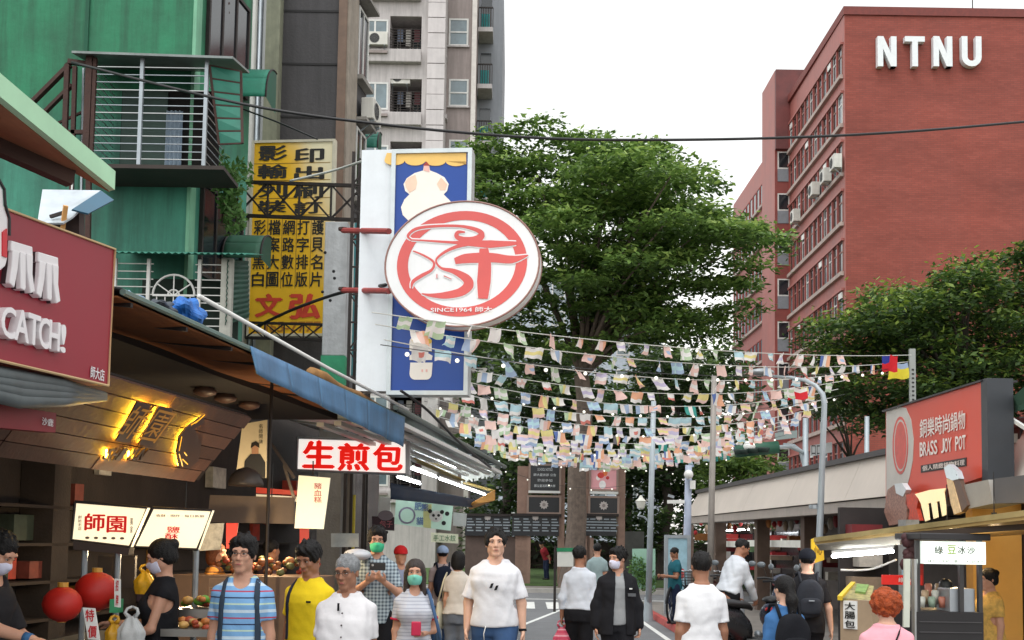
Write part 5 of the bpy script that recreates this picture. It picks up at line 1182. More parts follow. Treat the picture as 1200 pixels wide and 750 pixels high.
# white canopy edge signs below the fascia
for px0, px1, y0, y1 in ((836, 872, 634, 641), (876, 940, 633, 641)):
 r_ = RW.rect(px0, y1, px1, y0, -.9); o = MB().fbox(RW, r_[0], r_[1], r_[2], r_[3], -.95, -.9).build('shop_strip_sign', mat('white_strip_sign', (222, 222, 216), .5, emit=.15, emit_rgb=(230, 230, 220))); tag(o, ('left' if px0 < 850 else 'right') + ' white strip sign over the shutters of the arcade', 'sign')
# strings of red charms and goods hung under the fascia
for k in range(34):
 px = 815 + k * 6.6; py = 612 + rnd.uniform(0, 14) - (px - 815) * .035; c = rw(px, py, -.75 - rnd.random() * .8); h = rnd.uniform(.12, .3)
 if px > 1030: break
 m_ = mat(f'goods_{k % 7}', [(176, 44, 48), (190, 60, 56), (150, 130, 110), (196, 190, 180), (120, 40, 44), (80, 104, 70), (170, 110, 60)][k % 7], .7, var=.2, scale=9)
 o = MB().lathe([(.01, h * .5), (.05, h * .35), (.07, 0), (.05, -h * .35), (.015, -h * .5)], c, 8).build('hanging_charm', m_, smooth=True); MB().tube([c + Vector((0, 0, h * .5)), Vector((c.x, c.y, zl + .02))], .005, 4).build('string', iron, o)
 nth = ['leftmost', 'second from left', 'third from left', 'fourth from left', 'fifth from left'][k // 7]
 tag(o, f"{['crimson', 'bright red', 'tan', 'off-white', 'dark red', 'olive green', 'orange brown'][k % 7]} hanging charm, {nth} of its colour under the arcade soffit", 'charm', 'charms hanging under the arcade')
fluor(rw(850, 622, -1.6), rw(900, 619, -1.6), 'tube lamp under the arcade soffit behind the lamp post')
# goods racks at the shop front
for k in range(46):
 px = 812 + rnd.random() * 165; a_ = RW.uv(px, 650, -2.0)[0]; z = rnd.uniform(.3, 1.75); w = rnd.uniform(.15, .4)
 MB().fbox(RW, a_, a_ + w, z, z + rnd.uniform(.1, .3), -2.5, -2.1 + rnd.random() * .3).build('goods', mat(f'goods_{rnd.randrange(7)}', (0, 0, 0)), arc_)
# --- BRASS JOY POT sign
SO = .35
bj = thing('pot_sign', 'orange red sign board reading BRASS JOY POT with dark end panel', 'sign', rw(1100, 570, SO))
orange = mat('orange_red_board', (208, 76, 56), .45, var=.06, scale=.8)
P4 = [(1038, 481), (1151, 447), (1151, 559), (1038, 596)]
MB().prism(pxpoly(RW, P4, SO), RW, 0, SO).build('board', orange, bj)
pale = [(1039, 481.5), (1055, 477), (1062, 478), (1068, 492), (1071, 515), (1070, 540), (1066, 560), (1058, 588), (1039, 595.5)]
MB().prism(pxpoly(RW, pale, SO), RW, SO - .02, SO + .006).build('pale_panel', mat('pale_grey_panel', (196, 192, 186), .5, var=.08), bj)
rm = mat('faded_red_emblem', (206, 92, 84), .5, var=.15, scale=10)
MB().prism(pxpoly(RW, arc(1055, 522, 9, 34, 0, 345, 22), SO + .01), RW, SO, SO + .012).build('emblem', rm, bj)
MB().prism(pxpoly(RW, arc(1055, 522, 7.6, 30.5, 0, 345, 22), SO + .016), RW, SO + .01, SO + .015).build('emblem', mat('pale_grey_panel', (0, 0, 0)), bj); MB().prism(pxpoly(RW, arc(1055, 522, 6.8, 28, 0, 345, 22), SO + .02), RW, SO + .01, SO + .018).build('emblem', rm, bj)
def blet(s, x0, y0, x1, y1, m, parent=bj, bold=.02, o=None, slope=.26):
 """One character per cell so that the line follows the sign's perspective."""
 n = len(s); oo = SO + .012 if o is None else o
 for i, ch in enumerate(s):
  if ch == ' ': continue
  xa, xb = x0 + (x1 - x0) * i / n, x0 + (x1 - x0) * (i + .9) / n; dy = -slope * ((xa + xb) / 2 - x0)
  q_ = RW.rect(xa, y1 + dy, xb, y0 + dy, oo); lettering(ch, RW, q_[0], q_[1], q_[2], q_[3], oo, m, parent, bold, name='lettering')
wv = mat('white_sign_print', (238, 226, 220), .5, var=.03)
blet('銅樂時尚鍋物', 1078, 492, 1132, 514, wv, bold=.02, slope=.22)
blet('BRASS JOY POT', 1078, 519, 1132, 535, wv, bold=.05, slope=.17)
MB().prism(pxpoly(RW, [(1079, 545.5), (1132, 536), (1132, 546), (1079, 554)], SO + .01), RW, SO, SO + .01).build('dark_strip', mat('dark_strip', (54, 50, 50), .6), bj)
blet('個人精緻鍋物料理', 1081, 546, 1131, 552, wv, bold=.01, o=SO + .016, slope=.15)
MB().prism(pxpoly(RW, [(1036, 481), (1152, 445), (1152, 447.2), (1036, 483)], SO), RW, -.05, SO + .03).build('top_trim', mat('dark_trim', (44, 42, 46), .5), bj)
an_ = RW.uv(1151, 500, SO)[0]; zz0, zz1 = RW.uv(1151, 563, SO)[1], RW.uv(1151, 446, SO)[1]
MB().fbox(RW, an_ + .002, an_ + .16, zz0 - .03, zz1 + .01, .06, SO + .01).build('end_panel', mat('slate_panel', (52, 56, 62), .5, var=.1), bj)
# --- cut-out fork, knife and food pictures under it
DK = .55
cut = thing('cutout_sign', 'cut-out fork and knife shapes with food pictures below the orange sign', 'sign', rw(1080, 600, DK))
def cpoly(pts, m, th=.08, oo=DK, name='cutout'): return MB().prism(pxpoly(RW, pts, oo), RW, oo - th, oo).build(name, m, cut)
cpoly([(1040, 574), (1048, 568), (1060, 572), (1063, 590), (1062, 612), (1042, 616), (1036, 600)], mat('speckled_food_print', (150, 110, 96), .5, var=.6, scale=30), .05)
cpoly([(1048, 567), (1057, 566), (1062, 574), (1058, 582), (1050, 578)], mat('pale_metal_print', (206, 212, 216), .4), .07, DK + .01)
cpoly([(1062, 580), (1072, 577), (1076, 586), (1074, 596), (1078, 610), (1064, 612), (1066, 598), (1061, 590)], mat('red_food_print', (196, 66, 40), .5, var=.3, scale=20), .05)
fork_m = mat('lit_cream_fork', (246, 230, 186), .5, var=.06, emit=.25, emit_rgb=(255, 230, 170))
cpoly([(1072, 579), (1090, 574), (1108, 572), (1106, 577), (1109, 603), (1104, 605), (1101, 587), (1097, 588), (1099, 606), (1094, 608), (1091, 589), (1087, 590), (1089, 609), (1084, 611), (1079, 590), (1076, 584)], fork_m, .012, DK + .02, 'fork')
cpoly([(1106, 548), (1112, 544), (1121, 552), (1124, 561), (1116, 563), (1109, 560)], mat('steel_blade_print', (200, 214, 222), .3, metal=.3), .06, DK + .02, 'knife')
cpoly([(1109, 561), (1116, 563), (1126, 600), (1118, 603), (1114, 590)], mat('striped_handle', (226, 196, 150), .5, var=.3, scale=12), .06, DK + .02, 'knife'); cpoly([(1117, 563), (1124, 561), (1134, 592), (1127, 600)], mat('brown_handle', (96, 74, 62), .5), .05, DK + .01, 'knife')
cpoly([(1130, 568), (1158, 562), (1164, 590), (1135, 596)], mat('grey_box_panel', (152, 150, 146), .6, var=.1), .3, DK - .02, 'grey_panel')
cpoly([(1164, 561), (1240, 552), (1240, 588), (1166, 590)], mat('dark_grey_panel', (84, 84, 88), .6, var=.1), .3, DK - .04, 'grey_panel')
# --- corner stall: warm canopy, cart, lamp
warm_wall = mat('ochre_wall', (214, 164, 84), .7, var=.1, scale=1.5)
DV = 13.2
wa, wb = ground_at(1140, DV), ground_at(1198, DV); WVF = Frame(wa, wb)
kw = thing('ochre_shop', 'warm ochre lit wall of the corner shop behind the drinks cart', 'shop', wa)
MB().fbox(WVF, 0, .56, 0, 2.25, -.2, 0).build('wall', warm_wall, kw); MB().fbox(WVF, .57, .75, 0, 2.2, -.1, .05).build('door_post', mat('dark_post', (40, 34, 34), .6), kw)
MB().fbox(WVF, -.7, -.02, 0, 2.2, -3.0, -2.9).build('wall', mat('dim_shop_wall', (50, 46, 46), .8, var=.3), kw)
for k in range(5): MB().fbox(WVF, -.62 + .1 * (k % 2), -.2, .3 + .36 * k, .52 + .36 * k, -2.9, -2.6).build('shelf_goods', mat(f'goods_{k}', (0, 0, 0)), kw)
MB().fbox(WVF, -.42, -.26, .1, 2.0, -1.3, -1.0).build('wire_rack', mat('grey_rack', (140, 140, 138), .5, var=.3, scale=12), kw)
MB().fbox(WVF, .62, 3.2, 0, 3.2, -.5, -.15).build('side_wall', mat('dark_slate_wall', (60, 56, 56), .7, var=.2), kw)
cpy = thing('stall_canopy', 'yellowish metal canopy lit from below over the corner stall', 'canopy', at(1100, 615, 11.5))
c0_, c1_, c2_, c3_ = at(955, 637, 12.6), at(1210, 606, 9.6), at(1260, 620, 12.5), at(1040, 637, 14.0)
MB().add([c0_, c1_, c2_, c3_], [(0, 1, 2, 3)]).build('sheet', mat('warm_canopy_sheet', (190, 162, 106), .45, metal=.2, var=.15), cpy, solid=.03)
MB().bar(c0_ + Vector((0, 0, .04)), c1_ + Vector((0, 0, .04)), .03, .05).build('front_edge', mat('canopy_edge', (176, 158, 110), .4, metal=.3, var=.2), cpy)
MB().bar(at(1060, 627, 10.9), at(1205, 617, 9.9), .05, .05).build('beam', mat('dark_beam', (58, 46, 38), .6), cpy)
MB().add([at(957, 638, 12.5), at(1056, 626, 11.3), at(1056, 638, 11.3), at(962, 645, 12.5)], [(0, 1, 2, 3)]).build('grey_valance', mat('grey_valance', (122, 118, 108), .5, var=.15), cpy, solid=.02)
fluor(at(976, 652, 12.2), at(1046, 646, 11.2), 'long tube lamp under the grey valance of the corner stall')
# right stall's warm lamps; two hidden ones added to brighten the left stalls
for px, py, d, en, lab in ((1165, 611, 11.6, 22, 'above the ochre wall'), (1110, 624, 12.0, 14, 'above the drinks cart'), (216, 634, 9.6, 24, 'added out of sight to light the skewer trays of the cart'), (318, 600, 11.7, 40, 'added out of sight to light the fried food counter')):
 t = thing('bulb_lamp', 'warm bulb lamp ' + lab, 'lamp', at(px, py, d)); c = at(px, py, d)
 MB().ball(c, .04, 10).build('bulb', mat('warm_bulb', (255, 220, 150), .3, var=0, emit=10, emit_rgb=(255, 200, 110)), t, smooth=True); MB().lathe([(.025, 0), (.03, .05)], c + Vector((0, 0, .04)), 8).build('socket', black_plastic, t); MB().tube([c + Vector((0, 0, .08)), c + Vector((0, 0, .5))], .006, 5).build('flex', black_plastic, t)
 ld = bpy.data.lights.new('bulb_light', 'POINT'); ld.energy = en; ld.color = (1, .74, .42); ld.shadow_soft_size = .06
 lo = bpy.data.objects.new('bulb_light', ld); C.objects.link(lo); lo.parent = t; lo.matrix_parent_inverse = parent_inv(t); lo.location = c + Vector((0, -.02, -.09))
# drinks cart
DQ = 10.4
qa, qb = ground_at(1066, DQ), ground_at(1152, DQ); QF = Frame(qa, qb)
dc_ = thing('drinks_cart', 'black drinks cart with white lightbox and small roof at the right', 'food cart', QF.pt(.3, 0))
def qr(x0, y0, x1, y1): return QF.rect(x0, y1, x1, y0)
r_ = qr(1074, 625, 1156, 633); MB().fbox(QF, r_[0], r_[1], r_[2], r_[3], -.6, .1).build('roof', mat('cart_roof', (44, 42, 44), .5), dc_, bevel=.01)
r_ = qr(1080, 634.5, 1152, 661); MB().fbox(QF, r_[0], r_[1], r_[2], r_[3], -.08, .06).build('lightbox', mat('lit_pale_box', (246, 252, 244), .4, var=0, emit=.5, emit_rgb=(240, 252, 240)), dc_)
dk = mat('dark_green_ink', (46, 56, 44), .6)
for s_, x0, x1, y0, y1 in (('綠', 1092, 1102, 640, 649), ('豆', 1107, 1117, 639, 649), ('冰', 1119, 1128, 640, 649), ('沙', 1130, 1139, 641, 649)):
 q_ = qr(x0, y0, x1, y1); lettering(s_, QF, q_[0], q_[1], q_[2], q_[3], .066, dk if s_ != '豆' else mat('bean_green', (150, 180, 60), .6), dc_, .02)
q_ = qr(1084, 656, 1150, 659.5); lettering('綠豆沙牛奶 · 薏仁 · 紅豆冰沙', QF, q_[0], q_[1], q_[2], q_[3], .066, dk, dc_, .0)
for px in (1076, 1127, 1149):
 a_ = QF.uv(px, 690)[0]; MB().fbox(QF, a_ - .015, a_ + .02, 0, zat(px, 633, DQ), -.05, 0).build('post', mat('cart_post', (58, 56, 56), .5), dc_)
a_ = QF.uv(1071, 690)[0]; MB().tube([QF.pt(a_, .1, .02), QF.pt(a_, zat(1071, 655, DQ), .02)], .03, 8).build('steel_post', steel, dc_)
r_ = qr(1072, 717, 1150, 760); MB().fbox(QF, r_[0], r_[1], .12, r_[3], -.7, .05).build('base', mat('cart_base_black', (34, 32, 34), .6, var=.2), dc_)
for y_ in (728, 740): q_ = qr(1075, y_, 1148, y_ + 1.2); MB().fbox(QF, q_[0], q_[1], q_[2], q_[3], .05, .058).build('base_groove', mat('groove_grey', (70, 68, 70), .6), dc_)
r_ = qr(1116, 690, 1146, 720); MB().fbox(QF, r_[0], r_[1], r_[2], r_[3], -.4, -.06).build('steel_box', mat('satin_steel_box', (170, 176, 182), .35, metal=.5, var=.08), dc_, bevel=.01)
r_ = qr(1064, 677, 1114, 689); MB().fbox(QF, r_[0], r_[1], r_[2], r_[3], -.75, -.72).build('red_banner', mat('red_banner', (210, 44, 36), .5, emit=.2, emit_rgb=(220, 30, 20)), dc_)
q_ = qr(1084, 680, 1104, 686); lettering('綠豆沙', QF, q_[0], q_[1], q_[2], q_[3], -.714, wv, dc_, .03)
r_ = qr(1098, 662, 1118, 690); MB().fbox(QF, r_[0], r_[1], r_[2], r_[3], -.8, -.77).build('red_poster', mat('red_poster', (196, 50, 38), .6, var=.15), dc_); r_ = qr(1083, 661, 1096, 676); MB().fbox(QF, r_[0], r_[1], r_[2], r_[3], -.6, -.58).build('blue_poster', mat('pale_blue_poster', (160, 190, 206), .5, var=.2, scale=20), dc_)
for k in range(9):
 px = 1080 + (k * 4) % 34; c = at(px, 712 - (k % 3) * 4, DQ + .15 + .1 * (k % 3)); h = .09 + .03 * (k % 3)
 MB().lathe([(.028, 0), (.036, h), (.03, h), (.03, h + .01)], c, 10).build('drink_cup', mat(f'cup_{k % 4}', [(206, 206, 196), (176, 150, 120), (190, 120, 100), (150, 170, 150)][k % 4], .35, var=.15, scale=14), dc_, smooth=True)
for k, (px, py) in enumerate(((1108, 690), (1111, 700))):
 MB().lathe([(.05, -.05), (.065, 0), (.06, .06), (.03, .09)], at(px, py, DQ + .3), 12).build('mixer_head', black_plastic, dc_, smooth=True)
o, F_ = board('left_pole_panel', [(1060, 655), (1067, 655), (1066, 735), (1059, 735)], 10.2, mat('white_green_panel', (206, 210, 196), .5, var=.15), 'narrow pale panel left of the drinks cart', 'panel')
hg = MB()
for k in range(10): hg.ball(at(1061 + (k * 3) % 10, 630 + k * 4.5, 10.7), .045 + .02 * (k % 2), 8)
o = hg.build('hanging_goods', mat('dark_maroon_goods', (70, 38, 42), .7, var=.4, scale=12), smooth=True); tag(o, 'dark maroon bundle of goods hanging left of the drinks cart', 'goods');
# --- newspaper style menu stand
nr = thing('menu_stand', 'wooden menu stand with black brush characters beside the red haired woman', 'stand', ground_at(1003, 9.2))
nF = Frame(ground_at(985, 9.2), ground_at(1022, 9.0))
r_ = nF.rect(986, 745, 1016, 703); MB().fbox(nF, r_[0] - .01, r_[1] + .05, .0, r_[3] + .0, -.3, 0).build('body', mat('plywood', (160, 138, 112), .7, var=.14), nr)
r_ = nF.rect(989, 737, 1005, 704); MB().fbox(nF, r_[0], r_[1], r_[2], r_[3], 0, .01).build('white_board', white_plastic, nr)
for i, ch in enumerate('大腸包'): q_ = nF.rect(991, 714.5 + i * 10.5, 1003, 706 + i * 10.5); lettering(ch, nF, q_[0], q_[1], q_[2], q_[3], .014, ink, nr, .03)
MB().add([at(983, 702, 9.15), at(1000, 684, 9.6), at(1024, 688, 9.5), at(1020, 706, 9.05)], [(0, 1, 2, 3)]).build('top_display', mat('colour_print', (150, 140, 90), .6, var=.6, scale=22), nr, solid=.02)
MB().bar(at(984, 701, 9.12), at(1000, 684, 9.58), .035).build('yellow_edge', mat('yellow_edge', (226, 190, 50), .5), nr); MB().add([at(1004, 686, 9.52), at(1018, 687, 9.5), at(1014, 696, 9.25), at(1002, 695, 9.28)], [(0, 1, 2, 3)]).build('green_picture', mat('green_picture', (120, 150, 80), .6, var=.4, scale=20), nr, solid=.03)
# yellow shaped plaque
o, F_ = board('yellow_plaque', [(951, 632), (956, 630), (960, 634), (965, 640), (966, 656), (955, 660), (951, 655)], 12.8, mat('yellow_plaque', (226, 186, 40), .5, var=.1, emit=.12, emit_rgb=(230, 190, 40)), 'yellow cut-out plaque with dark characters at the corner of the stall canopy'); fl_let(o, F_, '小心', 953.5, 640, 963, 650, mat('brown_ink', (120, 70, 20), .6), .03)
cable([at(985, 668, 12.4), at(1020, 667, 12.3), at(1050, 656, 12.0)], .012, 'white drooping cable inside the corner stall', white_plastic, 'cable')
# green awning tip at the right edge and its strut
ga = thing('awning', 'dark green awning tip at the far right above the corner shop', 'awning', at(1190, 475, 13))
MB().add([at(1173, 478, 13.4), at(1215, 440, 12.4), at(1230, 470, 12.4), at(1180, 486, 13.3)], [(0, 1, 2, 3)]).build('canvas', mat('dark_green_canvas', (62, 96, 82), .6, var=.15), ga, solid=.02)
MB().bar(at(1174, 484, 13.3), at(1215, 510, 12.6), .04).build('strut', white_plastic, ga); MB().tube([at(1176, 480, 13.2), at(1181, 490, 13.2)], .05, 8).build('end_cap', white_plastic, ga)
MB().fbox(WVF, .5, 3.0, zat(1190, 560, 13.4), zat(1190, 520, 13.4), -.6, -.4).build('upper_lit_shelf', mat('amber_shelf', (176, 120, 50), .6, var=.4, scale=3), kw)
MB().fbox(WVF, .5, 3.0, zat(1190, 519, 13.4), zat(1190, 508, 13.4), -.6, -.2).build('upper_ledge', mat('pale_ledge', (150, 150, 140), .6), kw)
# ================================================================== TREES
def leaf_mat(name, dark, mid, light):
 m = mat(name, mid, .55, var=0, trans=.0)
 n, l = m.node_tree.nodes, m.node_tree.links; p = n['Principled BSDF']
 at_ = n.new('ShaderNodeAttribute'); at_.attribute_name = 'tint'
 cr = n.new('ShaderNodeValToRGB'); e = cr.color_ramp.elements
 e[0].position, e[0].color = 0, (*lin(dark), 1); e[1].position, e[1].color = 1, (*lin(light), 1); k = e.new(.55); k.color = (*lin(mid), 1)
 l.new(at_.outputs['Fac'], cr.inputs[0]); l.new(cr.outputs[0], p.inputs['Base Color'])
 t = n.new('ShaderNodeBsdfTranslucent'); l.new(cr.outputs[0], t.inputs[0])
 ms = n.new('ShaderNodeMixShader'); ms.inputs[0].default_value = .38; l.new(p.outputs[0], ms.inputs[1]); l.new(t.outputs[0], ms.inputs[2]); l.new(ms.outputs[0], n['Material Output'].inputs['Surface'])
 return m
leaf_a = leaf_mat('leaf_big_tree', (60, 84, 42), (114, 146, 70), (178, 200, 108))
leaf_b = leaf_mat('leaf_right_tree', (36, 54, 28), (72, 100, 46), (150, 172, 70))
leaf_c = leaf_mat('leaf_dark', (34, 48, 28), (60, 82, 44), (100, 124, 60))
bark = mat('bark', (112, 98, 88), .9, var=.35, scale=6, bump=.8, bscale=16, streak=.4)
dark_bark = mat('dark_bark', (62, 54, 48), .9, var=.3, scale=6, bump=.6, bscale=16)
def inside(poly, x, y):
 c = False; n = len(poly)
 for i in range(n):
  (x1, y1), (x2, y2) = poly[i], poly[i - 1]
  if (y1 > y) != (y2 > y) and x < (x2 - x1) * (y - y1) / (y2 - y1) + x1: c = not c
 return c
def make_crown(pads, per, size, m, parent, seed, flat=.32):
 """Leaves set in flat sprays: each pad is a tier of foliage, lighter young leaves on its top."""
 rg = np.random.default_rng(seed); V = []; T = []
 for (c, r, k) in pads:
  n = int(per * (r ** 2) * k);
  a = rg.uniform(0, 2 * np.pi, n); rr = np.sqrt(rg.uniform(0, 1, n)) * r * (1 + .25 * np.sin(3 * a + c[0] * 7))
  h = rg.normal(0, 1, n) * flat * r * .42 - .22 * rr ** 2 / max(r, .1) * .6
  P = np.stack([c[0] + rr * np.cos(a), c[1] + rr * np.sin(a), c[2] + h], 1)
  # small twigs: gather leaves to clumps
  g = rg.integers(0, max(2, n // 9), n); off = rg.normal(0, .18 * r, (max(2, n // 9), 3)); off[:, 2] *= .45; P += off[g] * .6
  u = np.stack([np.cos(a + rg.normal(0, .9, n)), np.sin(a + rg.normal(0, .9, n)), rg.normal(-.15, .35, n)], 1); u /= np.linalg.norm(u, axis=1)[:, None]
  nn = np.stack([rg.normal(0, .45, n), rg.normal(0, .45, n), np.ones(n)], 1); w = np.cross(nn, u); w /= np.linalg.norm(w, axis=1)[:, None] + 1e-9
  s_ = size * rg.uniform(.6, 1.35, n)[:, None]
  V.append(np.stack([P - u * s_, P + w * s_ * .45, P + u * s_, P - w * s_ * .45], 1).reshape(-1, 3))
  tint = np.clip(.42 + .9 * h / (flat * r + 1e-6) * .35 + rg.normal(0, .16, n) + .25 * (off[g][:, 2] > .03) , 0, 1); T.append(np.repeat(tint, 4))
 V = np.concatenate(V); T = np.concatenate(T); nf = len(V) // 4
 me = bpy.data.meshes.new('crown'); me.vertices.add(len(V)); me.vertices.foreach_set('co', V.astype(np.float32).ravel())
 me.loops.add(len(V)); me.loops.foreach_set('vertex_index', np.arange(len(V), dtype=np.int32)); me.polygons.add(nf); me.polygons.foreach_set('loop_start', np.arange(0, len(V), 4, dtype=np.int32))
 me.update(calc_edges=True)
 at_ = me.attributes.new('tint', 'FLOAT', 'POINT'); at_.data.foreach_set('value', T.astype(np.float32))
 me.materials.append(m); o = bpy.data.objects.new('crown', me); C.objects.link(o); o.parent = parent; o.matrix_parent_inverse = parent_inv(parent); return o
def make_tree(label, poly, d, spread, npads, rrange, per, leaf, m, trunk_px, trunk_r, trunk_top_py, seed, holes=(), flat=.3, bm=bark, mingap=0.0):
 rg = random.Random(seed); xs = [p[0] for p in poly]; ys = [p[1] for p in poly]; cx, cy_ = sum(xs) / len(xs), sum(ys) / len(ys)
 base = ground_at(trunk_px, d, .1); t = thing('tree', label, 'tree', base)
 pads = []; tries = 0
 while len(pads) < npads and tries < 6000:
  tries += 1
  x, y = rg.uniform(min(xs), max(xs)), rg.uniform(min(ys), max(ys))
  if not inside(poly, x, y) or any((x - hx) ** 2 + (y - hy) ** 2 < hr * hr for hx, hy, hr in holes): continue
  e = min(1, math.hypot((x - cx) / (max(xs) - min(xs)), (y - cy_) / (max(ys) - min(ys))) * 2)
  dd = d + rg.uniform(-1, 1) * spread * math.sqrt(max(.05, 1 - e * e))
  p = at(x, y, dd); r = rg.uniform(*rrange) * (1.1 - .35 * e)
  if mingap and any(abs(p.x - q[0][0]) < mingap and abs(p.z - q[0][2]) < mingap * .45 and abs(p.y - q[0][1]) < 2 for q in pads): continue
  pads.append(((p.x, p.y, p.z), r, rg.uniform(.75, 1.2)))
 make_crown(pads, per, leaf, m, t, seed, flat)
 tz = zat(trunk_px, trunk_top_py, d); top = Vector((base.x + .3, base.y, tz)); k = 9
 pts = [base.lerp(top, i / k) + Vector((.12 * math.sin(i * 1.3 + seed), .1 * math.sin(i * .9), 0)) * (i / k) for i in range(k + 1)]
 mb = MB(); nn = 14; rings = []
 for i, p in enumerate(pts):
  r0 = trunk_r * (1.35 if i == 0 else 1.1 if i == 1 else 1 - .3 * i / k)
  rings.append([p + Vector((math.cos(a) * r0 * (1 + .12 * math.sin(5 * a + seed)), math.sin(a) * r0 * (1 + .12 * math.sin(5 * a + seed)), 0)) for a in [2 * math.pi * j / nn for j in range(nn)]])
 b = 0; mb.v = [tuple(v) for rr in rings for v in rr]
 for i in range(k):
  for j in range(nn): mb.f.append((i * nn + j, i * nn + (j + 1) % nn, (i + 1) * nn + (j + 1) % nn, (i + 1) * nn + j)); mb.mi.append(0)
 mb.build('trunk', bm, t, smooth=True)
 limbs = MB(); order = sorted(range(len(pads)), key=lambda i: -pads[i][1])[: max(8, npads // 3)]
 for i in order:
  p = Vector(pads[i][0]); f = pts[k if p.z > top.z else max(5, k - 2)]; mid = f.lerp(p, .55) + Vector((0, 0, .12 * (p - f).length)) ; L = (p - f).length
  limbs.tube([f, f.lerp(mid, .5) + Vector((0, 0, .1)), mid, p], [trunk_r * .34, trunk_r * .24, trunk_r * .14, .02], 6)
 lo = limbs.build('limbs', bm, t, smooth=True)
 return t
big = [(545, 188), (590, 152), (640, 143), (686, 147), (712, 172), (762, 164), (792, 178), (812, 206), (812, 226), (798, 244), (844, 252), (884, 266), (902, 286), (898, 306), (878, 330), (866, 372), (850, 400), (790, 398), (720, 412), (560, 405), (540, 300)]
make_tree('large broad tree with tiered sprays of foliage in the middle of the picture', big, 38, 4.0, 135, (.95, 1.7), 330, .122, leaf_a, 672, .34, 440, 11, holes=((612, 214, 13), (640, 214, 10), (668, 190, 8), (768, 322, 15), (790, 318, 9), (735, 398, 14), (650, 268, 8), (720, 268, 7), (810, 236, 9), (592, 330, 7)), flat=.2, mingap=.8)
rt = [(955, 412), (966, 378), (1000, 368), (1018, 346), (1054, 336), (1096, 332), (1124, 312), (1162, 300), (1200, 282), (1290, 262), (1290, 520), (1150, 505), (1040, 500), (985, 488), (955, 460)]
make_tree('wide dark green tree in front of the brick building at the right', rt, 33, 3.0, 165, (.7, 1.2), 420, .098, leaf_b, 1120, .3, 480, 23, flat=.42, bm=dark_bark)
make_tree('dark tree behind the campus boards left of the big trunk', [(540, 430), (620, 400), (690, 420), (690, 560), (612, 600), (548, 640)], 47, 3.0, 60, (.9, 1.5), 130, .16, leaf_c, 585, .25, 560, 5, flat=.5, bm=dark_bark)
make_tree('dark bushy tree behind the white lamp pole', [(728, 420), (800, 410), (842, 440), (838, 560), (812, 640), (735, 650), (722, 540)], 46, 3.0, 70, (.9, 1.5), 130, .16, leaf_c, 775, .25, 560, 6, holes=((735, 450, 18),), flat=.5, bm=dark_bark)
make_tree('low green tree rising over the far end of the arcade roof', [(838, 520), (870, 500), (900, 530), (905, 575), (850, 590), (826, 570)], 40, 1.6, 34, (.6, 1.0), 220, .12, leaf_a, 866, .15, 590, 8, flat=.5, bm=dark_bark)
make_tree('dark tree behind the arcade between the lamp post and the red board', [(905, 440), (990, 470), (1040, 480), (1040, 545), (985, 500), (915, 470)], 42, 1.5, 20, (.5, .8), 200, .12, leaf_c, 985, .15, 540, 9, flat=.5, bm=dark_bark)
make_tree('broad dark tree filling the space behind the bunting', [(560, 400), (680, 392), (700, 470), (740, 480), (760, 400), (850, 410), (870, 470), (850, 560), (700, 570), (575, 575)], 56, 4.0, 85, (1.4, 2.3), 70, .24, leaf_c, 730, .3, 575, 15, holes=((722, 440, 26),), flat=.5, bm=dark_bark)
# hedge mass far behind the lawn
hd = MB(); rg_ = np.random.default_rng(4); V = [];
hm = [(Vector((-14 + i * 1.25, 62 + 1.2 * math.sin(i * 1.7), 1.6 + .5 * math.sin(i * 2.3))), 1.5, 1.0) for i in range(36)]
hedge = thing('hedge', 'long dark hedge at the back of the campus lawn', 'hedge', (0, 62, .15))
make_crown([((p.x, p.y, p.z + dz), r, k) for p, r, k in hm for dz in (-1, 0, .9)], 90, .2, leaf_c, hedge, 31, .9).name = 'foliage'
MB().box((-15, 61.6, 0), (31, 62.4, 1.6)).build('woody_core', dark_bark, hedge)
# ================================================================== CAMPUS BOARDS beyond the crossing
DCb = 40.0
kF = Frame(ground_at(545, DCb), ground_at(735, DCb))
stone = mat('brown_stone', (150, 122, 108), .8, var=.22, scale=2.5, bump=.4, bscale=10)
blackp = mat('black_board', (34, 36, 40), .35, var=.15); alum = mat('board_frame', (150, 128, 116), .5, var=.1)
cb = thing('campus_noticeboard', 'row of black campus notice boards between brown stone piers', 'notice board', kF.pt(2, 0))
def kr(x0, y0, x1, y1): return kF.rect(x0, y1, x1, y0)
for x0, x1, y0 in ((606, 619, 546), (655, 662, 546), (683, 692, 548), (725, 733, 548), (604, 622, 628), (688, 696, 630)):
 r_ = kr(x0, y0, x1, 632); MB().fbox(kF, r_[0], r_[1], .1, r_[3], -.7, -.1).build('pier', stone, cb)
def kboard(x0, y0, x1, y1, m, o=.0, fr=True, name='board'):
 r_ = kr(x0, y0, x1, y1); b_ = MB().fbox(kF, r_[0], r_[1], r_[2], r_[3], o - .1, o).build(name, m, cb)
 if fr: MB().frame(kF, r_[0] - .05, r_[1] + .05, r_[2] - .05, r_[3] + .05, .07, o - .1, o + .04).build('frame', alum, b_)
 return b_, r_
b_, r_ = kboard(621, 545, 656, 577, blackp)
for i, (s_, w_) in enumerate((('SCHOOL NOTICE', .5), ('師大藝術節 公告', .75), ('歡迎參加', .5), ('國立臺灣師範大學', .7))):
 h_ = (r_[3] - r_[2]) / 5; c_ = (r_[0] + r_[1]) / 2; W2 = (r_[1] - r_[0]) * w_ / 2; z = r_[3] - h_ * (i + 1.05); lettering(s_, kF, c_ - W2, c_ + W2, z, z + h_ * .5, .006, mat('board_white_ink', (210, 214, 216), .5), b_, .0)
b_, r_ = kboard(692, 550, 723, 574, mat('pink_poster', (238, 170, 176), .5, var=.06))
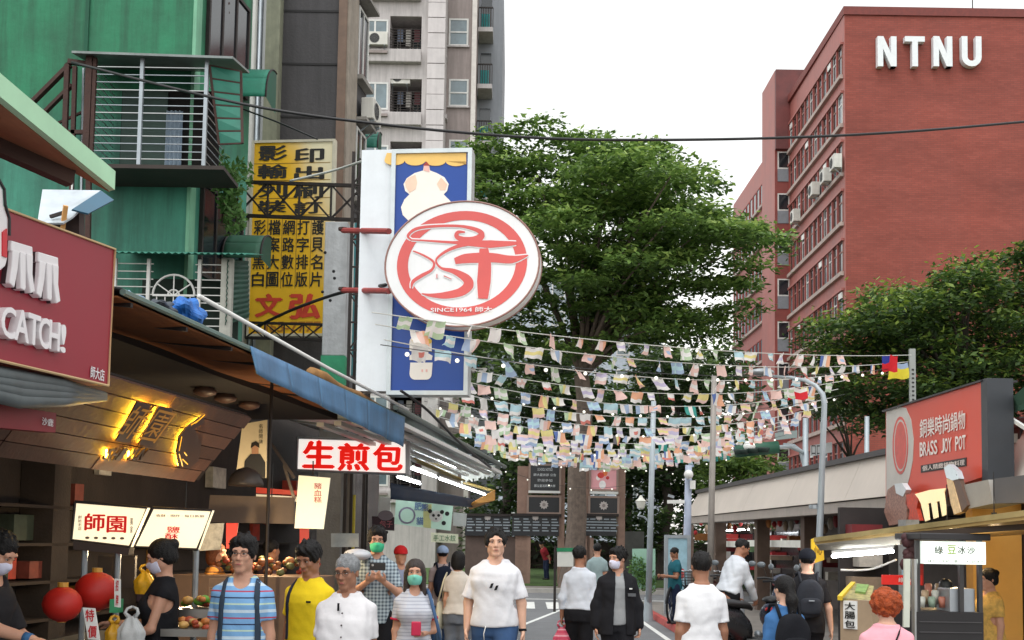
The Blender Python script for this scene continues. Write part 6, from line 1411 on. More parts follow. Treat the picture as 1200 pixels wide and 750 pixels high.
def kdisc(cx, cy, rx_, ry_, o_, m, parent): return MB().prism(pxpoly(kF, [(cx + rx_ * math.cos(2 * math.pi * i / 14), cy + ry_ * math.sin(2 * math.pi * i / 14)) for i in range(14)]), kF, 0, o_).build('print', m, parent)
for a_ in ((704, 557, 4, 3.5, (214, 60, 52)), (709, 554, 3, 4, (230, 120, 60)), (701, 560, 2.5, 3, (250, 240, 236)), (706, 568, 4, 5, (248, 244, 244)), (712, 560, 2, 2, (200, 40, 44))): kdisc(*a_[:4], .004 + .001 * a_[0] % .004 + .002, mat(f'poster_c{a_[0]}', a_[4], .5), b_)
for x0, x1, y0, y1 in ((619, 656, 582, 601), (691, 724, 583, 602)):
 b_, r_ = kboard(x0, y0, x1, y1, blackp)
 cxx = (x0 + x1) / 2; cyy = (y0 + y1) / 2
 MB().prism(pxpoly(kF, [(cxx + (5.5 if i % 2 else 4) * math.cos(2 * math.pi * i / 20), cyy + (5.5 if i % 2 else 4) * math.sin(2 * math.pi * i / 20)) for i in range(20)]), kF, 0, .01).build('rosette_emblem', mat('pale_rosette', (188, 180, 176), .6, var=.15), b_)
 kdisc(cxx, cyy, 2, 2, .014, mat('rosette_core', (140, 130, 126), .6), b_)
 MB().fbox(kF, r_[0], r_[1], r_[3] + .12, r_[3] + .2, -.1, .15).build('lamp_ledge', white_plastic, b_)
for x0, x1 in ((545, 598), (600, 655), (682, 722)):
 b_, r_ = kboard(x0, 605, x1, 628, blackp, fr=False)
 MB().fbox(kF, r_[0] - .05, r_[1] + .08, r_[3], r_[3] + .09, -.12, .1).build('top_rail', iron, b_)
 n_c = 5
 for c_ in range(n_c):
  for k_ in range(5):
   a0 = r_[0] + (r_[1] - r_[0]) * (c_ + .2) / n_c; z = r_[3] - .12 - k_ * .1; MB().fbox(kF, a0, a0 + .18 + .05 * ((c_ * 3 + k_) % 3), z, z + .04, 0, .006).build('printed_line', mat('grey_ink', (150, 160, 168), .6), b_)
 MB().prism(pxpoly(kF, [((x0 + x1) / 2 + (4.2 if i % 2 else 3) * math.cos(2 * math.pi * i / 20), 606 + (4.2 if i % 2 else 3) * math.sin(2 * math.pi * i / 20)) for i in range(20)]), kF, 0, .05).build('rosette_emblem', mat('pale_rosette', (0, 0, 0)), b_)
MB().fbox(kF, *kr(545, 628, 604, 655)[:2], .1, kr(545, 628, 604, 655)[3], -.5, -.15).build('low_wall', mat('dim_stone', (92, 76, 70), .8, var=.3, scale=2), cb)
MB().fbox(kF, *kr(655, 628, 683, 660)[:2], .1, kr(545, 628, 604, 655)[3], -1.6, -1.2).build('low_wall', mat('dim_stone', (0, 0, 0)), cb)
gl = MB().fbox(kF, kr(733, 560, 760, 690)[0], kr(733, 560, 766, 690)[1], .1, kr(733, 622, 760, 690)[3], -3, -2.9).build('campus_wall', mat('dim_grey_wall', (96, 96, 94), .8, var=.3, scale=1.5)); tag(gl, 'dim grey campus wall behind the white lamp pole', 'wall')
# white notice with green header, mural panel, blue poster case
o, F_ = board('notice_sign', [(653, 643), (672, 643), (672, 664), (653, 664)], 27, mat('white_notice', (214, 214, 206), .6, var=.06), 'white notice sign with green header on a black post beside the white shirt man', th=.04)
MB().prism(pxpoly(F_, [(652.5, 642), (672.5, 642), (672.5, 646.5), (652.5, 646.5)]), F_, -.05, .01).build('header', mat('green_header', (30, 130, 86), .5), o); r_ = F_.rect(649, 690, 652, 640); MB().fbox(F_, r_[0], r_[1], 0, r_[3], -.05, .0).build('post', iron, o)
o, F_ = board('mural_panel', [(741, 643), (768, 643), (768, 690), (741, 690)], 29, mat('mint_mural', (150, 190, 170), .6, var=.12), 'mint and leafy green mural panel behind the bicycles', 'panel')
leaf_cloud('painted_plants', [(F_.pt(*F_.uv(x, y), .06), (.22, .04, .28)) for x, y in ((746, 672), (752, 668), (758, 675), (750, 682), (762, 684), (745, 662))], 500, .05, leafm, o, 9)
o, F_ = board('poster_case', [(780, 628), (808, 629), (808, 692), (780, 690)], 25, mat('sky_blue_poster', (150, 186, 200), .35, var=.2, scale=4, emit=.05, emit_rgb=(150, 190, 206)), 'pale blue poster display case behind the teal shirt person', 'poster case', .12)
r_ = F_.rect(779, 692, 809, 627); MB().frame(F_, r_[0], r_[1], .1, r_[3], .07, -.13, .03).build('frame', galv, o)
disc(F_, 790, 650, 5, .006, mat('poster_peach', (220, 190, 170), .5), o, 9); disc(F_, 799, 672, 4, .006, mat('poster_red2', (200, 90, 90), .5), o, 6)
# ================================================================== POLES, LAMPS, SIGNALS
def pole(px, d, py_top, r, m, label, cat='pole', name='pole', lean=0.0, base_z=0.0, px_top=None):
 b_ = ground_at(px, d, base_z); t_ = at(px_top or px, py_top, d); o = MB().tube([b_, b_.lerp(t_, .5), t_], [r * 1.1, r, r * .85], 12).build(name, m, smooth=True); tag(o, label, cat); return o, t_
lampw = mat('pale_blue_pole', (168, 178, 184), .45, metal=.2, var=.08)
o, t_ = pole(760, 24.5, 470, .062, lampw, 'white lamp pole with small lantern beside the crossing', px_top=766)
MB().lathe([(.12, 0), (.1, .18), (.075, .5)], ground_at(760, 24.5), 12).build('base', lampw, o)
lc = at(751, 597, 24.4); MB().tube([at(761, 612, 24.5), at(755, 606, 24.5), at(748, 604, 24.4), at(751, 600, 24.4)], .022, 6).build('arm', lampw, o)
ln = MB().lathe([(.03, 0), (.075, .03), (.11, .16), (.12, .18), (.05, .24), (.02, .30)], lc, 8).build('lantern', mat('lantern_glass', (214, 214, 204), .3, var=.1), o)
o, t_ = pole(804, 27, 545, .09, mat('lavender_grey_post', (164, 174, 194), .45, var=.1), 'thick grey blue signal post behind the poster case', px_top=807)
MB().ball(at(807, 556, 26.8), .11, 14).build('dome_camera', white_plastic, o, smooth=True); MB().bar(at(802, 588, 26.9), at(782, 588, 26.9), .08).build('camera_arm', white_plastic, o); MB().bar(at(786, 583, 26.9), at(787, 580, 26.9), .14, .1).build('camera', galv, o); MB().box(tuple(at(809, 573, 26.8)), tuple(at(809, 573, 26.8) + Vector((.12, .1, .2)))).build('junction_box', white_plastic, o)
o, t_ = pole(831, 20, 440, .055, mat('tan_grey_pole', (150, 144, 138), .5, metal=.2, var=.15), 'slim tan grey pole standing before the end of the arcade', px_top=837)
# street light with curved arm
DL = 17.0
b_ = ground_at(955, DL); top = at(966, 474, DL)
sl = thing('street_lamp', 'tall pale street lamp with curved arm reaching over the lane', 'street lamp', b_)
pts = [b_, b_.lerp(top, .5), top, at(964, 462, DL), at(956, 452, DL + .1), at(944, 446, DL + .3), at(925, 442, DL + .8), at(905, 441, DL + 1.3)]
MB().tube(pts, [.06, .05, .04, .036, .032, .028, .025, .022], 12).build('pole', lampw, sl, smooth=True)
hdp = at(893, 436, DL + 1.6); F_ = Frame(hdp, hdp + Vector((1, 0, 0)))
MB().grid(16, 8, lambda u, v: hdp + Vector((.20 * math.cos(u * 2 * math.pi) * math.sin(v * math.pi), .10 * math.sin(u * 2 * math.pi) * math.sin(v * math.pi), .06 * math.cos(v * math.pi)))).build('lamp_head', mat('lamp_head', (150, 156, 160), .35, metal=.3), sl, smooth=True)
MB().lathe([(.16, 0), (.15, .02), (.1, .25)], b_, 12).build('base', lampw, sl)
MB().lathe([(.085, 0), (.085, .06)], b_ + Vector((0, 0, 2.2)), 12).build('clamp', galv, sl)
o, t_ = pole(943, 31, 490, .085, lampw, 'grey signal mast rising behind the arcade roof', px_top=944)
MB().tube([at(942, 545, 31), at(938, 528, 31), at(930, 522, 31), at(918, 521, 31)], .05, 8).build('curved_arm', lampw, o)
sgn = MB().fbox(Frame(at(908, 516, 30.9), at(934, 513, 30.9)), 0, .6, 0, .2, 0, .04).build('name_plate', mat('grey_plate', (130, 142, 140), .5), o)
ts = thing('traffic_signal', 'green bodied traffic signal lying along its arm over the bunting', 'traffic signal', at(890, 527, 29))
ga_, gb_ = at(862, 529, 29), at(912, 524, 29)
MB().tube([ga_, gb_], .16, 12).build('housing', mat('signal_green', (34, 84, 64), .5, var=.15), ts, smooth=True)
for i in range(3): p = ga_.lerp(gb_, .12 + .24 * i); MB().lathe([(.17, -.1), (.2, 0), (.19, .02)], p + Vector((0, -.1, 0)), 14).build('visor', mat('signal_dark', (24, 44, 38), .5), ts, smooth=True)
MB().tube([gb_, at(925, 523, 30), at(941, 530, 31)], .05, 8).build('arm', lampw, ts); MB().lathe([(.14, -.12), (.16, 0), (.1, .12)], at(878, 523, 28.9), 12).build('side_unit', white_plastic, ts, smooth=True)
o, t_ = pole(1014, 30, 488, .07, lampw, 'short grey pole between the arcade roof and the dark tree', px_top=1016)
pf = thing('perforated_post', 'perforated steel post holding the bunting above the orange sign', 'post', at(1070, 470, 20))
pa_ = at(1070, 540, 20); MB().box((pa_.x - .05, pa_.y - .03, pa_.z - .9), (pa_.x + .05, pa_.y + .03, zat(1070, 410, 20))).build('rail', mat('perforated_steel', (150, 154, 152), .5, metal=.4, var=.1), pf)
for k in range(22): z = pa_.z + k * .075; MB().fbox(Frame(Vector((pa_.x - .02, pa_.y - .034, 0)), Vector((pa_.x + .02, pa_.y - .034, 0))), 0, .04, z, z + .03, 0, .003).build('slot', black_plastic, pf)
# green direction sign seen through the bunting
o, F_ = board('direction_sign', [(717, 479), (772, 479), (772, 505), (717, 505)], 52, mat('road_sign_green', (16, 130, 92), .45, var=.05), 'green road direction sign glimpsed through the bunting', th=.1)
for ch, x in (('師', 721), ('大', 738), ('路', 756)): fl_let(o, F_, ch, x, 484, x + 12, 500, white_plastic, .03)
MB().tube([F_.pt(F_.uv(745, 500)[0], 0, -.2), F_.pt(F_.uv(745, 500)[0], F_.uv(745, 490)[1], -.2)], .09, 8).build('post', galv, o)
o, F_ = board('lamp_box_sign', [(950, 522), (975, 518), (975, 530), (950, 535)], 34, mat('white_lamp_box', (206, 210, 212), .5), 'white small box sign with dark strokes behind the arcade roof'); fl_let(o, F_, '口口', 951, 522, 962, 533, black_plastic, .02)
# ================================================================== BICYCLES AND SCOOTERS
rubber = mat('tyre_rubber', (26, 26, 27), .8, var=.1); chrome = mat('chrome', (180, 182, 186), .2, metal=.9, var=0)
def bicycle(loc, rz, frame_rgb, label, key):
 t = thing('bicycle', label, 'bicycle', (0, 0, 0)); F_ = Frame((0, 0, 0), (1, 0, 0)); fm = mat('bike_frame_' + key, frame_rgb, .35, metal=.3, var=.08)
 for x in (-.52, .52):
  w = MB().torus(F_, x, .34, .32, .022, 28, 8).build('wheel', rubber, t, smooth=True); MB().torus(F_, x, .34, .295, .012, 28, 6).build('rim', chrome, w, smooth=True)
  sp = MB()
  for i in range(14): a_ = i * 2 * math.pi / 14; sp.tube([(x, 0, .34), (x + .29 * math.cos(a_), 0, .34 + .29 * math.sin(a_))], .003, 4)
  sp.build('spokes', chrome, w); MB().torus(F_, x, .34, .36, .02, 14, 5, t0=.3 if x < 0 else .1, t1=3.0 if x < 0 else 2.6).build('mudguard', fm, t)
 P = dict(bb=(-.06, 0, .3), seat=(-.2, 0, .82), head=(.34, 0, .82), hl=(.38, 0, .66), fw=(.52, 0, .34), rw=(-.52, 0, .34))
 for a_, b_ in (('bb', 'seat'), ('bb', 'hl'), ('seat', 'hl'), ('bb', 'rw'), ('seat', 'rw'), ('head', 'fw')): MB().tube([P[a_], P[b_]], .018, 7).build('frame_tube', fm, t, smooth=True)
 MB().tube([(.34, 0, .82), (.31, 0, .98)], .014, 6).build('stem', chrome, t); MB().tube([(.22, -.28, 1.02), (.3, -.2, 1.0), (.32, 0, .98), (.3, .2, 1.0), (.22, .28, 1.02)], .012, 6).build('handlebar', chrome, t, smooth=True)
 MB().grid(10, 6, lambda u, v: Vector((-.22 + .14 * math.cos(u * 6.283) * math.sin(v * 3.1416), (.08 - .03 * math.cos(u * 6.283)) * math.sin(u * 6.283) * math.sin(v * 3.1416), .88 + .035 * math.cos(v * 3.1416)))).build('saddle', black_plastic, t, smooth=True)
 bk = MB(); bF = Frame((.42, -.14, 0), (.42, .14, 0))
 for i in range(5): z = .74 + i * .055; bk.tube([(.42, -.15, z), (.68, -.15, z), (.68, .15, z), (.42, .15, z), (.42, -.15, z)], .005, 4)
 for x in (.42, .5, .6, .68):
  for y in (-.15, 0, .15): bk.tube([(x, y, .74), (x, y, .96)], .004, 4)
 bk.build('basket', iron, t); MB().tube([(-.06, -.08, .3), (-.06, .08, .3)], .06, 10).build('crank', chrome, t)
 t.location = loc; t.rotation_euler = (0, 0, rz); return t
g1 = ground_at(763, 22.0, .125); bicycle((3.3, 22.5, .125), math.radians(65), (40, 40, 44), 'black bicycle with basket parked at the kerb nearest the lamp pole', 'a')
bicycle((3.65, 21.9, .125), math.radians(75), (60, 66, 76), 'grey blue bicycle parked between the black bicycle and the poster case', 'b')
bicycle((4.0, 22.4, .125), math.radians(62), (96, 40, 40), 'dark red bicycle parked in front of the poster case', 'c')
def scooter(loc, rz, rgb, label, key):
 t = thing('scooter', label, 'scooter', (0, 0, 0)); F_ = Frame((0, 0, 0), (1, 0, 0)); bm_ = mat('scooter_paint_' + key, rgb, .25, metal=.1, var=.05)
 for x in (-.6, .62):
  w = MB().torus(F_, x, .24, .19, .055, 24, 10).build('wheel', rubber, t, smooth=True); MB().lathe([(.001, -.04), (.13, -.03), (.13, .03), (.001, .04)], (0, 0, 0), 16).build('hub', galv, w)
  h = w.children[0]; h.matrix_basis = Matrix.Translation((x, 0, .24)) @ Matrix.Rotation(math.pi / 2, 4, 'X')
 def loft(secs, name, m):
  mb = MB(); n = 14
  for (x, zc, hw, hh) in secs:
   for j in range(n): a_ = 2 * math.pi * j / n; mb.v.append((x, hw * math.cos(a_) * (1 - .15 * math.sin(a_)), zc + hh * math.sin(a_)))
  k = len(secs)
  for i in range(k - 1):
   for j in range(n): mb.f.append((i * n + j, i * n + (j + 1) % n, (i + 1) * n + (j + 1) % n, (i + 1) * n + j)); mb.mi.append(0)
  mb.f += [tuple(range(n - 1, -1, -1)), tuple((k - 1) * n + j for j in range(n))]; mb.mi += [0, 0]
  return mb.build(name, m, t, smooth=True)
 loft([(-.95, .68, .05, .05), (-.85, .64, .13, .12), (-.55, .58, .19, .2), (-.25, .5, .19, .22), (-.12, .42, .16, .16)], 'rear_body', bm_)
 loft([(-.9, .78, .06, .03), (-.7, .79, .14, .05), (-.4, .77, .15, .06), (-.12, .74, .11, .05), (-.05, .7, .05, .03)], 'seat', black_plastic)
 loft([(-.2, .3, .17, .06), (.1, .27, .19, .05), (.35, .3, .18, .07)], 'floorboard', black_plastic)
 loft([(.3, .32, .17, .1), (.4, .55, .2, .24), (.46, .75, .17, .2), (.5, .9, .12, .1)], 'leg_shield', bm_)
 loft([(.38, 1.0, .09, .06), (.45, 1.02, .16, .09), (.54, .99, .12, .07), (.58, .97, .05, .04)], 'headset', bm_)
 loft([(.45, .47, .05, .04), (.62, .5, .1, .06), (.8, .44, .07, .05)], 'front_fender', bm_)
 MB().tube([(.62, -.08, .24), (.5, -.08, .7)], .02, 6).build('fork', galv, t); MB().tube([(.62, .08, .24), (.5, .08, .7)], .02, 6).build('fork', galv, t)
 for s_ in (-1, 1):
  MB().tube([(.45, .1 * s_, 1.03), (.4, .25 * s_, 1.05), (.36, .35 * s_, 1.04)], .018, 7).build('handlebar', black_plastic, t)
  MB().tube([(.42, .22 * s_, 1.06), (.45, .27 * s_, 1.2)], .008, 5).build('mirror_stem', iron, t); mr_ = MB().grid(10, 6, lambda u, v: Vector((.45 + .02 * math.cos(v * 3.1416), .30 * s_ + .065 * math.cos(u * 6.283) * math.sin(v * 3.1416), 1.24 + .045 * math.sin(u * 6.283) * math.sin(v * 3.1416)))).build('mirror', mat('mirror_face', (110, 118, 124), .3, var=0), t, smooth=True)
 MB().ball((.57, 0, 1.0), .06, 12).build('headlamp', mat('headlamp_glass', (220, 224, 224), .1, var=0), t, smooth=True)
 loft([(-.98, .66, .04, .03), (-.95, .67, .07, .03)], 'tail_lamp', mat('tail_lamp_red', (170, 20, 24), .2, var=0)); MB().tube([(-.2, .12, .22), (-.55, .17, .27), (-.85, .17, .32)], [.03, .05, .055], 10).build('exhaust', galv, t, smooth=True)
 t.location = loc; t.rotation_euler = (0, 0, rz); return t
# ================================================================== BUNTING: strings of little flags over the lane
FW, FH = .20, .145
pal = dict(w=(238, 234, 230), p=(240, 204, 194), o=(240, 180, 146), y=(236, 222, 150), g=(190, 212, 176), b=(170, 190, 218), n=(96, 118, 176), r=(226, 136, 124), c=(186, 218, 226), l=(206, 196, 222), t=(70, 160, 150), k=(120, 116, 120), R=(216, 40, 50), B=(50, 60, 150), Y=(240, 222, 70), G=(120, 170, 90))
fm_ = {k: mat('flag_cloth_' + ('deep_' if k.isupper() else '') + k.lower(), v, .8, var=.08, scale=8, trans=.45) for k, v in pal.items()}
designs = ['v:ppp', 'v:wpo', 'h:pwp', 'v:bwp', 'h:wwr', 'h:yyp', 'v:oyp', 'h:gwg', 'v:nwo', 'h:cwc', 'h:plw', 'v:ywg', 'h:lwp', 'v:twt', 'h:oow', 'x:wp', 'x:bc', 'd:wr', 'h:pyp', 'v:kyr', 'd:pb', 'h:wlw', 'h:www', 'h:bwb', 'v:gyw', 'h:ccw', 'v:wbw', 'x:gw', 'h:wyw']
def flag_mesh(code, seed):
 kind, cols = code.split(':'); cells = 6; rows = 6; keys = sorted(set(cols)); rg = random.Random(seed); mb = MB()
 amp, ph, sk = rg.uniform(.01, .045), rg.uniform(0, 6), rg.uniform(-.18, .18); curl = rg.uniform(-.4, .4); hh = FH * rg.uniform(.85, 1.25); ww = FW * rg.uniform(.8, 1.1)
 def fn(u, v):                       # v 0 top .. 1 bottom
  return Vector(((u - .5) * ww * (1 - .12 * v * abs(curl)) + sk * v * hh, amp * math.sin(ph + u * 5 + v * 2) * (.3 + v) + curl * .1 * v * v, -v * hh * (1 - .15 * abs(curl)) + .01 * math.sin(u * 9 + ph)))
 for i in range(cells):
  for j in range(rows):
   u, v = (i + .5) / cells, (j + .5) / rows
   if kind == 'v': c = cols[min(2, int(u * 3))]
   elif kind == 'h': c = cols[min(2, int(v * 3))]
   elif kind == 'x': c = cols[1] if (abs(u - .4) < .1 or abs(v - .5) < .1) else cols[0]
   elif kind == 'd': c = cols[1] if (u - .5) ** 2 + (v - .5) ** 2 < .06 else cols[0]
   elif kind == 'q': c = cols[1] if (u < .5 and v < .5) else cols[0]
   b = len(mb.v); mb.v += [tuple(fn(i / cells, j / rows)), tuple(fn((i + 1) / cells, j / rows)), tuple(fn((i + 1) / cells, (j + 1) / rows)), tuple(fn(i / cells, (j + 1) / rows))]; mb.f.append((b, b + 1, b + 2, b + 3)); mb.mi.append(keys.index(c))
 me = mb.mesh('flag')
 for k in keys: me.materials.append(fm_[k])
 me.polygons.foreach_set('material_index', mb.mi); me.polygons.foreach_set('use_smooth', [True] * len(me.polygons))
 bm = bmesh.new(); bm.from_mesh(me); bmesh.ops.remove_doubles(bm, verts=bm.verts, dist=1e-5); bm.to_mesh(me); bm.free(); me.update(); return me
flag_bank = [flag_mesh(d, i * 7 + j) for i, d in enumerate(designs) for j in range(2)]
taiwan = flag_mesh('q:RB', 3); special = {'taiwan': taiwan, 'ukr': flag_mesh('h:bYY', 5), 'rw': flag_mesh('h:wRR', 6)}
frnd = random.Random(41)
cord_m = mat('bunting_cord', (206, 206, 200), .7, var=.05)
def mid_sag(L, Rr, y):
 """Sag that brings the middle of the string to height y of the photo."""
 m = at(*L).lerp(at(*Rr), .5); q = _R3.inverted() @ (m - Vector((0, 0, CAM_H))); px = 600 + F_PX * q.x / -q.z
 return m.z - at(px, y, -q.z).z
def bunting(idx, L, Rr, sag, n, label, start=.02, end=.98, extra=()):
 """L, Rr: photo x, y and depth of the two ends."""
 A_, B_ = at(*L), at(*Rr); t = thing('bunting_string', label, 'bunting', A_, 0, 'strings of little flags over the lane')
 def P(u): return A_.lerp(B_, u) + Vector((0, 0, -sag * 4 * u * (1 - u)))
 MB().tube([P(i / 28) for i in range(29)], .006, 5).build('cord', cord_m, t)
 ang = math.atan2((B_ - A_).y, (B_ - A_).x); inv = parent_inv(t)
 for i in range(n):
  u = start + (end - start) * (i + frnd.uniform(-.22, .22) + .5) / n
  me = frnd.choice(flag_bank)
  o = bpy.data.objects.new('flag', me); C.objects.link(o); o.parent = t; o.matrix_parent_inverse = inv
  o.location = P(u); o.rotation_euler = (frnd.gauss(0, .2), frnd.gauss(0, .06), ang + frnd.gauss(0, .3)); s_ = frnd.uniform(.85, 1.15) * (.92 + .035 * idx); o.scale = (s_, s_, s_)
 for (u, key) in extra:
  o = bpy.data.objects.new('flag', special[key]); C.objects.link(o); o.parent = t; o.matrix_parent_inverse = inv; o.location = P(u); o.rotation_euler = (0, 0, .1); o.scale = (1.7, 1.7, 1.7)
 return t
nth = ['topmost', 'second from the top', 'third from the top', 'fourth from the top', 'fifth from the top', 'sixth from the top', 'seventh from the top', 'eighth from the top', 'ninth from the top', 'tenth from the top', 'eleventh from the top', 'second from the bottom', 'lowest', ]
# ends follow the left eaves outward and the poles on the right
strings = [
 ((436, 366, 11.0), (1068, 416, 20.0), 411, 22), ((440, 380, 11.2), (1064, 424, 20.2), 428, 23), ((450, 398, 11.6), (1004, 436, 20.5), 445, 24), ((466, 414, 15.4), (990, 446, 21), 461, 25),
 ((474, 430, 16.6), (982, 456, 22), 476, 26), ((480, 446, 17.8), (974, 466, 23), 490, 27), ((488, 462, 19.2), (966, 476, 24.2), 502, 28), ((500, 476, 20.8), (950, 486, 25.6), 512, 28), ((512, 488, 22.6), (935, 494, 27), 520, 28),
 ((528, 500, 24.6), (918, 503, 28.6), 527, 28), ((545, 510, 26.8), (902, 511, 30.4), 533, 27), ((562, 518, 29.2), (886, 518, 32.5), 538, 26), ((576, 526, 31.8), (872, 525, 35), 543, 25)]
for i, (L, R_, sg, n) in enumerate(strings):
 ex = ((.965, 'ukr'),) if i == 1 else ((.93, 'taiwan'),) if i == 0 else ((.86, 'rw'),) if i == 3 else ()
 sg = mid_sag(L, R_, sg)
 bunting(i, L, R_, sg, n, f'string of pale little national flags, {nth[i]} of the rows', extra=ex, end=.80 if i == 0 else .9 if i == 1 else .97)
# strings of small bulbs between them
bulb_m = mat('white_bulb', (250, 248, 236), .3, var=0, emit=.5, emit_rgb=(255, 250, 235))
bulb_me = MB().ball((0, 0, 0), .024, 8).mesh('bulb'); bulb_me.materials.append(bulb_m)
def light_string(L, R_, sag, n, label):
 A_, B_ = at(*L), at(*R_); t = thing('light_string', label, 'string lights', A_, 0, 'strings of small bulbs over the lane'); inv = parent_inv(t)
 def P(u): return A_.lerp(B_, u) + Vector((0, 0, -sag * 4 * u * (1 - u)))
 MB().tube([P(i / 28) for i in range(29)], .005, 5).build('cord', black_plastic, t)
 for i in range(n):
  o = bpy.data.objects.new('bulb', bulb_me); C.objects.link(o); o.parent = t; o.matrix_parent_inverse = inv; o.location = P((i + .5) / n) + Vector((0, 0, -.06))
ls = [((446, 404, 11.4), (1045, 432, 19.5), 440, 16), ((478, 440, 17), (990, 462, 22), 484, 16), ((497, 470, 20), (960, 482, 25), 508, 15), ((530, 506, 25), (920, 510, 29), 532, 14), ((566, 526, 30), (885, 528, 33), 550, 13), ((580, 545, 34), (800, 548, 36), 572, 9)]
for i, (L, R_, sg, n) in enumerate(ls): light_string(L, R_, mid_sag(L, R_, sg), n, f"string of small white bulbs, {['topmost', 'second from the top', 'third from the top', 'fourth from the top', 'second from the bottom', 'lowest'][i]} among the flags")
# ================================================================== PEOPLE
def surface_nets(xs, ys, zs, Fv):
 """Closed smooth surface of the field Fv = 0 on a rectilinear grid."""
 ins = Fv < 0; nx, ny, nz = Fv.shape
 s = np.zeros((nx - 1, ny - 1, nz - 1), np.int8)
 for a in (0, 1):
  for b in (0, 1):
   for c in (0, 1): s += ins[a:nx - 1 + a, b:ny - 1 + b, c:nz - 1 + c]
 act = (s > 0) & (s < 8); I, J, K = np.nonzero(act); n = len(I)
 if n == 0: return np.zeros((0, 3)), np.zeros((0, 4), np.int64)
 pos = np.zeros((n, 3)); cnt = np.zeros(n)
 cor = [(a, b, c) for a in (0, 1) for b in (0, 1) for c in (0, 1)]
 val = {k: Fv[I + k[0], J + k[1], K + k[2]] for k in cor}
 G = {}
 for k in cor: G[k] = np.stack([xs[I + k[0]], ys[J + k[1]], zs[K + k[2]]], 1)
 for k in cor:
  for ax in range(3):
   if k[ax] == 0:
    q = list(k); q[ax] = 1; q = tuple(q); fa, fb = val[k], val[q]; m = (fa < 0) != (fb < 0)
    if m.any():
     t = fa[m] / (fa[m] - fb[m]); pos[m] += G[k][m] + (G[q][m] - G[k][m]) * t[:, None]; cnt[m] += 1
 pos /= cnt[:, None]
 vid = np.full(act.shape, -1, np.int64); vid[I, J, K] = np.arange(n); Q = []
 def quads(d, e0, e1, cells):
  m = e0 != e1; a, b, c = np.nonzero(m)
  if len(a) == 0: return
  f = np.stack([cells(a, b, c, k) for k in range(4)], 1); fl = e0[a, b, c]; f[~fl] = f[~fl][:, ::-1]; Q.append(f)
 X0 = ins[:-1, 1:-1, 1:-1]; X1 = ins[1:, 1:-1, 1:-1]; quads(0, X0, X1, lambda a, b, c, k: vid[a, b + (0, 1, 1, 0)[k], c + (0, 0, 1, 1)[k]])
 X0 = ins[1:-1, :-1, 1:-1]; X1 = ins[1:-1, 1:, 1:-1]; quads(1, X0, X1, lambda a, b, c, k: vid[a + (0, 0, 1, 1)[k], b, c + (0, 1, 1, 0)[k]])
 X0 = ins[1:-1, 1:-1, :-1]; X1 = ins[1:-1, 1:-1, 1:]; quads(2, X0, X1, lambda a, b, c, k: vid[a + (0, 1, 1, 0)[k], b + (0, 0, 1, 1)[k], c])
 return pos, np.concatenate(Q)
def nets_mesh(name, xs, ys, zs, Fv):
 V, Q = surface_nets(xs, ys, zs, Fv); Q = Q[(Q >= 0).all(1)] if len(Q) else Q
 me = bpy.data.meshes.new(name)
 if len(Q) == 0: return me
 me.vertices.add(len(V)); me.vertices.foreach_set('co', V.astype(np.float32).ravel())
 me.loops.add(len(Q) * 4); me.loops.foreach_set('vertex_index', Q.astype(np.int32).ravel()); me.polygons.add(len(Q)); me.polygons.foreach_set('loop_start', np.arange(0, len(Q) * 4, 4, dtype=np.int32))
 me.polygons.foreach_set('use_smooth', np.ones(len(Q), bool)); me.update(calc_edges=True); return me
def lines(lo, hi, coarse, fine_spans):
 """Grid lines: coarse steps, fine inside the given spans."""
 out = [lo];
 while out[-1] < hi:
  x = out[-1]; st = coarse
  for a, b, f in fine_spans:
   if a - f <= x <= b: st = min(st, f)
   elif x < a < x + st: st = min(st, max(f, a - x))
  out.append(x + st)
 return np.array(out)
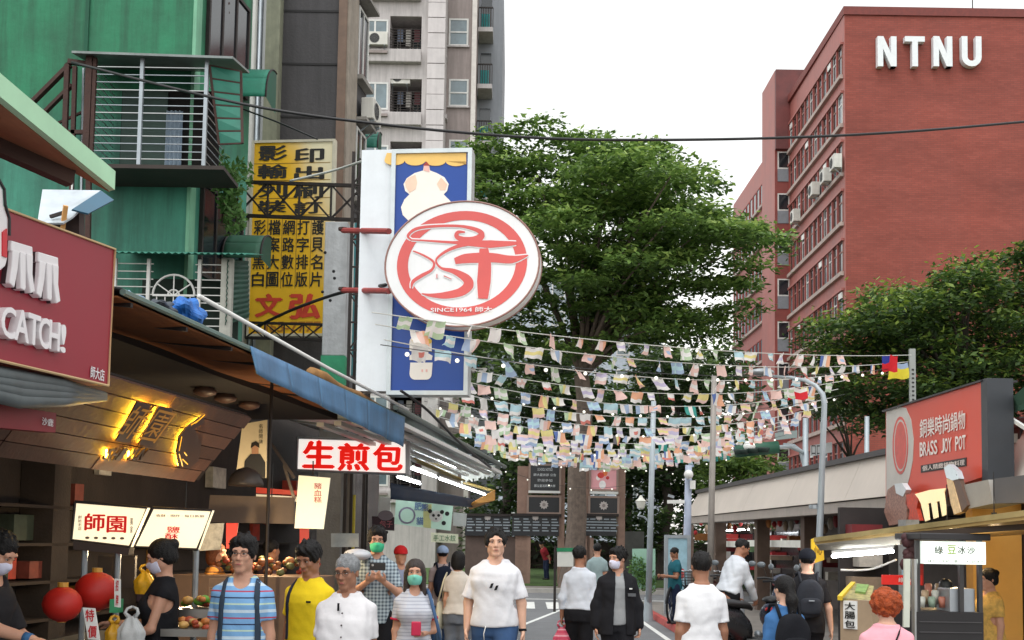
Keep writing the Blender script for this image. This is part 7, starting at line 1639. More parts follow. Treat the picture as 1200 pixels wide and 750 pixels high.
class Field:
 def __init__(s, xs, ys, zs):
  s.xs, s.ys, s.zs = xs, ys, zs; s.F = np.full((len(xs), len(ys), len(zs)), .5, np.float32)
 def sub(s, lo, hi):
  i0, i1 = np.searchsorted(s.xs, lo[0]), np.searchsorted(s.xs, hi[0]); j0, j1 = np.searchsorted(s.ys, lo[1]), np.searchsorted(s.ys, hi[1]); k0, k1 = np.searchsorted(s.zs, lo[2]), np.searchsorted(s.zs, hi[2])
  sl = (slice(i0, i1), slice(j0, j1), slice(k0, k1))
  return sl, s.xs[i0:i1, None, None], s.ys[None, j0:j1, None], s.zs[None, None, k0:k1]
 def put(s, sl, d, k):
  f = s.F[sl]
  if f.size == 0: return
  if k > 0:
   h = np.clip(.5 + .5 * (d - f) / k, 0, 1); s.F[sl] = d * (1 - h) + f * h - k * h * (1 - h)
  else: s.F[sl] = np.minimum(f, d)
 def cap(s, a, b, r1, r2, k=.02):
  a, b = np.array(a, float), np.array(b, float); m = max(r1, r2) + .06
  sl, X, Y, Z = s.sub(np.minimum(a, b) - m, np.maximum(a, b) + m); ab = b - a; L2 = max(1e-9, ab @ ab)
  t = np.clip(((X - a[0]) * ab[0] + (Y - a[1]) * ab[1] + (Z - a[2]) * ab[2]) / L2, 0, 1)
  d = np.sqrt((X - a[0] - t * ab[0]) ** 2 + (Y - a[1] - t * ab[1]) ** 2 + (Z - a[2] - t * ab[2]) ** 2) - (r1 + (r2 - r1) * t); s.put(sl, d, k)
 def ell(s, c, r, R=None, k=.02, cut=False, ret=False):
  """Ellipsoid; R: 3x3 rotation of its axes."""
  c = np.array(c, float); r = np.array(r, float); m = r.max() + .05
  sl, X, Y, Z = s.sub(c - m, c + m); x, y, z = X - c[0], Y - c[1], Z - c[2]
  if R is not None:
   R = np.array(R); x, y, z = R[0, 0] * x + R[1, 0] * y + R[2, 0] * z, R[0, 1] * x + R[1, 1] * y + R[2, 1] * z, R[0, 2] * x + R[1, 2] * y + R[2, 2] * z
  q = np.sqrt((x / r[0]) ** 2 + (y / r[1]) ** 2 + (z / r[2]) ** 2); d = (q - 1) * r.min() * np.clip(.6 + .4 * q, .6, 1.6)
  if cut:
   f = s.F[sl]
   if f.size: h = np.clip(.5 - .5 * (f + d) / k, 0, 1); s.F[sl] = f * (1 - h) + (-d) * h + k * h * (1 - h)
  else: s.put(sl, d, k)
 def torso(s, T, tab, grow, k=.03):
  """Stacked ellipses along the spine; T maps spine space to body space."""
  Ti = np.linalg.inv(T); z0, z1 = tab[0][0], tab[-1][0]; P = [(T @ np.array([x, y, z, 1]))[:3] for x in (-.34, .34) for y in (-.26, .26) for z in (z0 - .05, z1 + .05)]
  sl, X, Y, Z = s.sub(np.min(P, 0), np.max(P, 0))
  x = Ti[0, 0] * X + Ti[0, 1] * Y + Ti[0, 2] * Z + Ti[0, 3]; y = Ti[1, 0] * X + Ti[1, 1] * Y + Ti[1, 2] * Z + Ti[1, 3]; z = Ti[2, 0] * X + Ti[2, 1] * Y + Ti[2, 2] * Z + Ti[2, 3]
  zz = [t[0] for t in tab]; A = np.interp(z, zz, [t[1] for t in tab]) + grow; B = np.interp(z, zz, [t[2] for t in tab]) + grow; c = np.interp(z, zz, [t[3] for t in tab])
  q = ((np.abs(x) / A) ** 2.4 + (np.abs(y - c) / B) ** 2.4) ** (1 / 2.4); d = (q - 1) * np.minimum(A, B); d = np.maximum(d, np.maximum(z0 - z, z - z1)); s.put(sl, d, k)
 def wrinkle(s, amp, fx=1.0, seed=0.0):
  X, Y, Z = s.xs[:, None, None], s.ys[None, :, None], s.zs[None, None, :]
  w = np.sin(9 * fx * X + 31 * fx * Z + 3 * np.sin(7 * Z + seed) + seed) * .5 + np.sin(23 * fx * X - 17 * fx * Z + 5 * np.sin(6 * X + 9 * Y) + 2 * seed) * .5 + np.sin(38 * Y + 12 * X + 21 * Z + seed) * .35 + np.sin(60 * X + 14 * Z + 4 * np.sin(11 * Z)) * .2
  s.F += (amp * w).astype(np.float32)
 def clip(s, fn):
  """Keep only where fn(X, Y, Z) <= 0."""
  s.F = np.maximum(s.F, fn(s.xs[:, None, None], s.ys[None, :, None], s.zs[None, None, :]).astype(np.float32))
 def mesh(s, name): return nets_mesh(name, s.xs, s.ys, s.zs, s.F)
MALE = [(.78, .150, .110, .005), (.90, .160, .118, .01), (1.04, .142, .104, .0), (1.18, .148, .110, -.004), (1.28, .160, .116, -.004), (1.345, .152, .106, .0), (1.40, .118, .088, .008), (1.44, .082, .070, .012), (1.475, .062, .060, .016)]
STOUT = [(.78, .165, .125, .005), (.90, .182, .145, .0), (1.04, .182, .155, -.02), (1.18, .180, .150, -.018), (1.28, .178, .138, -.008), (1.345, .166, .115, .0), (1.40, .128, .094, .008), (1.44, .09, .074, .012), (1.475, .068, .064, .016)]
FEMALE = [(.78, .155, .115, .005), (.90, .170, .125, .012), (1.04, .128, .098, .0), (1.18, .136, .108, -.008), (1.27, .140, .118, -.014), (1.34, .132, .096, .0), (1.39, .100, .078, .008), (1.43, .068, .06, .012), (1.465, .052, .052, .015)]
def unit(v): v = np.array(v, float); return v / np.linalg.norm(v)
def rotm(ax, a): return np.array(Matrix.Rotation(a, 3, ax))
def hmat(R, t): M = np.eye(4); M[:3, :3] = R; M[:3, 3] = t; return M
def ap(M, p): return (M @ np.array([*p, 1.0]))[:3]
hair_black = mat('black_hair', (17, 15, 15), .55, var=.3, scale=40, bump=.5, bscale=120, spec=.3)
hair_grey = mat('grey_hair', (128, 130, 132), .6, var=.35, scale=40, bump=.5, bscale=120)
hair_brown = mat('dark_brown_hair', (50, 38, 34), .5, var=.35, scale=40, bump=.5, bscale=120)
hair_red = mat('orange_hair', (170, 72, 22), .6, var=.45, scale=30, bump=.9, bscale=90)
hair_ginger = mat('ginger_hair', (120, 66, 34), .6, var=.35, scale=40, bump=.5, bscale=120)
eye_w = mat('eye_white', (214, 206, 200), .3, var=0); eye_d = mat('eye_dark', (28, 20, 18), .2, var=0); brow_m = mat('brow', (40, 32, 28), .8, var=0); lens_rim = mat('glasses_rim', (40, 36, 36), .3, var=0)
def skin(key, rgb):
 m = mat('skin_' + key, rgb, .5, var=.07, scale=14, bump=.1, bscale=160, spec=.35)
 p = m.node_tree.nodes['Principled BSDF']; p.inputs['Subsurface Weight'].default_value = .12; p.inputs['Subsurface Radius'].default_value = (.012, .005, .003); return m
sk_fair, sk_mid, sk_tan = skin('fair', (216, 172, 148)), skin('mid', (196, 148, 124)), skin('tan', (158, 112, 88))
def cloth(key, rgb, rough=.88, bump=.3): return mat('cloth_' + key, rgb, rough, var=.06, scale=9, bump=bump, bscale=13, spec=.2)
denim = cloth('denim', (58, 84, 122)); blackc = cloth('black', (26, 26, 30)); blackp_ = cloth('black_trousers', (30, 30, 34)); whitec = cloth('white', (224, 224, 228)); whites = cloth('white_shirt', (208, 214, 224)); navy = cloth('navy', (34, 42, 66))
def person(label, px, py_top, d, rz=0.0, H=None, group=None, body=None, skin_m=sk_mid, hair=('short', hair_black), top=None, legs=None, lean=0.0, side=0.0, head=(0, 0, 0), arms=None, res=1.0, mask=None, glasses=None, bag=None, feet=None, face=True, z0=0.0, sit=False, hood=None, category='person', stride=.0, collar=None, shoe=None, name='person', cap=None, straps=None, print_=None, loc=None, jacket=None, wide=1.0):
 """One figure, facing the camera at rz = 0 (towards -Y); head = yaw, pitch, roll in degrees."""
 tab0 = body or MALE
 zt = at(px, py_top, d).z; sc = (zt - z0) / 1.735 if H is None else H / 1.735
 base = ground_at(px, d, z0) if loc is None else Vector(loc)
 P = thing(name, label, category, base, rz, group)
 P.scale = (sc * wide, sc * wide, sc)
 # skeleton in the figure's own coordinates (height 1.735)
 pel = np.array([0, 0, .93]); R_up = rotm('Y', math.radians(side)) @ rotm('X', math.radians(-lean))
 T = hmat(R_up, pel) @ hmat(np.eye(3), -pel)
 female = tab0 is FEMALE; sw = .136 if female else (.164 if tab0 is STOUT else .158)
 neck0 = ap(T, (0, .02, 1.45)); hc0 = ap(T, (0, -.012, 1.615))
 yaw, pit, rol = [math.radians(v) for v in head]; Rh = R_up @ rotm('Z', yaw) @ rotm('X', -pit) @ rotm('Y', rol)
 Hm = hmat(Rh, hc0 + Rh @ np.array([0, 0, 0])); hs = .95 if female else 1.0
 def hp(p): return ap(Hm, np.array(p) * hs)
 arms = arms or {}
 J = {}
 for s, nm in ((-1, 'R'), (1, 'L')):
  a = arms.get(nm, {}); up = unit(R_up @ np.array(a.get('up', (.10 * s, .04, -1)))); fo = unit(R_up @ np.array(a.get('fo', (.04 * s, -.16, -1)))); sh = ap(T, (sw * s, .012, 1.350)); el = sh + up * (.265 if female else .285); wr = el + fo * (.225 if female else .245)
  pn = unit(R_up @ np.array(a.get('pn', (-s, -.15, 0)))); pn = unit(pn - fo * (pn @ fo)); J[nm] = (sh, el, wr, fo, pn, a.get('curl', .35), up)
 hipx = .088; lg = {}
 for s, nm in ((-1, 'R'), (1, 'L')):
  f = stride * s
  if feet and nm in feet: kn, an = feet[nm]
  else: kn, an = (hipx * s, -.03 - .16 * max(f, 0) - .04 * f, .50), (hipx * s * 1.0, .02 - .26 * f + (.1 if f < 0 else 0), .085 + (.05 if f < 0 else 0))
  lg[nm] = (np.array([hipx * s, .0, .88]), np.array(kn, float), np.array(an, float))
 pts = [hc0] + [j[i] for j in J.values() for i in (0, 1, 2)] + [l[i] for l in lg.values() for i in (0, 1, 2)] + [j[2] + j[3] * .2 for j in J.values()]
 lo, hi = np.min(pts, 0) - .27, np.max(pts, 0) + .27; lo[2] = min(lo[2], -.02); lo[2] = max(lo[2], -.03)
 cr, fr = .021 * res, .0068 * res
 hx = [(hc0[i] - .115, hc0[i] + .115, fr) for i in range(3)]; hx[1] = (hc0[1] - .14, hc0[1] + .125, fr); hx[2] = (hc0[2] - .14, hc0[2] + .135, fr)
 spans = [[hx[i]] for i in range(3)]
 for nm in J:
  sh, el, wr, fo, pn, curl, up = J[nm]; c = wr + fo * .085
  for i in range(3): spans[i].append((c[i] - .095, c[i] + .095, .0085 * res))
 xs, ys, zs = [lines(lo[i], hi[i], cr, spans[i]) for i in range(3)]
 B = Field(xs, ys, zs)
 B.torso(T, tab0, 0); B.cap(neck0 - R_up @ np.array([0, 0, .03]), hp((0, .018, -.05)), .064 if not female else .052, .054 if not female else .046, .03)
 for nm in J:
  s = -1 if nm == 'R' else 1; sh, el, wr, fo, pn, curl, up = J[nm]; w_ = .85 if female else 1.0
  B.cap(ap(T, (.03 * s, .025, 1.465)), sh, .022 * w_, .032 * w_, .03)
  B.cap(sh, el, .045 * w_, .039 * w_, .03); B.cap(el, wr, .042 * w_, .027 * w_, .02)
  # hand: palm, four unequal bent fingers, thumb from the side of the palm
  wd = unit(np.cross(fo, pn)) * (1 if (np.cross(fo, pn) @ (R_up @ np.array([0, -1, 0]))) > 0 else -1); pc = wr + fo * .048
  B.ell(pc, (.05, .041 * w_, .0165), np.stack([fo, wd, pn], 1), .012)
  for i, (o_, ln) in enumerate(((.030, .070), (.010, .078), (-.010, .072), (-.029, .057))):
   b0 = wr + fo * .086 + wd * o_ * w_; a1 = curl * (.8 + .15 * i); d1 = unit(fo * math.cos(a1) + pn * math.sin(a1)); a2 = curl * 2.2; d2 = unit(fo * math.cos(a2) + pn * math.sin(a2)); m1 = b0 + d1 * ln * .55; B.cap(b0, m1, .0098, .009, .004); B.cap(m1, m1 + d2 * ln * .5, .009, .0076, .003)
  tb = wr + fo * .03 + wd * .03 * w_; td = unit(fo * .75 + wd * .65 + pn * .35); B.cap(tb, tb + td * .042, .0135, .011, .012); B.cap(tb + td * .042, tb + td * .042 + unit(fo * .9 + wd * .15 + pn * .3) * .032, .0108, .0085, .004)
 for nm in lg:
  h_, k_, a_ = lg[nm]; B.cap(h_, k_, .088, .056, .04); B.cap(k_, a_, .054, .036, .02)
 # head
 hE = lambda c, r, k=.015, cut=False: B.ell(hp(c), np.array(r) * hs, Rh, k, cut)
 hE((0, .014, .034), (.077, .096, .086), .02); hE((0, -.02, -.03), (.063, .076, .082), .03); B.cap(hp((-.012, -.068, -.1)), hp((.012, -.068, -.1)), .022, .022, .025)
 for s in (-1, 1): hE((.047 * s, -.012, -.062), (.02, .03, .028), .025); hE((.04 * s, -.07, -.018), (.02, .016, .018), .02); hE((.078 * s, .012, -.004), (.009, .02, .031), .006)
 if face:
  B.cap(hp((-.04, -.082, .034)), hp((.04, -.082, .034)), .014, .014, .02)
  for s in (-1, 1): B.ell(hp((.031 * s, -.106, .012)), (.021, .0145, .0125), Rh, .012, True)
  B.cap(hp((0, -.088, .02)), hp((0, -.110, -.024)), .010, .0125, .012);
  for s in (-1, 1): B.cap(hp((.012 * s, -.100, -.030)), hp((.012 * s, -.098, -.028)), .0085, .0085, .006)
  B.cap(hp((-.017, -.09, -.056)), hp((.017, -.09, -.056)), .010, .010, .008); B.cap(hp((-.014, -.087, -.068)), hp((.014, -.087, -.068)), .0095, .0095, .008)
 bo = local_child(B.mesh('body'), 'body', P); bo.data.materials.append(skin_m)
 Rh4 = Matrix([[*Rh[i], Hm[i, 3]] for i in range(3)] + [[0, 0, 0, 1]]) @ Matrix.Scale(hs, 4)
 def headpart(mb, nm, m, smooth=True, parent=None):
  me = mb.mesh(nm); me.materials.append(m)
  if smooth: me.polygons.foreach_set('use_smooth', [True] * len(me.polygons))
  return local_child(me, nm, P, mw=Rh4)
 if face:
  for s in (-1, 1):
   e = MB().grid(10, 6, lambda u, v: Vector((.031 * s + .0140 * math.cos(u * 6.283) * math.sin(v * 3.1416), -.0895 + .007 * math.cos(v * 3.1416) * -1, .011 + .0042 * math.sin(u * 6.283) * math.sin(v * 3.1416)))); headpart(e, 'eye', eye_w)
   headpart(MB().grid(10, 6, lambda u, v: Vector((.031 * s + .0062 * math.cos(u * 6.283) * math.sin(v * 3.1416), -.0945 + .004 * math.cos(v * 3.1416), .0112 + .0044 * math.sin(u * 6.283) * math.sin(v * 3.1416)))), 'iris', eye_d)
   headpart(MB().tube([(.014 * s, -.0985, .030), (.031 * s, -.0985, .0345), (.049 * s, -.087, .031)], [.0026, .003, .0014], 6), 'eyebrow', brow_m); headpart(MB().tube([(.016 * s, -.0945, .0135), (.031 * s, -.0975, .0165), (.046 * s, -.089, .0135)], [.0011, .0017, .001], 5), 'lash_line', eye_d)
  if not mask: headpart(MB().tube([(-.021, -.0935, -.0615), (-.008, -.1005, -.0600), (0, -.1010, -.0612), (.008, -.1005, -.0600), (.021, -.0935, -.0615)], [.002, .0055, .0055, .0055, .002], 6), 'lips', mat('lips', (170, 96, 88), .5, var=.05))
 if glasses:
  g = MB(); gF = Frame((0, -.105, 0), (1, -.105, 0))
  for s in (-1, 1):
   g.tube([(.033 * s + .024 * math.cos(a), -.106 + .004 * abs(math.cos(a)), .010 + .017 * math.sin(a)) for a in [i * 2 * math.pi / 16 for i in range(17)]], .0013, 5, caps=False); g.tube([(.057 * s, -.10, .016), (.078 * s, -.02, .014), (.08 * s, .01, .008)], .0014, 5)
  g.tube([(-.01, -.107, .013), (0, -.109, .016), (.01, -.107, .013)], .002, 5); headpart(g, 'glasses', glasses if not isinstance(glasses, bool) else lens_rim)
 # hair grown as its own volume round the skull
 kind, hm_ = hair
 hr = fr * 1.15; lo_, hi_ = hc0 - np.array([.2, .21, .3 if kind in ('bob', 'long', 'tail') else .17]), hc0 + np.array([.2, .21, .22])
 if kind in ('long', 'tail'): lo_[2] -= .16
 E = Field(*[np.arange(lo_[i], hi_[i], hr) for i in range(3)]); eE = lambda c, r, k=.02, cut=False: E.ell(hp(c), np.array(r) * hs, Rh, k, cut)
 def hclip(fn): E.clip(lambda X, Y, Z: fn(*[((X - Hm[0, 3]) * Rh[0, i] + (Y - Hm[1, 3]) * Rh[1, i] + (Z - Hm[2, 3]) * Rh[2, i]) / hs for i in range(3)]))
 def strands(amp, f=1.0, seed=0.0):
  X, Y, Z = E.xs[:, None, None] - hc0[0], E.ys[None, :, None] - hc0[1], E.zs[None, None, :] - hc0[2]; an = np.arctan2(X, -Y + .02)
  E.F += (amp * (np.sin(an * 17 * f + 40 * Z + 3 * np.sin(30 * Z + seed)) * .6 + np.sin(an * 41 * f - 30 * Z + seed + 4 * np.sin(9 * an)) * .4 + np.sin(70 * X + 30 * Y + 50 * Z) * .3)).astype(np.float32)
 if kind != 'none':
  if kind == 'curly':
   rg = np.random.default_rng(3); eE((0, .02, .03), (.118, .125, .118))
   for _ in range(120):
    v = unit(rg.normal(size=3));
    if v[1] < -.55 and v[2] < .3: continue
    eE(np.array((0, .02, .03)) + v * np.array((.115, .12, .112)), np.array((1, 1, 1)) * rg.uniform(.016, .027), .008)
   eE((0, -.135, -.04), (.075, .09, .1), .03, True); hclip(lambda x, y, z: -.105 - z)
  elif kind in ('bob', 'long', 'tail', 'bun'):
   eE((0, .02, .042), (.092, .110, .096))
   if kind == 'bob': eE((0, .045, -.04), (.100, .088, .125), .03); hclip(lambda x, y, z: -.135 - z)
   if kind == 'long':
    eE((0, .05, -.03), (.098, .078, .14), .03)
    for s in (-1, 1): E.cap(hp((.075 * s, -.0, .0)), hp((.085 * s, -.005, -.22)), .032 * hs, .028 * hs, .03)
    E.cap(hp((0, .07, -.05)), hp((0, .09, -.26)), .07, .06, .03)
   if kind == 'tail': E.cap(hp((0, .1, .02)), hp((0, .14, -.1)), .04, .05, .03); E.cap(hp((0, .14, -.1)), hp((0, .15, -.3)), .05, .03, .03)
   if kind == 'bun': eE((0, .115, .055), (.05, .045, .045), .01); eE((0, .05, -.02), (.088, .075, .08), .03); hclip(lambda x, y, z: -.085 - z)
   eE((0, -.125, -.062), (.070, .085, .125), .02, True)
   if face or kind == 'bun': eE((0, -.14, -.03), (.066, .085, .105), .02, True)
   strands(.0025, 1.0, 1)
  else:
   big_ = .006 if kind in ('full', 'part') else 0.0
   eE((0, .018, .044), (.086 + big_, .107 + big_, .094 + big_ * 2));
   if kind == 'part': eE((.012, -.13, .055), (.05, .06, .056), .012, True); [eE((.074 * s, -.02, .03), (.02, .045, .05), .02) for s in (-1, 1)]
   if kind == 'full': eE((.0, -.045, .095), (.07, .05, .035), .03); [eE((.076 * s, -.01, .02), (.02, .04, .05), .02) for s in (-1, 1)]
   eE((0, -.15, -.045), (.080, .10, .118), .012, True); eE((-.012, -.125, .05), (.046, .045, .042), .012, True)
   hclip(lambda x, y, z: (-.055 + np.clip(-(y - .02), 0, .1) * .65) - z);
   for s in (-1, 1): eE((.09 * s, .0, -.035), (.03, .03, .045), .012, True)
   rg = np.random.default_rng(len(label))
   for _ in range(70):                            # tufts that break the outline
    v = unit(rg.normal(size=3));
    if v[2] < -.1 or (v[1] < -.3 and v[2] < .45): continue
    q = np.array((0, .018, .044)) + v * np.array((.084 + big_, .104 + big_, .093 + big_ * 2)); E.cap(hp(q - v * .01), hp(q + unit(v + np.array((rg.normal() * .7, -.5, .1))) * rg.uniform(.010, .022) * (.5 if kind == 'short' else 1)), .012, .006, .008)
   strands(.0042, 1.0, len(label) % 7)
  ho = local_child(E.mesh('hair'), 'hair', P); ho.data.materials.append(hm_)
 if cap:
  cm_, brim = cap; K = Field(*[np.arange(hc0[i] - .19, hc0[i] + .19, hr * 1.1) for i in range(3)]); K.ell(hp((0, .016, .05)), np.array((.098, .115, .098)) * hs, Rh)
  K.clip(lambda X, Y, Z: .022 - ((X - Hm[0, 3]) * Rh[0, 2] + (Y - Hm[1, 3]) * Rh[1, 2] + (Z - Hm[2, 3]) * Rh[2, 2]))
  if brim:
   K2 = Field(K.xs, K.ys, K.zs); K2.ell(hp((0, -.105, .03)), np.array((.075, .085, .012)), Rh, 0); K.F = np.minimum(K.F, K2.F)
  ko = local_child(K.mesh('cap'), 'cap', P); ko.data.materials.append(cm_)
 if mask:
  K = Field(*[np.arange(hc0[i] - .15, hc0[i] + .15, fr) for i in range(3)]); K.F[:] = .5
  K.ell(hp((0, -.03, -.052)), np.array((.072, .094, .080)) * hs, Rh, 0); K.cap(hp((0, -.09, -.008)), hp((0, -.118, -.03)), .014, .014, .02)
  def mk(x, y, z): return np.maximum(np.maximum(y + .035 - .0, z + .006 + .25 * np.abs(x)), -.112 - z)
  K.clip(lambda X, Y, Z: mk(*[((X - Hm[0, 3]) * Rh[0, i] + (Y - Hm[1, 3]) * Rh[1, i] + (Z - Hm[2, 3]) * Rh[2, i]) / hs for i in range(3)]))
  mo = local_child(K.mesh('face_mask'), 'face_mask', P); mo.data.materials.append(mask)
  for s in (-1, 1): headpart(MB().tube([(.062 * s, -.05, -.03), (.078 * s, -.0, -.01), (.084 * s, .02, .02)], .0016, 5), 'ear_loop', white_plastic)
 # clothing as its own surface over the body
 def garment_grid(z_lo, g=.0115): return Field(*[lines(l_, h_, g * res, []) for l_, h_ in ((lo[0], hi[0]), (lo[1], hi[1]), (z_lo, min(hi[2], 1.62)))])
 seed = sum(map(ord, label)) % 23
 top = top or dict(m=whitec); hem = top.get('hem', .80); loose = top.get('loose', .022); sl_ = top.get('sleeve', .62)
 def shirt_field(grow=0.0, hem=hem, arms_=True, g=.0115, flare=.006, sl_=sl_, ka=.012):
  S = garment_grid(hem - .2 if lean else hem - .05, g); tabS = [(z, a + loose + (flare * (1.2 - z) / .4 if z < 1.2 else 0), b + loose + (flare * (1.2 - z) / .4 if z < 1.2 else 0), c) for z, a, b, c in tab0]
  tabS[-1] = (1.468, tabS[-1][1] + .004, tabS[-1][2] + .004, tabS[-1][3]); tabS[0] = (min(hem - .02, .76), *tabS[0][1:]); S.torso(T, tabS, grow)
  if female:
   for s in (-1, 1): S.ell(ap(T, (.07 * s, -.095, 1.245)), np.array((.062, .055, .06)) + loose * .5 + grow, R_up, .05)
  if arms_:
   for nm in J:
    sh, el, wr, fo, pn, curl, up = J[nm]; w_ = .88 if female else 1.0; S.cap(ap(T, (np.sign(sh[0]) * .04, .022, 1.446)), sh, .036 + grow, .052 * w_ + grow, .03); S.cap(sh, sh + (el - sh) * min(1, sl_), (.050 + loose * .15) * w_ + grow, (.046 + loose * .55) * w_ + grow, ka)
    if sl_ > 1: S.cap(el, el + (wr - el) * (sl_ - 1), (.052 + loose * .5) * w_ + grow, (.036 + loose * .5) * w_ + grow, .03)
  return S
 def cutshirt(S, amp=.0042):
  S.wrinkle(amp * .8, .9, seed); S.wrinkle(amp * .22, 2.1, seed + 5); Ti = np.linalg.inv(T); S.clip(lambda X, Y, Z: hem + .006 * np.sin(14 * X + 9 * Y) - (Ti[2, 0] * X + Ti[2, 1] * Y + Ti[2, 2] * Z + Ti[2, 3]))
  for nm in J:                                        # open sleeve ends with a clean hem
   sh, el, wr, fo, pn, curl, up = J[nm]
   if sl_ <= 1: q = sh + (el - sh) * sl_; S.clip(lambda X, Y, Z, q=q, up=up: np.minimum((X - q[0]) * up[0] + (Y - q[1]) * up[1] + (Z - q[2]) * up[2], .11 - np.sqrt((X - q[0]) ** 2 + (Y - q[1]) ** 2 + (Z - q[2]) ** 2)))
  n0 = ap(T, (0, -.075, 1.475)); dpt = top.get('neck', .062); r0 = np.sqrt((S.xs[:, None, None] - n0[0]) ** 2 + (S.ys[None, :, None] - n0[1]) ** 2 * .8 + ((S.zs[None, None, :] - n0[2]) * top.get('neck_v', 1.0)) ** 2); S.F = np.maximum(S.F, (dpt - r0).astype(np.float32))
 if top.get('m') is not None:
  S = shirt_field(); cutshirt(S, top.get('wr', .0042)); so = local_child(S.mesh('shirt'), top.get('name', 'shirt'), P); so.data.materials.append(top['m'])
 if jacket:
  jm = jacket; sl0 = sl_; S = shirt_field(.014, hem=.74, flare=.03, sl_=1.92, ka=.018); hem0 = hem; S.wrinkle(.006, .8, seed + 2); Ti = np.linalg.inv(T)
  S.clip(lambda X, Y, Z: .74 - Z); S.clip(lambda X, Y, Z: np.minimum(-(Y + .02), (.052 + .05 * np.clip(1.35 - Z, -.1, .6)) - np.abs(X - .01)) + 0 * Z)
  local_child(S.mesh('jacket'), 'jacket', P).data.materials.append(jm); sl_ = sl0
 if collar is not None:
  nr_ = .9 if female else 1.0
  for s in (-1, 1):
   def cf(u, v, s=s):
    a = math.radians(90 - 168 * u); ri = np.array((.064 * nr_, .060 * nr_)) * (1 - v) + np.array((.092, .086)) * v * (1 - .12 * u) * nr_
    return Vector(ap(T, (s * ri[0] * math.cos(a) + s * .012 * u, .008 + ri[1] * math.sin(a) - .012 * u, 1.492 - .045 * u - v * (.028 + .042 * u * u))))
   o_ = own(P, MB().grid(14, 3, cf), 'collar', collar); b_ = o_.modifiers.new('solid', 'SOLIDIFY'); b_.thickness = .006
 if straps:
  sm_, sides_ = straps if isinstance(straps, tuple) else (straps, (-1, 1))
  for s in sides_:
   S = shirt_field(.011, arms_=False, g=.011); S.wrinkle(.0042, 1.0, seed); S.clip(lambda X, Y, Z, s=s: np.abs(X - (.112 + .05 * np.clip(1.4 - Z, 0, .3)) * s) - .018 + 0 * Y); S.clip(lambda X, Y, Z: 1.0 - Z); S2 = shirt_field(-.01, arms_=False, g=.011); S.F = np.maximum(S.F, -S2.F)
   local_child(S.mesh('bag_strap'), 'bag_strap', P).data.materials.append(sm_)
 legs = legs or dict(m=denim); G = Field(*[lines(l_, h_, .017 * res, []) for l_, h_ in ((lo[0], hi[0]), (lo[1], hi[1]), (-.02, 1.08))]); lz = legs.get('loose', .014); G.torso(np.eye(4), [t for t in tab0 if t[0] < 1.1] + [(1.05, tab0[2][1], tab0[2][2], 0)], lz * .8)
 wtop = legs.get('waist', 1.0)
 for nm in lg:
  h_, k_, a_ = lg[nm]
  if legs.get('skirt'): G.cap(h_, h_ * .4 + k_ * .6, .13, .16, .06)
  else: G.cap(h_, k_, .092 + lz, .062 + lz, .04); G.cap(k_, k_ + (a_ - k_) * legs.get('len', 1.0), .060 + lz, .048 + lz * 1.4, .025)
 G.wrinkle(.0045, .8, seed + 1); G.clip(lambda X, Y, Z: Z - wtop + 0 * X + 0 * Y); G.clip(lambda X, Y, Z: .045 - Z + 0 * X + 0 * Y)
 if legs.get('skirt'): G.clip(lambda X, Y, Z: legs['skirt'] - Z + 0 * X + 0 * Y)
 local_child(G.mesh('trousers'), 'skirt' if legs.get('skirt') else 'trousers', P).data.materials.append(legs['m'])
 for nm in lg:
  a_ = lg[nm][2]; S = Field(*[np.arange(a_[i] - (.12, .26, .12)[i], a_[i] + (.12, .14, .1)[i], .014) for i in range(3)]); S.cap(a_ + np.array((0, .035, -.035)), a_ + np.array((0, -.14, -.048)), .043, .034, .02); S.cap(a_, a_ + np.array((0, -.03, -.03)), .044, .045, .03); S.clip(lambda X, Y, Z: (a_[2] - .083) - Z + 0 * X + 0 * Y)
  local_child(S.mesh('shoe'), 'shoe', P).data.materials.append(shoe or mat('shoe_dark', (44, 42, 44), .5))
 return P, dict(T=T, R=R_up, J=J, Hm=Hm, sc=sc, shirt=shirt_field, tab=tab0, base=base, rz=rz)
def wpt(info, P, p):
 """World place of a point in the figure's own coordinates."""
 return (Matrix.Translation(info['base']) @ Matrix.Rotation(info['rz'], 4, 'Z') @ Matrix.Scale(info['sc'], 4)) @ Vector(p)
def own(P, mb, nm, m, smooth=True, bevel=0.0):
 me = mb.mesh(nm); ms = m if isinstance(m, list) else [m]
 for x in ms: me.materials.append(x)
 if len(ms) > 1: me.polygons.foreach_set('material_index', mb.mi)
 if smooth: me.polygons.foreach_set('use_smooth', [True] * len(me.polygons))
 o = local_child(me, nm, P)
 if bevel: b = o.modifiers.new('bevel', 'BEVEL'); b.width = bevel; b.segments = 3
 return o
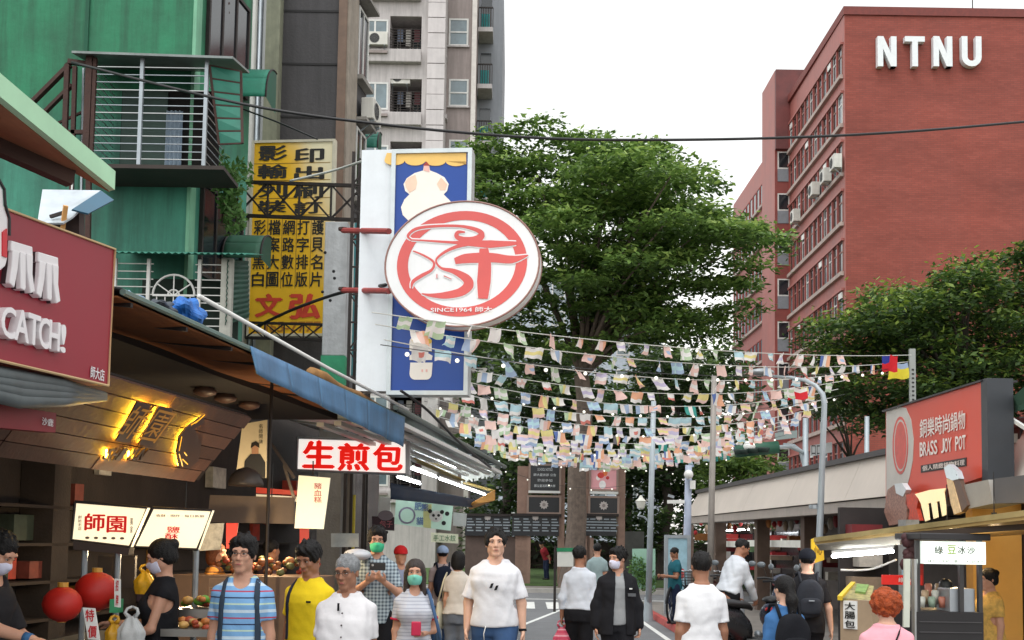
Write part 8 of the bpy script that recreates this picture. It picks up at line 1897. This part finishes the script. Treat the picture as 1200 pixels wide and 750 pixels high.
def backpack(info, P, label, m, w=.15, h=.22, dp=.075, emblem=None, seedv=1):
 """A worn pack: its own thing, standing off the wearer's back."""
 t = thing('backpack', label, 'backpack', info['base'], info['rz']); t.scale = (info['sc'],) * 3
 c = ap(info['T'], (0, .125 + dp, 1.19)); S = Field(*[np.arange(c[i] - (.22, .17, .3)[i], c[i] + (.22, .17, .3)[i], .012) for i in range(3)])
 X, Y, Z = S.xs[:, None, None] - c[0], S.ys[None, :, None] - c[1], S.zs[None, None, :] - c[2]
 q = ((np.abs(X) / (w * (1 - .15 * np.clip(Z, 0, 1) / h))) ** 4 + (np.abs(Y + .03 * np.clip(Z, 0, 1)) / dp) ** 3 + (np.abs(Z) / h) ** 4) ** .25; S.F = ((q - 1) * dp + .004 * np.sin(25 * X + 18 * Z + seedv)).astype(np.float32)
 b = local_child(S.mesh('pack_body'), 'pack_body', t); b.data.materials.append(m)
 S2 = Field(S.xs, S.ys, S.zs); q = ((np.abs(X) / (w * .8)) ** 4 + (np.abs(Y - dp * .8) / .04) ** 3 + (np.abs(Z + h * .38) / (h * .45)) ** 4) ** .25; S2.F = ((q - 1) * .04).astype(np.float32); local_child(S2.mesh('front_pocket'), 'front_pocket', t).data.materials.append(m)
 for s in (-1, 1):
  pts = [c + np.array([.09 * s, -dp * .6, h * .75]), ap(info['T'], (.105 * s, .06, 1.485)), ap(info['T'], (.115 * s, -.05, 1.47)), ap(info['T'], (.125 * s, -.155, 1.32)), ap(info['T'], (.14 * s, -.12, 1.12)), c + np.array([.12 * s, -dp * .4, -h * .7])]
  own(t, MB().tube(pts, .016, 7), 'strap', m)
 own(t, MB().tube([c + np.array([-.03, -.01, h * .95]), c + np.array([0, 0, h * 1.15]), c + np.array([.03, -.01, h * .95])], .008, 6), 'handle', m)
 if emblem:
  yy = c[1] + dp + .047
  if emblem == 'swoosh':
   pl = [(-.055, .012), (-.045, -.012), (-.02, -.02), (.06, .03), (-.01, -.002), (-.035, -.002)]; mb = MB(); mb.add([(x_, yy, c[2] - h * .38 + z_) for x_, z_ in pl], [tuple(range(6))]); own(t, mb, 'swoosh_mark', white_plastic, False)
  else: own(t, MB().box((-.03, yy - .01, c[2] - h * .1), (.03, yy + .004, c[2] - h * .1 + .012)), 'name_tag', mat('grey_tag', (150, 154, 160), .5), False)
 return t
# ------------------------------------------------------------------ the people in the lane
R180 = math.pi
stripe_blue = ramp_mat('striped_blue_tee', 'Z', [(0, (120, 168, 214)), (.18, (190, 214, 190)), (.24, (120, 168, 214)), (.42, (40, 52, 84)), (.47, (120, 168, 214)), (.66, (182, 52, 76)), (.71, (120, 168, 214)), (.88, (196, 216, 230))], scale=5.6)
stripe_grey = ramp_mat('striped_grey_tee', 'Z', [(0, (190, 192, 200)), (.5, (150, 154, 168)), (.72, (190, 192, 200))], scale=32)
plaid = mat('plaid_shirt', (96, 120, 136), .85, var=0, bump=.2, bscale=200)
def _plaid(m, n, l, p):
 tc = n.new('ShaderNodeTexCoord'); a = n.new('ShaderNodeTexWave'); a.bands_direction = 'X'; a.inputs['Scale'].default_value = 9; a.inputs['Distortion'].default_value = .6; b = n.new('ShaderNodeTexWave'); b.bands_direction = 'Z'; b.inputs['Scale'].default_value = 9; b.inputs['Distortion'].default_value = .6
 mp = n.new('ShaderNodeMath'); mp.operation = 'ADD'; l.new(tc.outputs['Object'], a.inputs[0]); l.new(tc.outputs['Object'], b.inputs[0]); l.new(a.outputs['Fac'], mp.inputs[0]); l.new(b.outputs['Fac'], mp.inputs[1])
 cr = n.new('ShaderNodeValToRGB'); e = cr.color_ramp.elements; e[0].color = (*lin((50, 66, 84)), 1); e[1].color = (*lin((176, 192, 200)), 1); e[1].position = .9; h = n.new('ShaderNodeMath'); h.operation = 'MULTIPLY'; h.inputs[1].default_value = .5; l.new(mp.outputs[0], h.inputs[0]); l.new(h.outputs[0], cr.inputs[0]); l.new(cr.outputs[0], p.inputs['Base Color'])
tweak(plaid, _plaid)
tiger = ramp_mat('orange_striped_top', 'Z', [(0, (206, 140, 60)), (.6, (50, 38, 30)), (.78, (206, 140, 60))], scale=16)
mint_mask = mat('mint_mask', (120, 200, 180), .7, var=.04); green_mask = mat('green_mask', (60, 184, 136), .7, var=.04); white_mask = mat('lilac_white_mask', (206, 206, 226), .7, var=.04)
# 1 striped shirt man with glasses
P, I = person('man in blue striped tee with glasses and dark backpack straps', 286, 630, 7.6, rz=.08, skin_m=sk_mid, hair=('full', hair_black), top=dict(m=stripe_blue, neck=.068, neck_v=.75, loose=.026), head=(-8, 0, 2), glasses=True, straps=cloth('slate_strap', (52, 64, 78)), legs=dict(m=navy), stride=.5)
# 2 yellow polo man
P, I = person('young man in yellow polo shirt looking down with a dark strap', 364, 637, 8.4, rz=-.35, skin_m=sk_tan, hair=('full', hair_black), top=dict(m=cloth('yellow', (226, 196, 36)), loose=.024, neck=.036), head=(-4, -20, 0), collar=cloth('yellow', (0, 0, 0)), legs=dict(m=navy), stride=-.4, straps=(cloth('navy_strap', (36, 40, 58)), (-1,)))
own(P, MB().box((.06, -.150, 1.285), (.10, -.146, 1.30)), 'chest_mark', blackc, False)
# 3 grey haired man in white shirt
P, I = person('grey haired man in short sleeved white shirt with glasses in front of the yellow polo', 408, 652, 7.6, rz=-.05, body=STOUT, skin_m=sk_tan, hair=('short', hair_grey), top=dict(m=cloth('offwhite_linen', (216, 214, 216)), loose=.03, sleeve=.75, neck=.036, neck_v=.8, wr=.006), head=(-14, -8, 0), glasses=True, collar=cloth('offwhite_linen', (0, 0, 0)), legs=dict(m=cloth('grey_slacks', (90, 90, 94))), stride=.4)
for k in range(5): own(P, MB().ball((.004, -.195 - .004 * (k > 1) + (.02 if k == 0 else 0), 1.33 - k * .085), .0075, 8), 'button', mat('shirt_button', (90, 84, 84), .4))
own(P, MB().box((-.035, -.168, 1.345), (-.022, -.15, 1.40)), 'placket_edge', blackc, False)
# 4 green mask photographer
P, I = person('man in plaid shirt and green face mask raising a phone', 442, 619, 11.7, rz=.1, skin_m=sk_mid, hair=('full', hair_black), top=dict(m=plaid, loose=.022, sleeve=.8, neck=.05), head=(2, -6, 0), mask=green_mask, glasses=True, legs=dict(m=blackp_), arms=dict(R=dict(up=(-.25, -.35, -.9), fo=(.62, -.62, .5), pn=(.3, .2, .9), curl=.9), L=dict(up=(.25, -.35, -.9), fo=(-.62, -.62, .5), pn=(-.3, .2, .9), curl=.9)), res=1.15)
pc = wpt(I, P, (.02, -.44, 1.36)); o = MB().box((pc.x - .08, pc.y - .01, pc.z - .03), (pc.x + .075, pc.y + .005, pc.z + .045)).build('smartphone', black_plastic, bevel=.006); tag(o, 'black smartphone held up by the man in the green mask', 'phone'); MB().lathe([(.012, 0), (.012, .004)], (0, 0, 0), 10).build('lens', chrome, o).matrix_basis = Matrix.Translation((pc.x - .05, pc.y - .012, pc.z + .02)) @ Matrix.Rotation(math.pi / 2, 4, 'X')
# 5 woman with mint mask
P, I = person('woman in grey striped tee and mint face mask holding a red phone', 487, 656, 9.2, rz=.22, body=FEMALE, skin_m=sk_mid, hair=('long', hair_brown), top=dict(m=stripe_grey, loose=.024, sleeve=.6, neck=.07), head=(-10, -2, 0), mask=mint_mask, legs=dict(m=denim), arms=dict(L=dict(up=(.2, .1, -1), fo=(-.55, -.75, -.1), pn=(-.2, .2, .9), curl=.9)), stride=.3)
sl_m = cloth('red_trim', (186, 40, 66))
for nm in ('R', 'L'):
 sh, el = I['J'][nm][0], I['J'][nm][1]; q0 = sh + (el - sh) * .56; q1 = sh + (el - sh) * .62; own(P, MB().tube([q0, q1], [.064, .065], 14), 'sleeve_trim', sl_m)
pc = wpt(I, P, tuple(I['J']['L'][2] + I['J']['L'][3] * .1 + np.array([0, -.03, .03]))); o = MB().box((pc.x - .045, pc.y - .02, pc.z - .02), (pc.x + .03, pc.y, pc.z + .09)).build('red_phone', mat('crimson_case', (196, 34, 74), .4), bevel=.008); tag(o, 'crimson phone case in the hand of the woman with mint mask', 'phone')
bg_ = thing('shoulder_bag', 'yellow and navy shoulder bag on the woman with mint mask', 'bag', I['base'], I['rz']); bg_.scale = (I['sc'],) * 3
own(bg_, MB().grid(20, 12, lambda u, v: Vector((.25 + .07 * math.cos(u * 6.283) * math.sin(v * 3.1416), .0 + .14 * math.sin(u * 6.283) * math.sin(v * 3.1416), .84 + .16 * math.cos(v * 3.1416)))), 'bag_body', cloth('mustard', (206, 168, 52))); own(bg_, MB().tube([(.24, .09, .95), (.17, .12, 1.3), (.125, .03, 1.462), (.13, -.08, 1.42), (.2, -.12, 1.15), (.25, -.06, .96)], .016, 7), 'strap', cloth('strap_blue_yellow', (70, 96, 130)))
# 6 capped student
P, I = person('person in pale blue cap seen from behind beyond the masked woman', 519, 641, 16.5, rz=R180 + .2, skin_m=sk_mid, hair=('short', hair_black), cap=(cloth('pale_blue_cap', (150, 170, 200)), True), top=dict(m=cloth('grey_pink', (176, 160, 160)), loose=.022), legs=dict(m=denim), res=1.5, face=False)
backpack(I, P, 'navy backpack with pale emblem worn by the person in the cap', cloth('navy_pack', (30, 36, 52)), .16, .24, .08, 'tag')
# 7 bob haired woman
P, I = person('woman with black bob and beige top seen from behind', 538, 646, 13.6, rz=R180 - .25, body=FEMALE, skin_m=sk_mid, hair=('bob', hair_black), top=dict(m=cloth('beige_top', (206, 198, 188)), loose=.03, sleeve=.6, hem=.9), legs=dict(m=cloth('grey_denim', (110, 116, 126)), loose=.022), face=False, res=1.2)
tb = thing('tote_bag', 'cream canvas tote hanging from the bob haired woman', 'bag', I['base'], I['rz']); tb.scale = (I['sc'],) * 3
own(tb, MB().grid(24, 10, lambda u, v: Vector((.25 + (.02 + .035 * math.sin(v * 2.8)) * math.cos(u * 6.283), .13 * math.sin(u * 6.283) * (.85 + .15 * v), 1.06 - .36 * v + .01 * math.sin(u * 19)))), 'bag_body', cloth('cream_canvas', (206, 198, 172)), bevel=0); own(tb, MB().tube([(.25, .09, 1.06), (.19, .04, 1.35), (.16, 0, 1.445), (.2, -.05, 1.35), (.25, -.09, 1.06)], .012, 6), 'strap', cloth('cream_canvas', (0, 0, 0)))
# 8 centre man in white tee
P, I = person('man in loose white tee and blue jeans walking towards the camera in the centre', 581, 622, 10.8, rz=-.06, skin_m=sk_fair, hair=('part', hair_black), top=dict(m=whitec, loose=.042, sleeve=.86, neck=.062, hem=.86, wr=.0055), head=(6, 3, -2), legs=dict(m=denim, loose=.02), stride=.6, wide=1.1, arms=dict(R=dict(up=(-.24, .06, -1), fo=(-.02, -.2, -1), curl=.4), L=dict(up=(.24, -.02, -1), fo=(.06, -.12, -1), curl=.4)))
zc_ = 1.235; yf = -.167
for dx, dz, an in ((-.018, .0, .5), (.022, -.018, .5)):
 c_, s_ = math.cos(an), math.sin(an); pts = [(-.012, -.028), (.012, -.02), (.014, .03), (-.008, .022)]; mb = MB(); mb.add([(dx + x_ * c_ + z_ * s_ * .5, yf - .002, zc_ + dz + z_ * c_ - x_ * s_ * .3) for x_, z_ in pts], [(0, 1, 2, 3)]); own(P, mb, 'chest_print', blackc, False)
own(P, MB().tube([I['J']['L'][2] - I['J']['L'][3] * .012, I['J']['L'][2] + I['J']['L'][3] * .01], .034, 12), 'watch_strap', blackc)
own(P, MB().tube([(-.06, -.15, .87), (-.075, -.165, .80), (-.07, -.16, .74)], .004, 5), 'drawstring', white_plastic)
# 9 white shirt man from behind with pink bag
P, I = person('man in white long sleeved shirt and black trousers seen from behind with a pink bag', 680, 641, 13.8, rz=R180 - .15, skin_m=sk_tan, hair=('short', hair_black), top=dict(m=whites, loose=.026, sleeve=1.55, hem=.93, neck=.04, wr=.006), head=(-25, 0, 0), legs=dict(m=blackp_, waist=1.02, loose=.024), face=True, stride=.4, res=1.1, arms=dict(L=dict(up=(.2, .02, -1), fo=(.06, -.1, -1), curl=.9)))
pc = wpt(I, P, tuple(I['J']['L'][2] + np.array([0, 0, -.26])))
o = carrier(pc, .1, .3, .06).build('shopping_bag', ramp_mat('pink_striped_bag', 'Z', [(0, (196, 70, 96)), (.5, (226, 170, 180)), (.7, (206, 100, 120))], scale=14), smooth=True); tag(o, 'pink striped plastic bag carried by the man in the white shirt', 'bag')
# 10 black jacket man with mask
P, I = person('man in open black jacket and grey polo with white mask looking aside', 724, 643, 12.4, rz=.06, skin_m=sk_mid, hair=('full', hair_black), top=dict(m=cloth('grey_polo', (150, 152, 154)), loose=.026, hem=.86, sleeve=.5), head=(-52, -2, 0), mask=white_mask, legs=dict(m=blackp_, loose=.026), stride=.3, jacket=cloth('black_jacket', (30, 30, 34)), collar=cloth('grey_polo', (0, 0, 0)), arms=dict(L=dict(up=(.26, .04, -1), fo=(.1, -.12, -1), curl=.7), R=dict(up=(-.26, .06, -1), fo=(-.06, -.1, -1))))
own(P, MB().box((.115, -.158, 1.27), (.15, -.152, 1.285)), 'jacket_logo', white_plastic, False); own(P, MB().box((.10, -.172, 1.19), (.19, -.14, 1.225)), 'jacket_patch', mat('grey_patch', (84, 86, 90), .7), False); own(P, MB().box((.1, -.128, .70), (.115, -.122, .72)), 'trouser_logo', white_plastic, False)
# 11 white tee from behind
P, I = person('man in white tee seen from behind at the right of the lane', 822, 648, 9.1, rz=R180 + .05, skin_m=sk_tan, hair=('short', hair_black), top=dict(m=cloth('bright_white', (230, 230, 232)), loose=.034, sleeve=.72, neck=.03, hem=.82, wr=.005), head=(0, 0, 0), legs=dict(m=denim), face=False, stride=.4)
# 12 teal person with phone
P, I = person('person in teal shirt standing sideways and looking at a phone', 791, 654, 22, rz=-1.2, H=1.44, z0=.12, skin_m=sk_tan, hair=('short', hair_black), top=dict(m=cloth('teal', (36, 92, 104)), loose=.026), head=(0, -22, 0), legs=dict(m=navy), arms=dict(R=dict(up=(-.1, -.25, -1), fo=(.2, -.9, .1), curl=.9), L=dict(up=(.1, -.25, -1), fo=(-.2, -.9, .1), curl=.9)), res=1.7)
# 13 leaning man with scooter
P, I = person('man in white sweatshirt leaning forward over a scooter', 855, 655, 15.5, rz=2.2, H=1.66, z0=.12, skin_m=sk_tan, hair=('short', hair_black), top=dict(m=cloth('pale_grey_sweat', (206, 212, 220)), loose=.03, sleeve=1.9, hem=.9, wr=.007), lean=-24, head=(-30, -10, 0), legs=dict(m=blackp_), arms=dict(R=dict(up=(-.1, -.7, -.8), fo=(.1, -.75, -.5), curl=.9), L=dict(up=(.12, -.7, -.8), fo=(-.1, -.75, -.5), curl=.9)), res=1.3, loc=ground_at(853, 15.5, .12), face=True)
scooter(ground_at(884, 15.2, .125), math.radians(20), (40, 42, 46), 'black scooter handled by the leaning man', 'a')
scooter(ground_at(848, 17.5, .125), math.radians(60), (150, 152, 156), 'silver scooter parked beyond the leaning man', 'b')
scooter(ground_at(912, 16.5, .125), math.radians(70), (60, 66, 84), 'slate blue scooter parked by the arcade shutters', 'c')
# 14 black tee man
P, I = person('man in black tee and black cap with grey backpack seen from behind', 946, 645, 12.3, rz=R180 - .1, skin_m=sk_fair, hair=('short', hair_black), cap=(cloth('black_cap', (30, 32, 40)), False), top=dict(m=cloth('black_tee', (34, 33, 36)), loose=.03, sleeve=.75, neck=.03), legs=dict(m=cloth('black_shorts', (34, 34, 38))), face=False, stride=-.3, arms=dict(L=dict(up=(.2, .0, -1), fo=(.1, -.1, -1)), R=dict(up=(-.28, .02, -1), fo=(-.12, -.06, -1), curl=.4)))
backpack(I, P, 'dark grey backpack with pale tag on the man in the black cap', cloth('charcoal_pack', (46, 48, 54)), .15, .21, .07, 'tag')
# 15 denim girl
P, I = person('girl in denim shirt with long dark hair seen from behind', 919, 675, 8.7, rz=R180 + .15, body=FEMALE, skin_m=sk_fair, hair=('tail', hair_black), top=dict(m=cloth('denim_shirt', (66, 110, 160)), loose=.04, sleeve=1.6), head=(10, 0, 0), legs=dict(m=blackp_), face=False)
backpack(I, P, 'black backpack with white swoosh on the girl in denim', cloth('black_pack', (26, 27, 32)), .15, .21, .08, 'swoosh')
# 16 red haired woman
P, I = person('woman with orange curly hair in pink top seen from behind at the bottom right', 1038, 693, 7.6, rz=R180 - .1, body=STOUT, skin_m=sk_fair, hair=('curly', hair_red), top=dict(m=cloth('pink_top', (236, 170, 182)), loose=.03, sleeve=.8, neck=.03), head=(0, 0, 0), legs=dict(m=blackp_), face=False)
o = thing('crossbody_strap', 'thin black crossbody bag strap on the woman in pink', 'bag', I['base'], I['rz']); o.scale = (I['sc'],) * 3
own(o, MB().tube([(-.11, .03, 1.47), (-.07, .135, 1.40), (.0, .178, 1.25), (.1, .19, 1.08), (.2, .12, .92)], .007, 6), 'strap', blackc); own(o, MB().grid(14, 8, lambda u, v: Vector((.235 + .04 * math.cos(u * 6.283) * math.sin(v * 3.1416), .05 + .1 * math.sin(u * 6.283) * math.sin(v * 3.1416), .86 + .08 * math.cos(v * 3.1416)))), 'bag_body', blackc)
# 17 vendor at the drinks cart
P, I = person('vendor in ochre patterned shirt beside the drinks cart in profile', 1158, 667, 11.6, rz=-1.35, skin_m=sk_mid, hair=('bun', hair_black), top=dict(m=mat('ochre_pattern', (206, 164, 84), .85, var=.3, scale=20, bump=.2, bscale=150), loose=.03), head=(0, -10, 0), legs=dict(m=blackp_), res=1.3, mask=None)
# 18 woman in black at the cart
P, I = person('woman in black sleeveless dress serving at the cart in profile', 192, 633, 8.0, rz=-1.3, body=FEMALE, skin_m=sk_mid, hair=('bun', hair_black), top=dict(m=blackc, loose=.022, sleeve=.12, neck=.05, hem=.5), head=(-6, -22, 0), mask=white_mask, legs=dict(m=blackc, skirt=.45), arms=dict(R=dict(up=(-.08, -.45, -.9), fo=(.1, -.95, .02), pn=(.3, 0, -.9), curl=.5), L=dict(up=(.08, -.3, -.95), fo=(-.1, -.85, -.35), pn=(0, 0, -1), curl=.6)))
own(P, MB().tube([I['J']['R'][2] - I['J']['R'][3] * .02, I['J']['R'][2]], .03, 10), 'bracelet', white_plastic)
# 19 vendor at the very left
P, I = person('vendor in dark clothes reaching over the stall counter at the left edge', -26, 620, 6.9, rz=1.35, skin_m=sk_mid, hair=('short', hair_black), top=dict(m=cloth('dark_work_shirt', (40, 38, 40)), loose=.03, sleeve=.9), head=(0, -25, 0), lean=-12, mask=white_mask, legs=dict(m=blackp_), arms=dict(R=dict(up=(-.1, -.9, -.55), fo=(.1, -1, -.02), pn=(.2, 0, -1), curl=.25), L=dict(up=(.15, -.6, -.9), fo=(.0, -1, -.15), pn=(0, 0, -1), curl=.4)))
own(P, MB().tube([I['J']['R'][2] - I['J']['R'][3] * .05, I['J']['R'][2] - I['J']['R'][3] * .005], .034, 10), 'wrist_band', cloth('blue_band', (60, 100, 140)))
# 20 striped ginger customer, 21 seated person, 22 red cap walker, dim background walkers
person('person with ginger hair in orange and black striped top at the stall', 254, 636, 11.6, rz=1.35, skin_m=sk_mid, hair=('bob', hair_ginger), top=dict(m=tiger, loose=.03), body=FEMALE, legs=dict(m=navy), res=1.5, face=True)
person('person in red shirt bending on the campus lawn beyond the boards', 641, 640, 44, rz=-1.0, H=1.5, z0=.16, skin_m=sk_mid, hair=('short', hair_black), top=dict(m=cloth('dark_red', (150, 46, 56)), loose=.03, sleeve=.9), lean=-25, legs=dict(m=navy), res=2.6, face=False)
person('walker in red and white cap behind the photographing man', 470, 641, 14.5, rz=.4, skin_m=sk_mid, hair=('short', hair_black), cap=(cloth('red_cap', (190, 40, 44)), True), top=dict(m=cloth('checked_pale', (150, 160, 190)), loose=.03), legs=dict(m=navy), res=1.8, face=False)
person('distant walker in pale shirt between the couple in the middle', 700, 644, 22, rz=R180, H=1.62, skin_m=sk_mid, hair=('short', hair_black), top=dict(m=cloth('pale_teal', (150, 170, 172)), loose=.03), legs=dict(m=navy), res=2.2, face=False)
person('dim customer in dark shirt at the stall behind the striped man', 318, 640, 13.2, rz=2.4, H=1.62, skin_m=sk_tan, hair=('short', hair_black), top=dict(m=cloth('plum_shirt', (74, 58, 70)), loose=.03), legs=dict(m=navy), res=2.0, face=False)
o = MB().grid(16, 8, lambda u, v: at(419, 650, 11.5) + Vector((.14 * math.cos(u * 6.283) * math.sin(v * 3.1416), .2 * math.sin(u * 6.283) * math.sin(v * 3.1416), .06 * math.cos(v * 3.1416)))).build('white_umbrella', mat('folded_white_nylon', (206, 208, 214), .4, var=.1), smooth=True); tag(o, 'white rounded bundle behind the grey haired man', 'bundle')
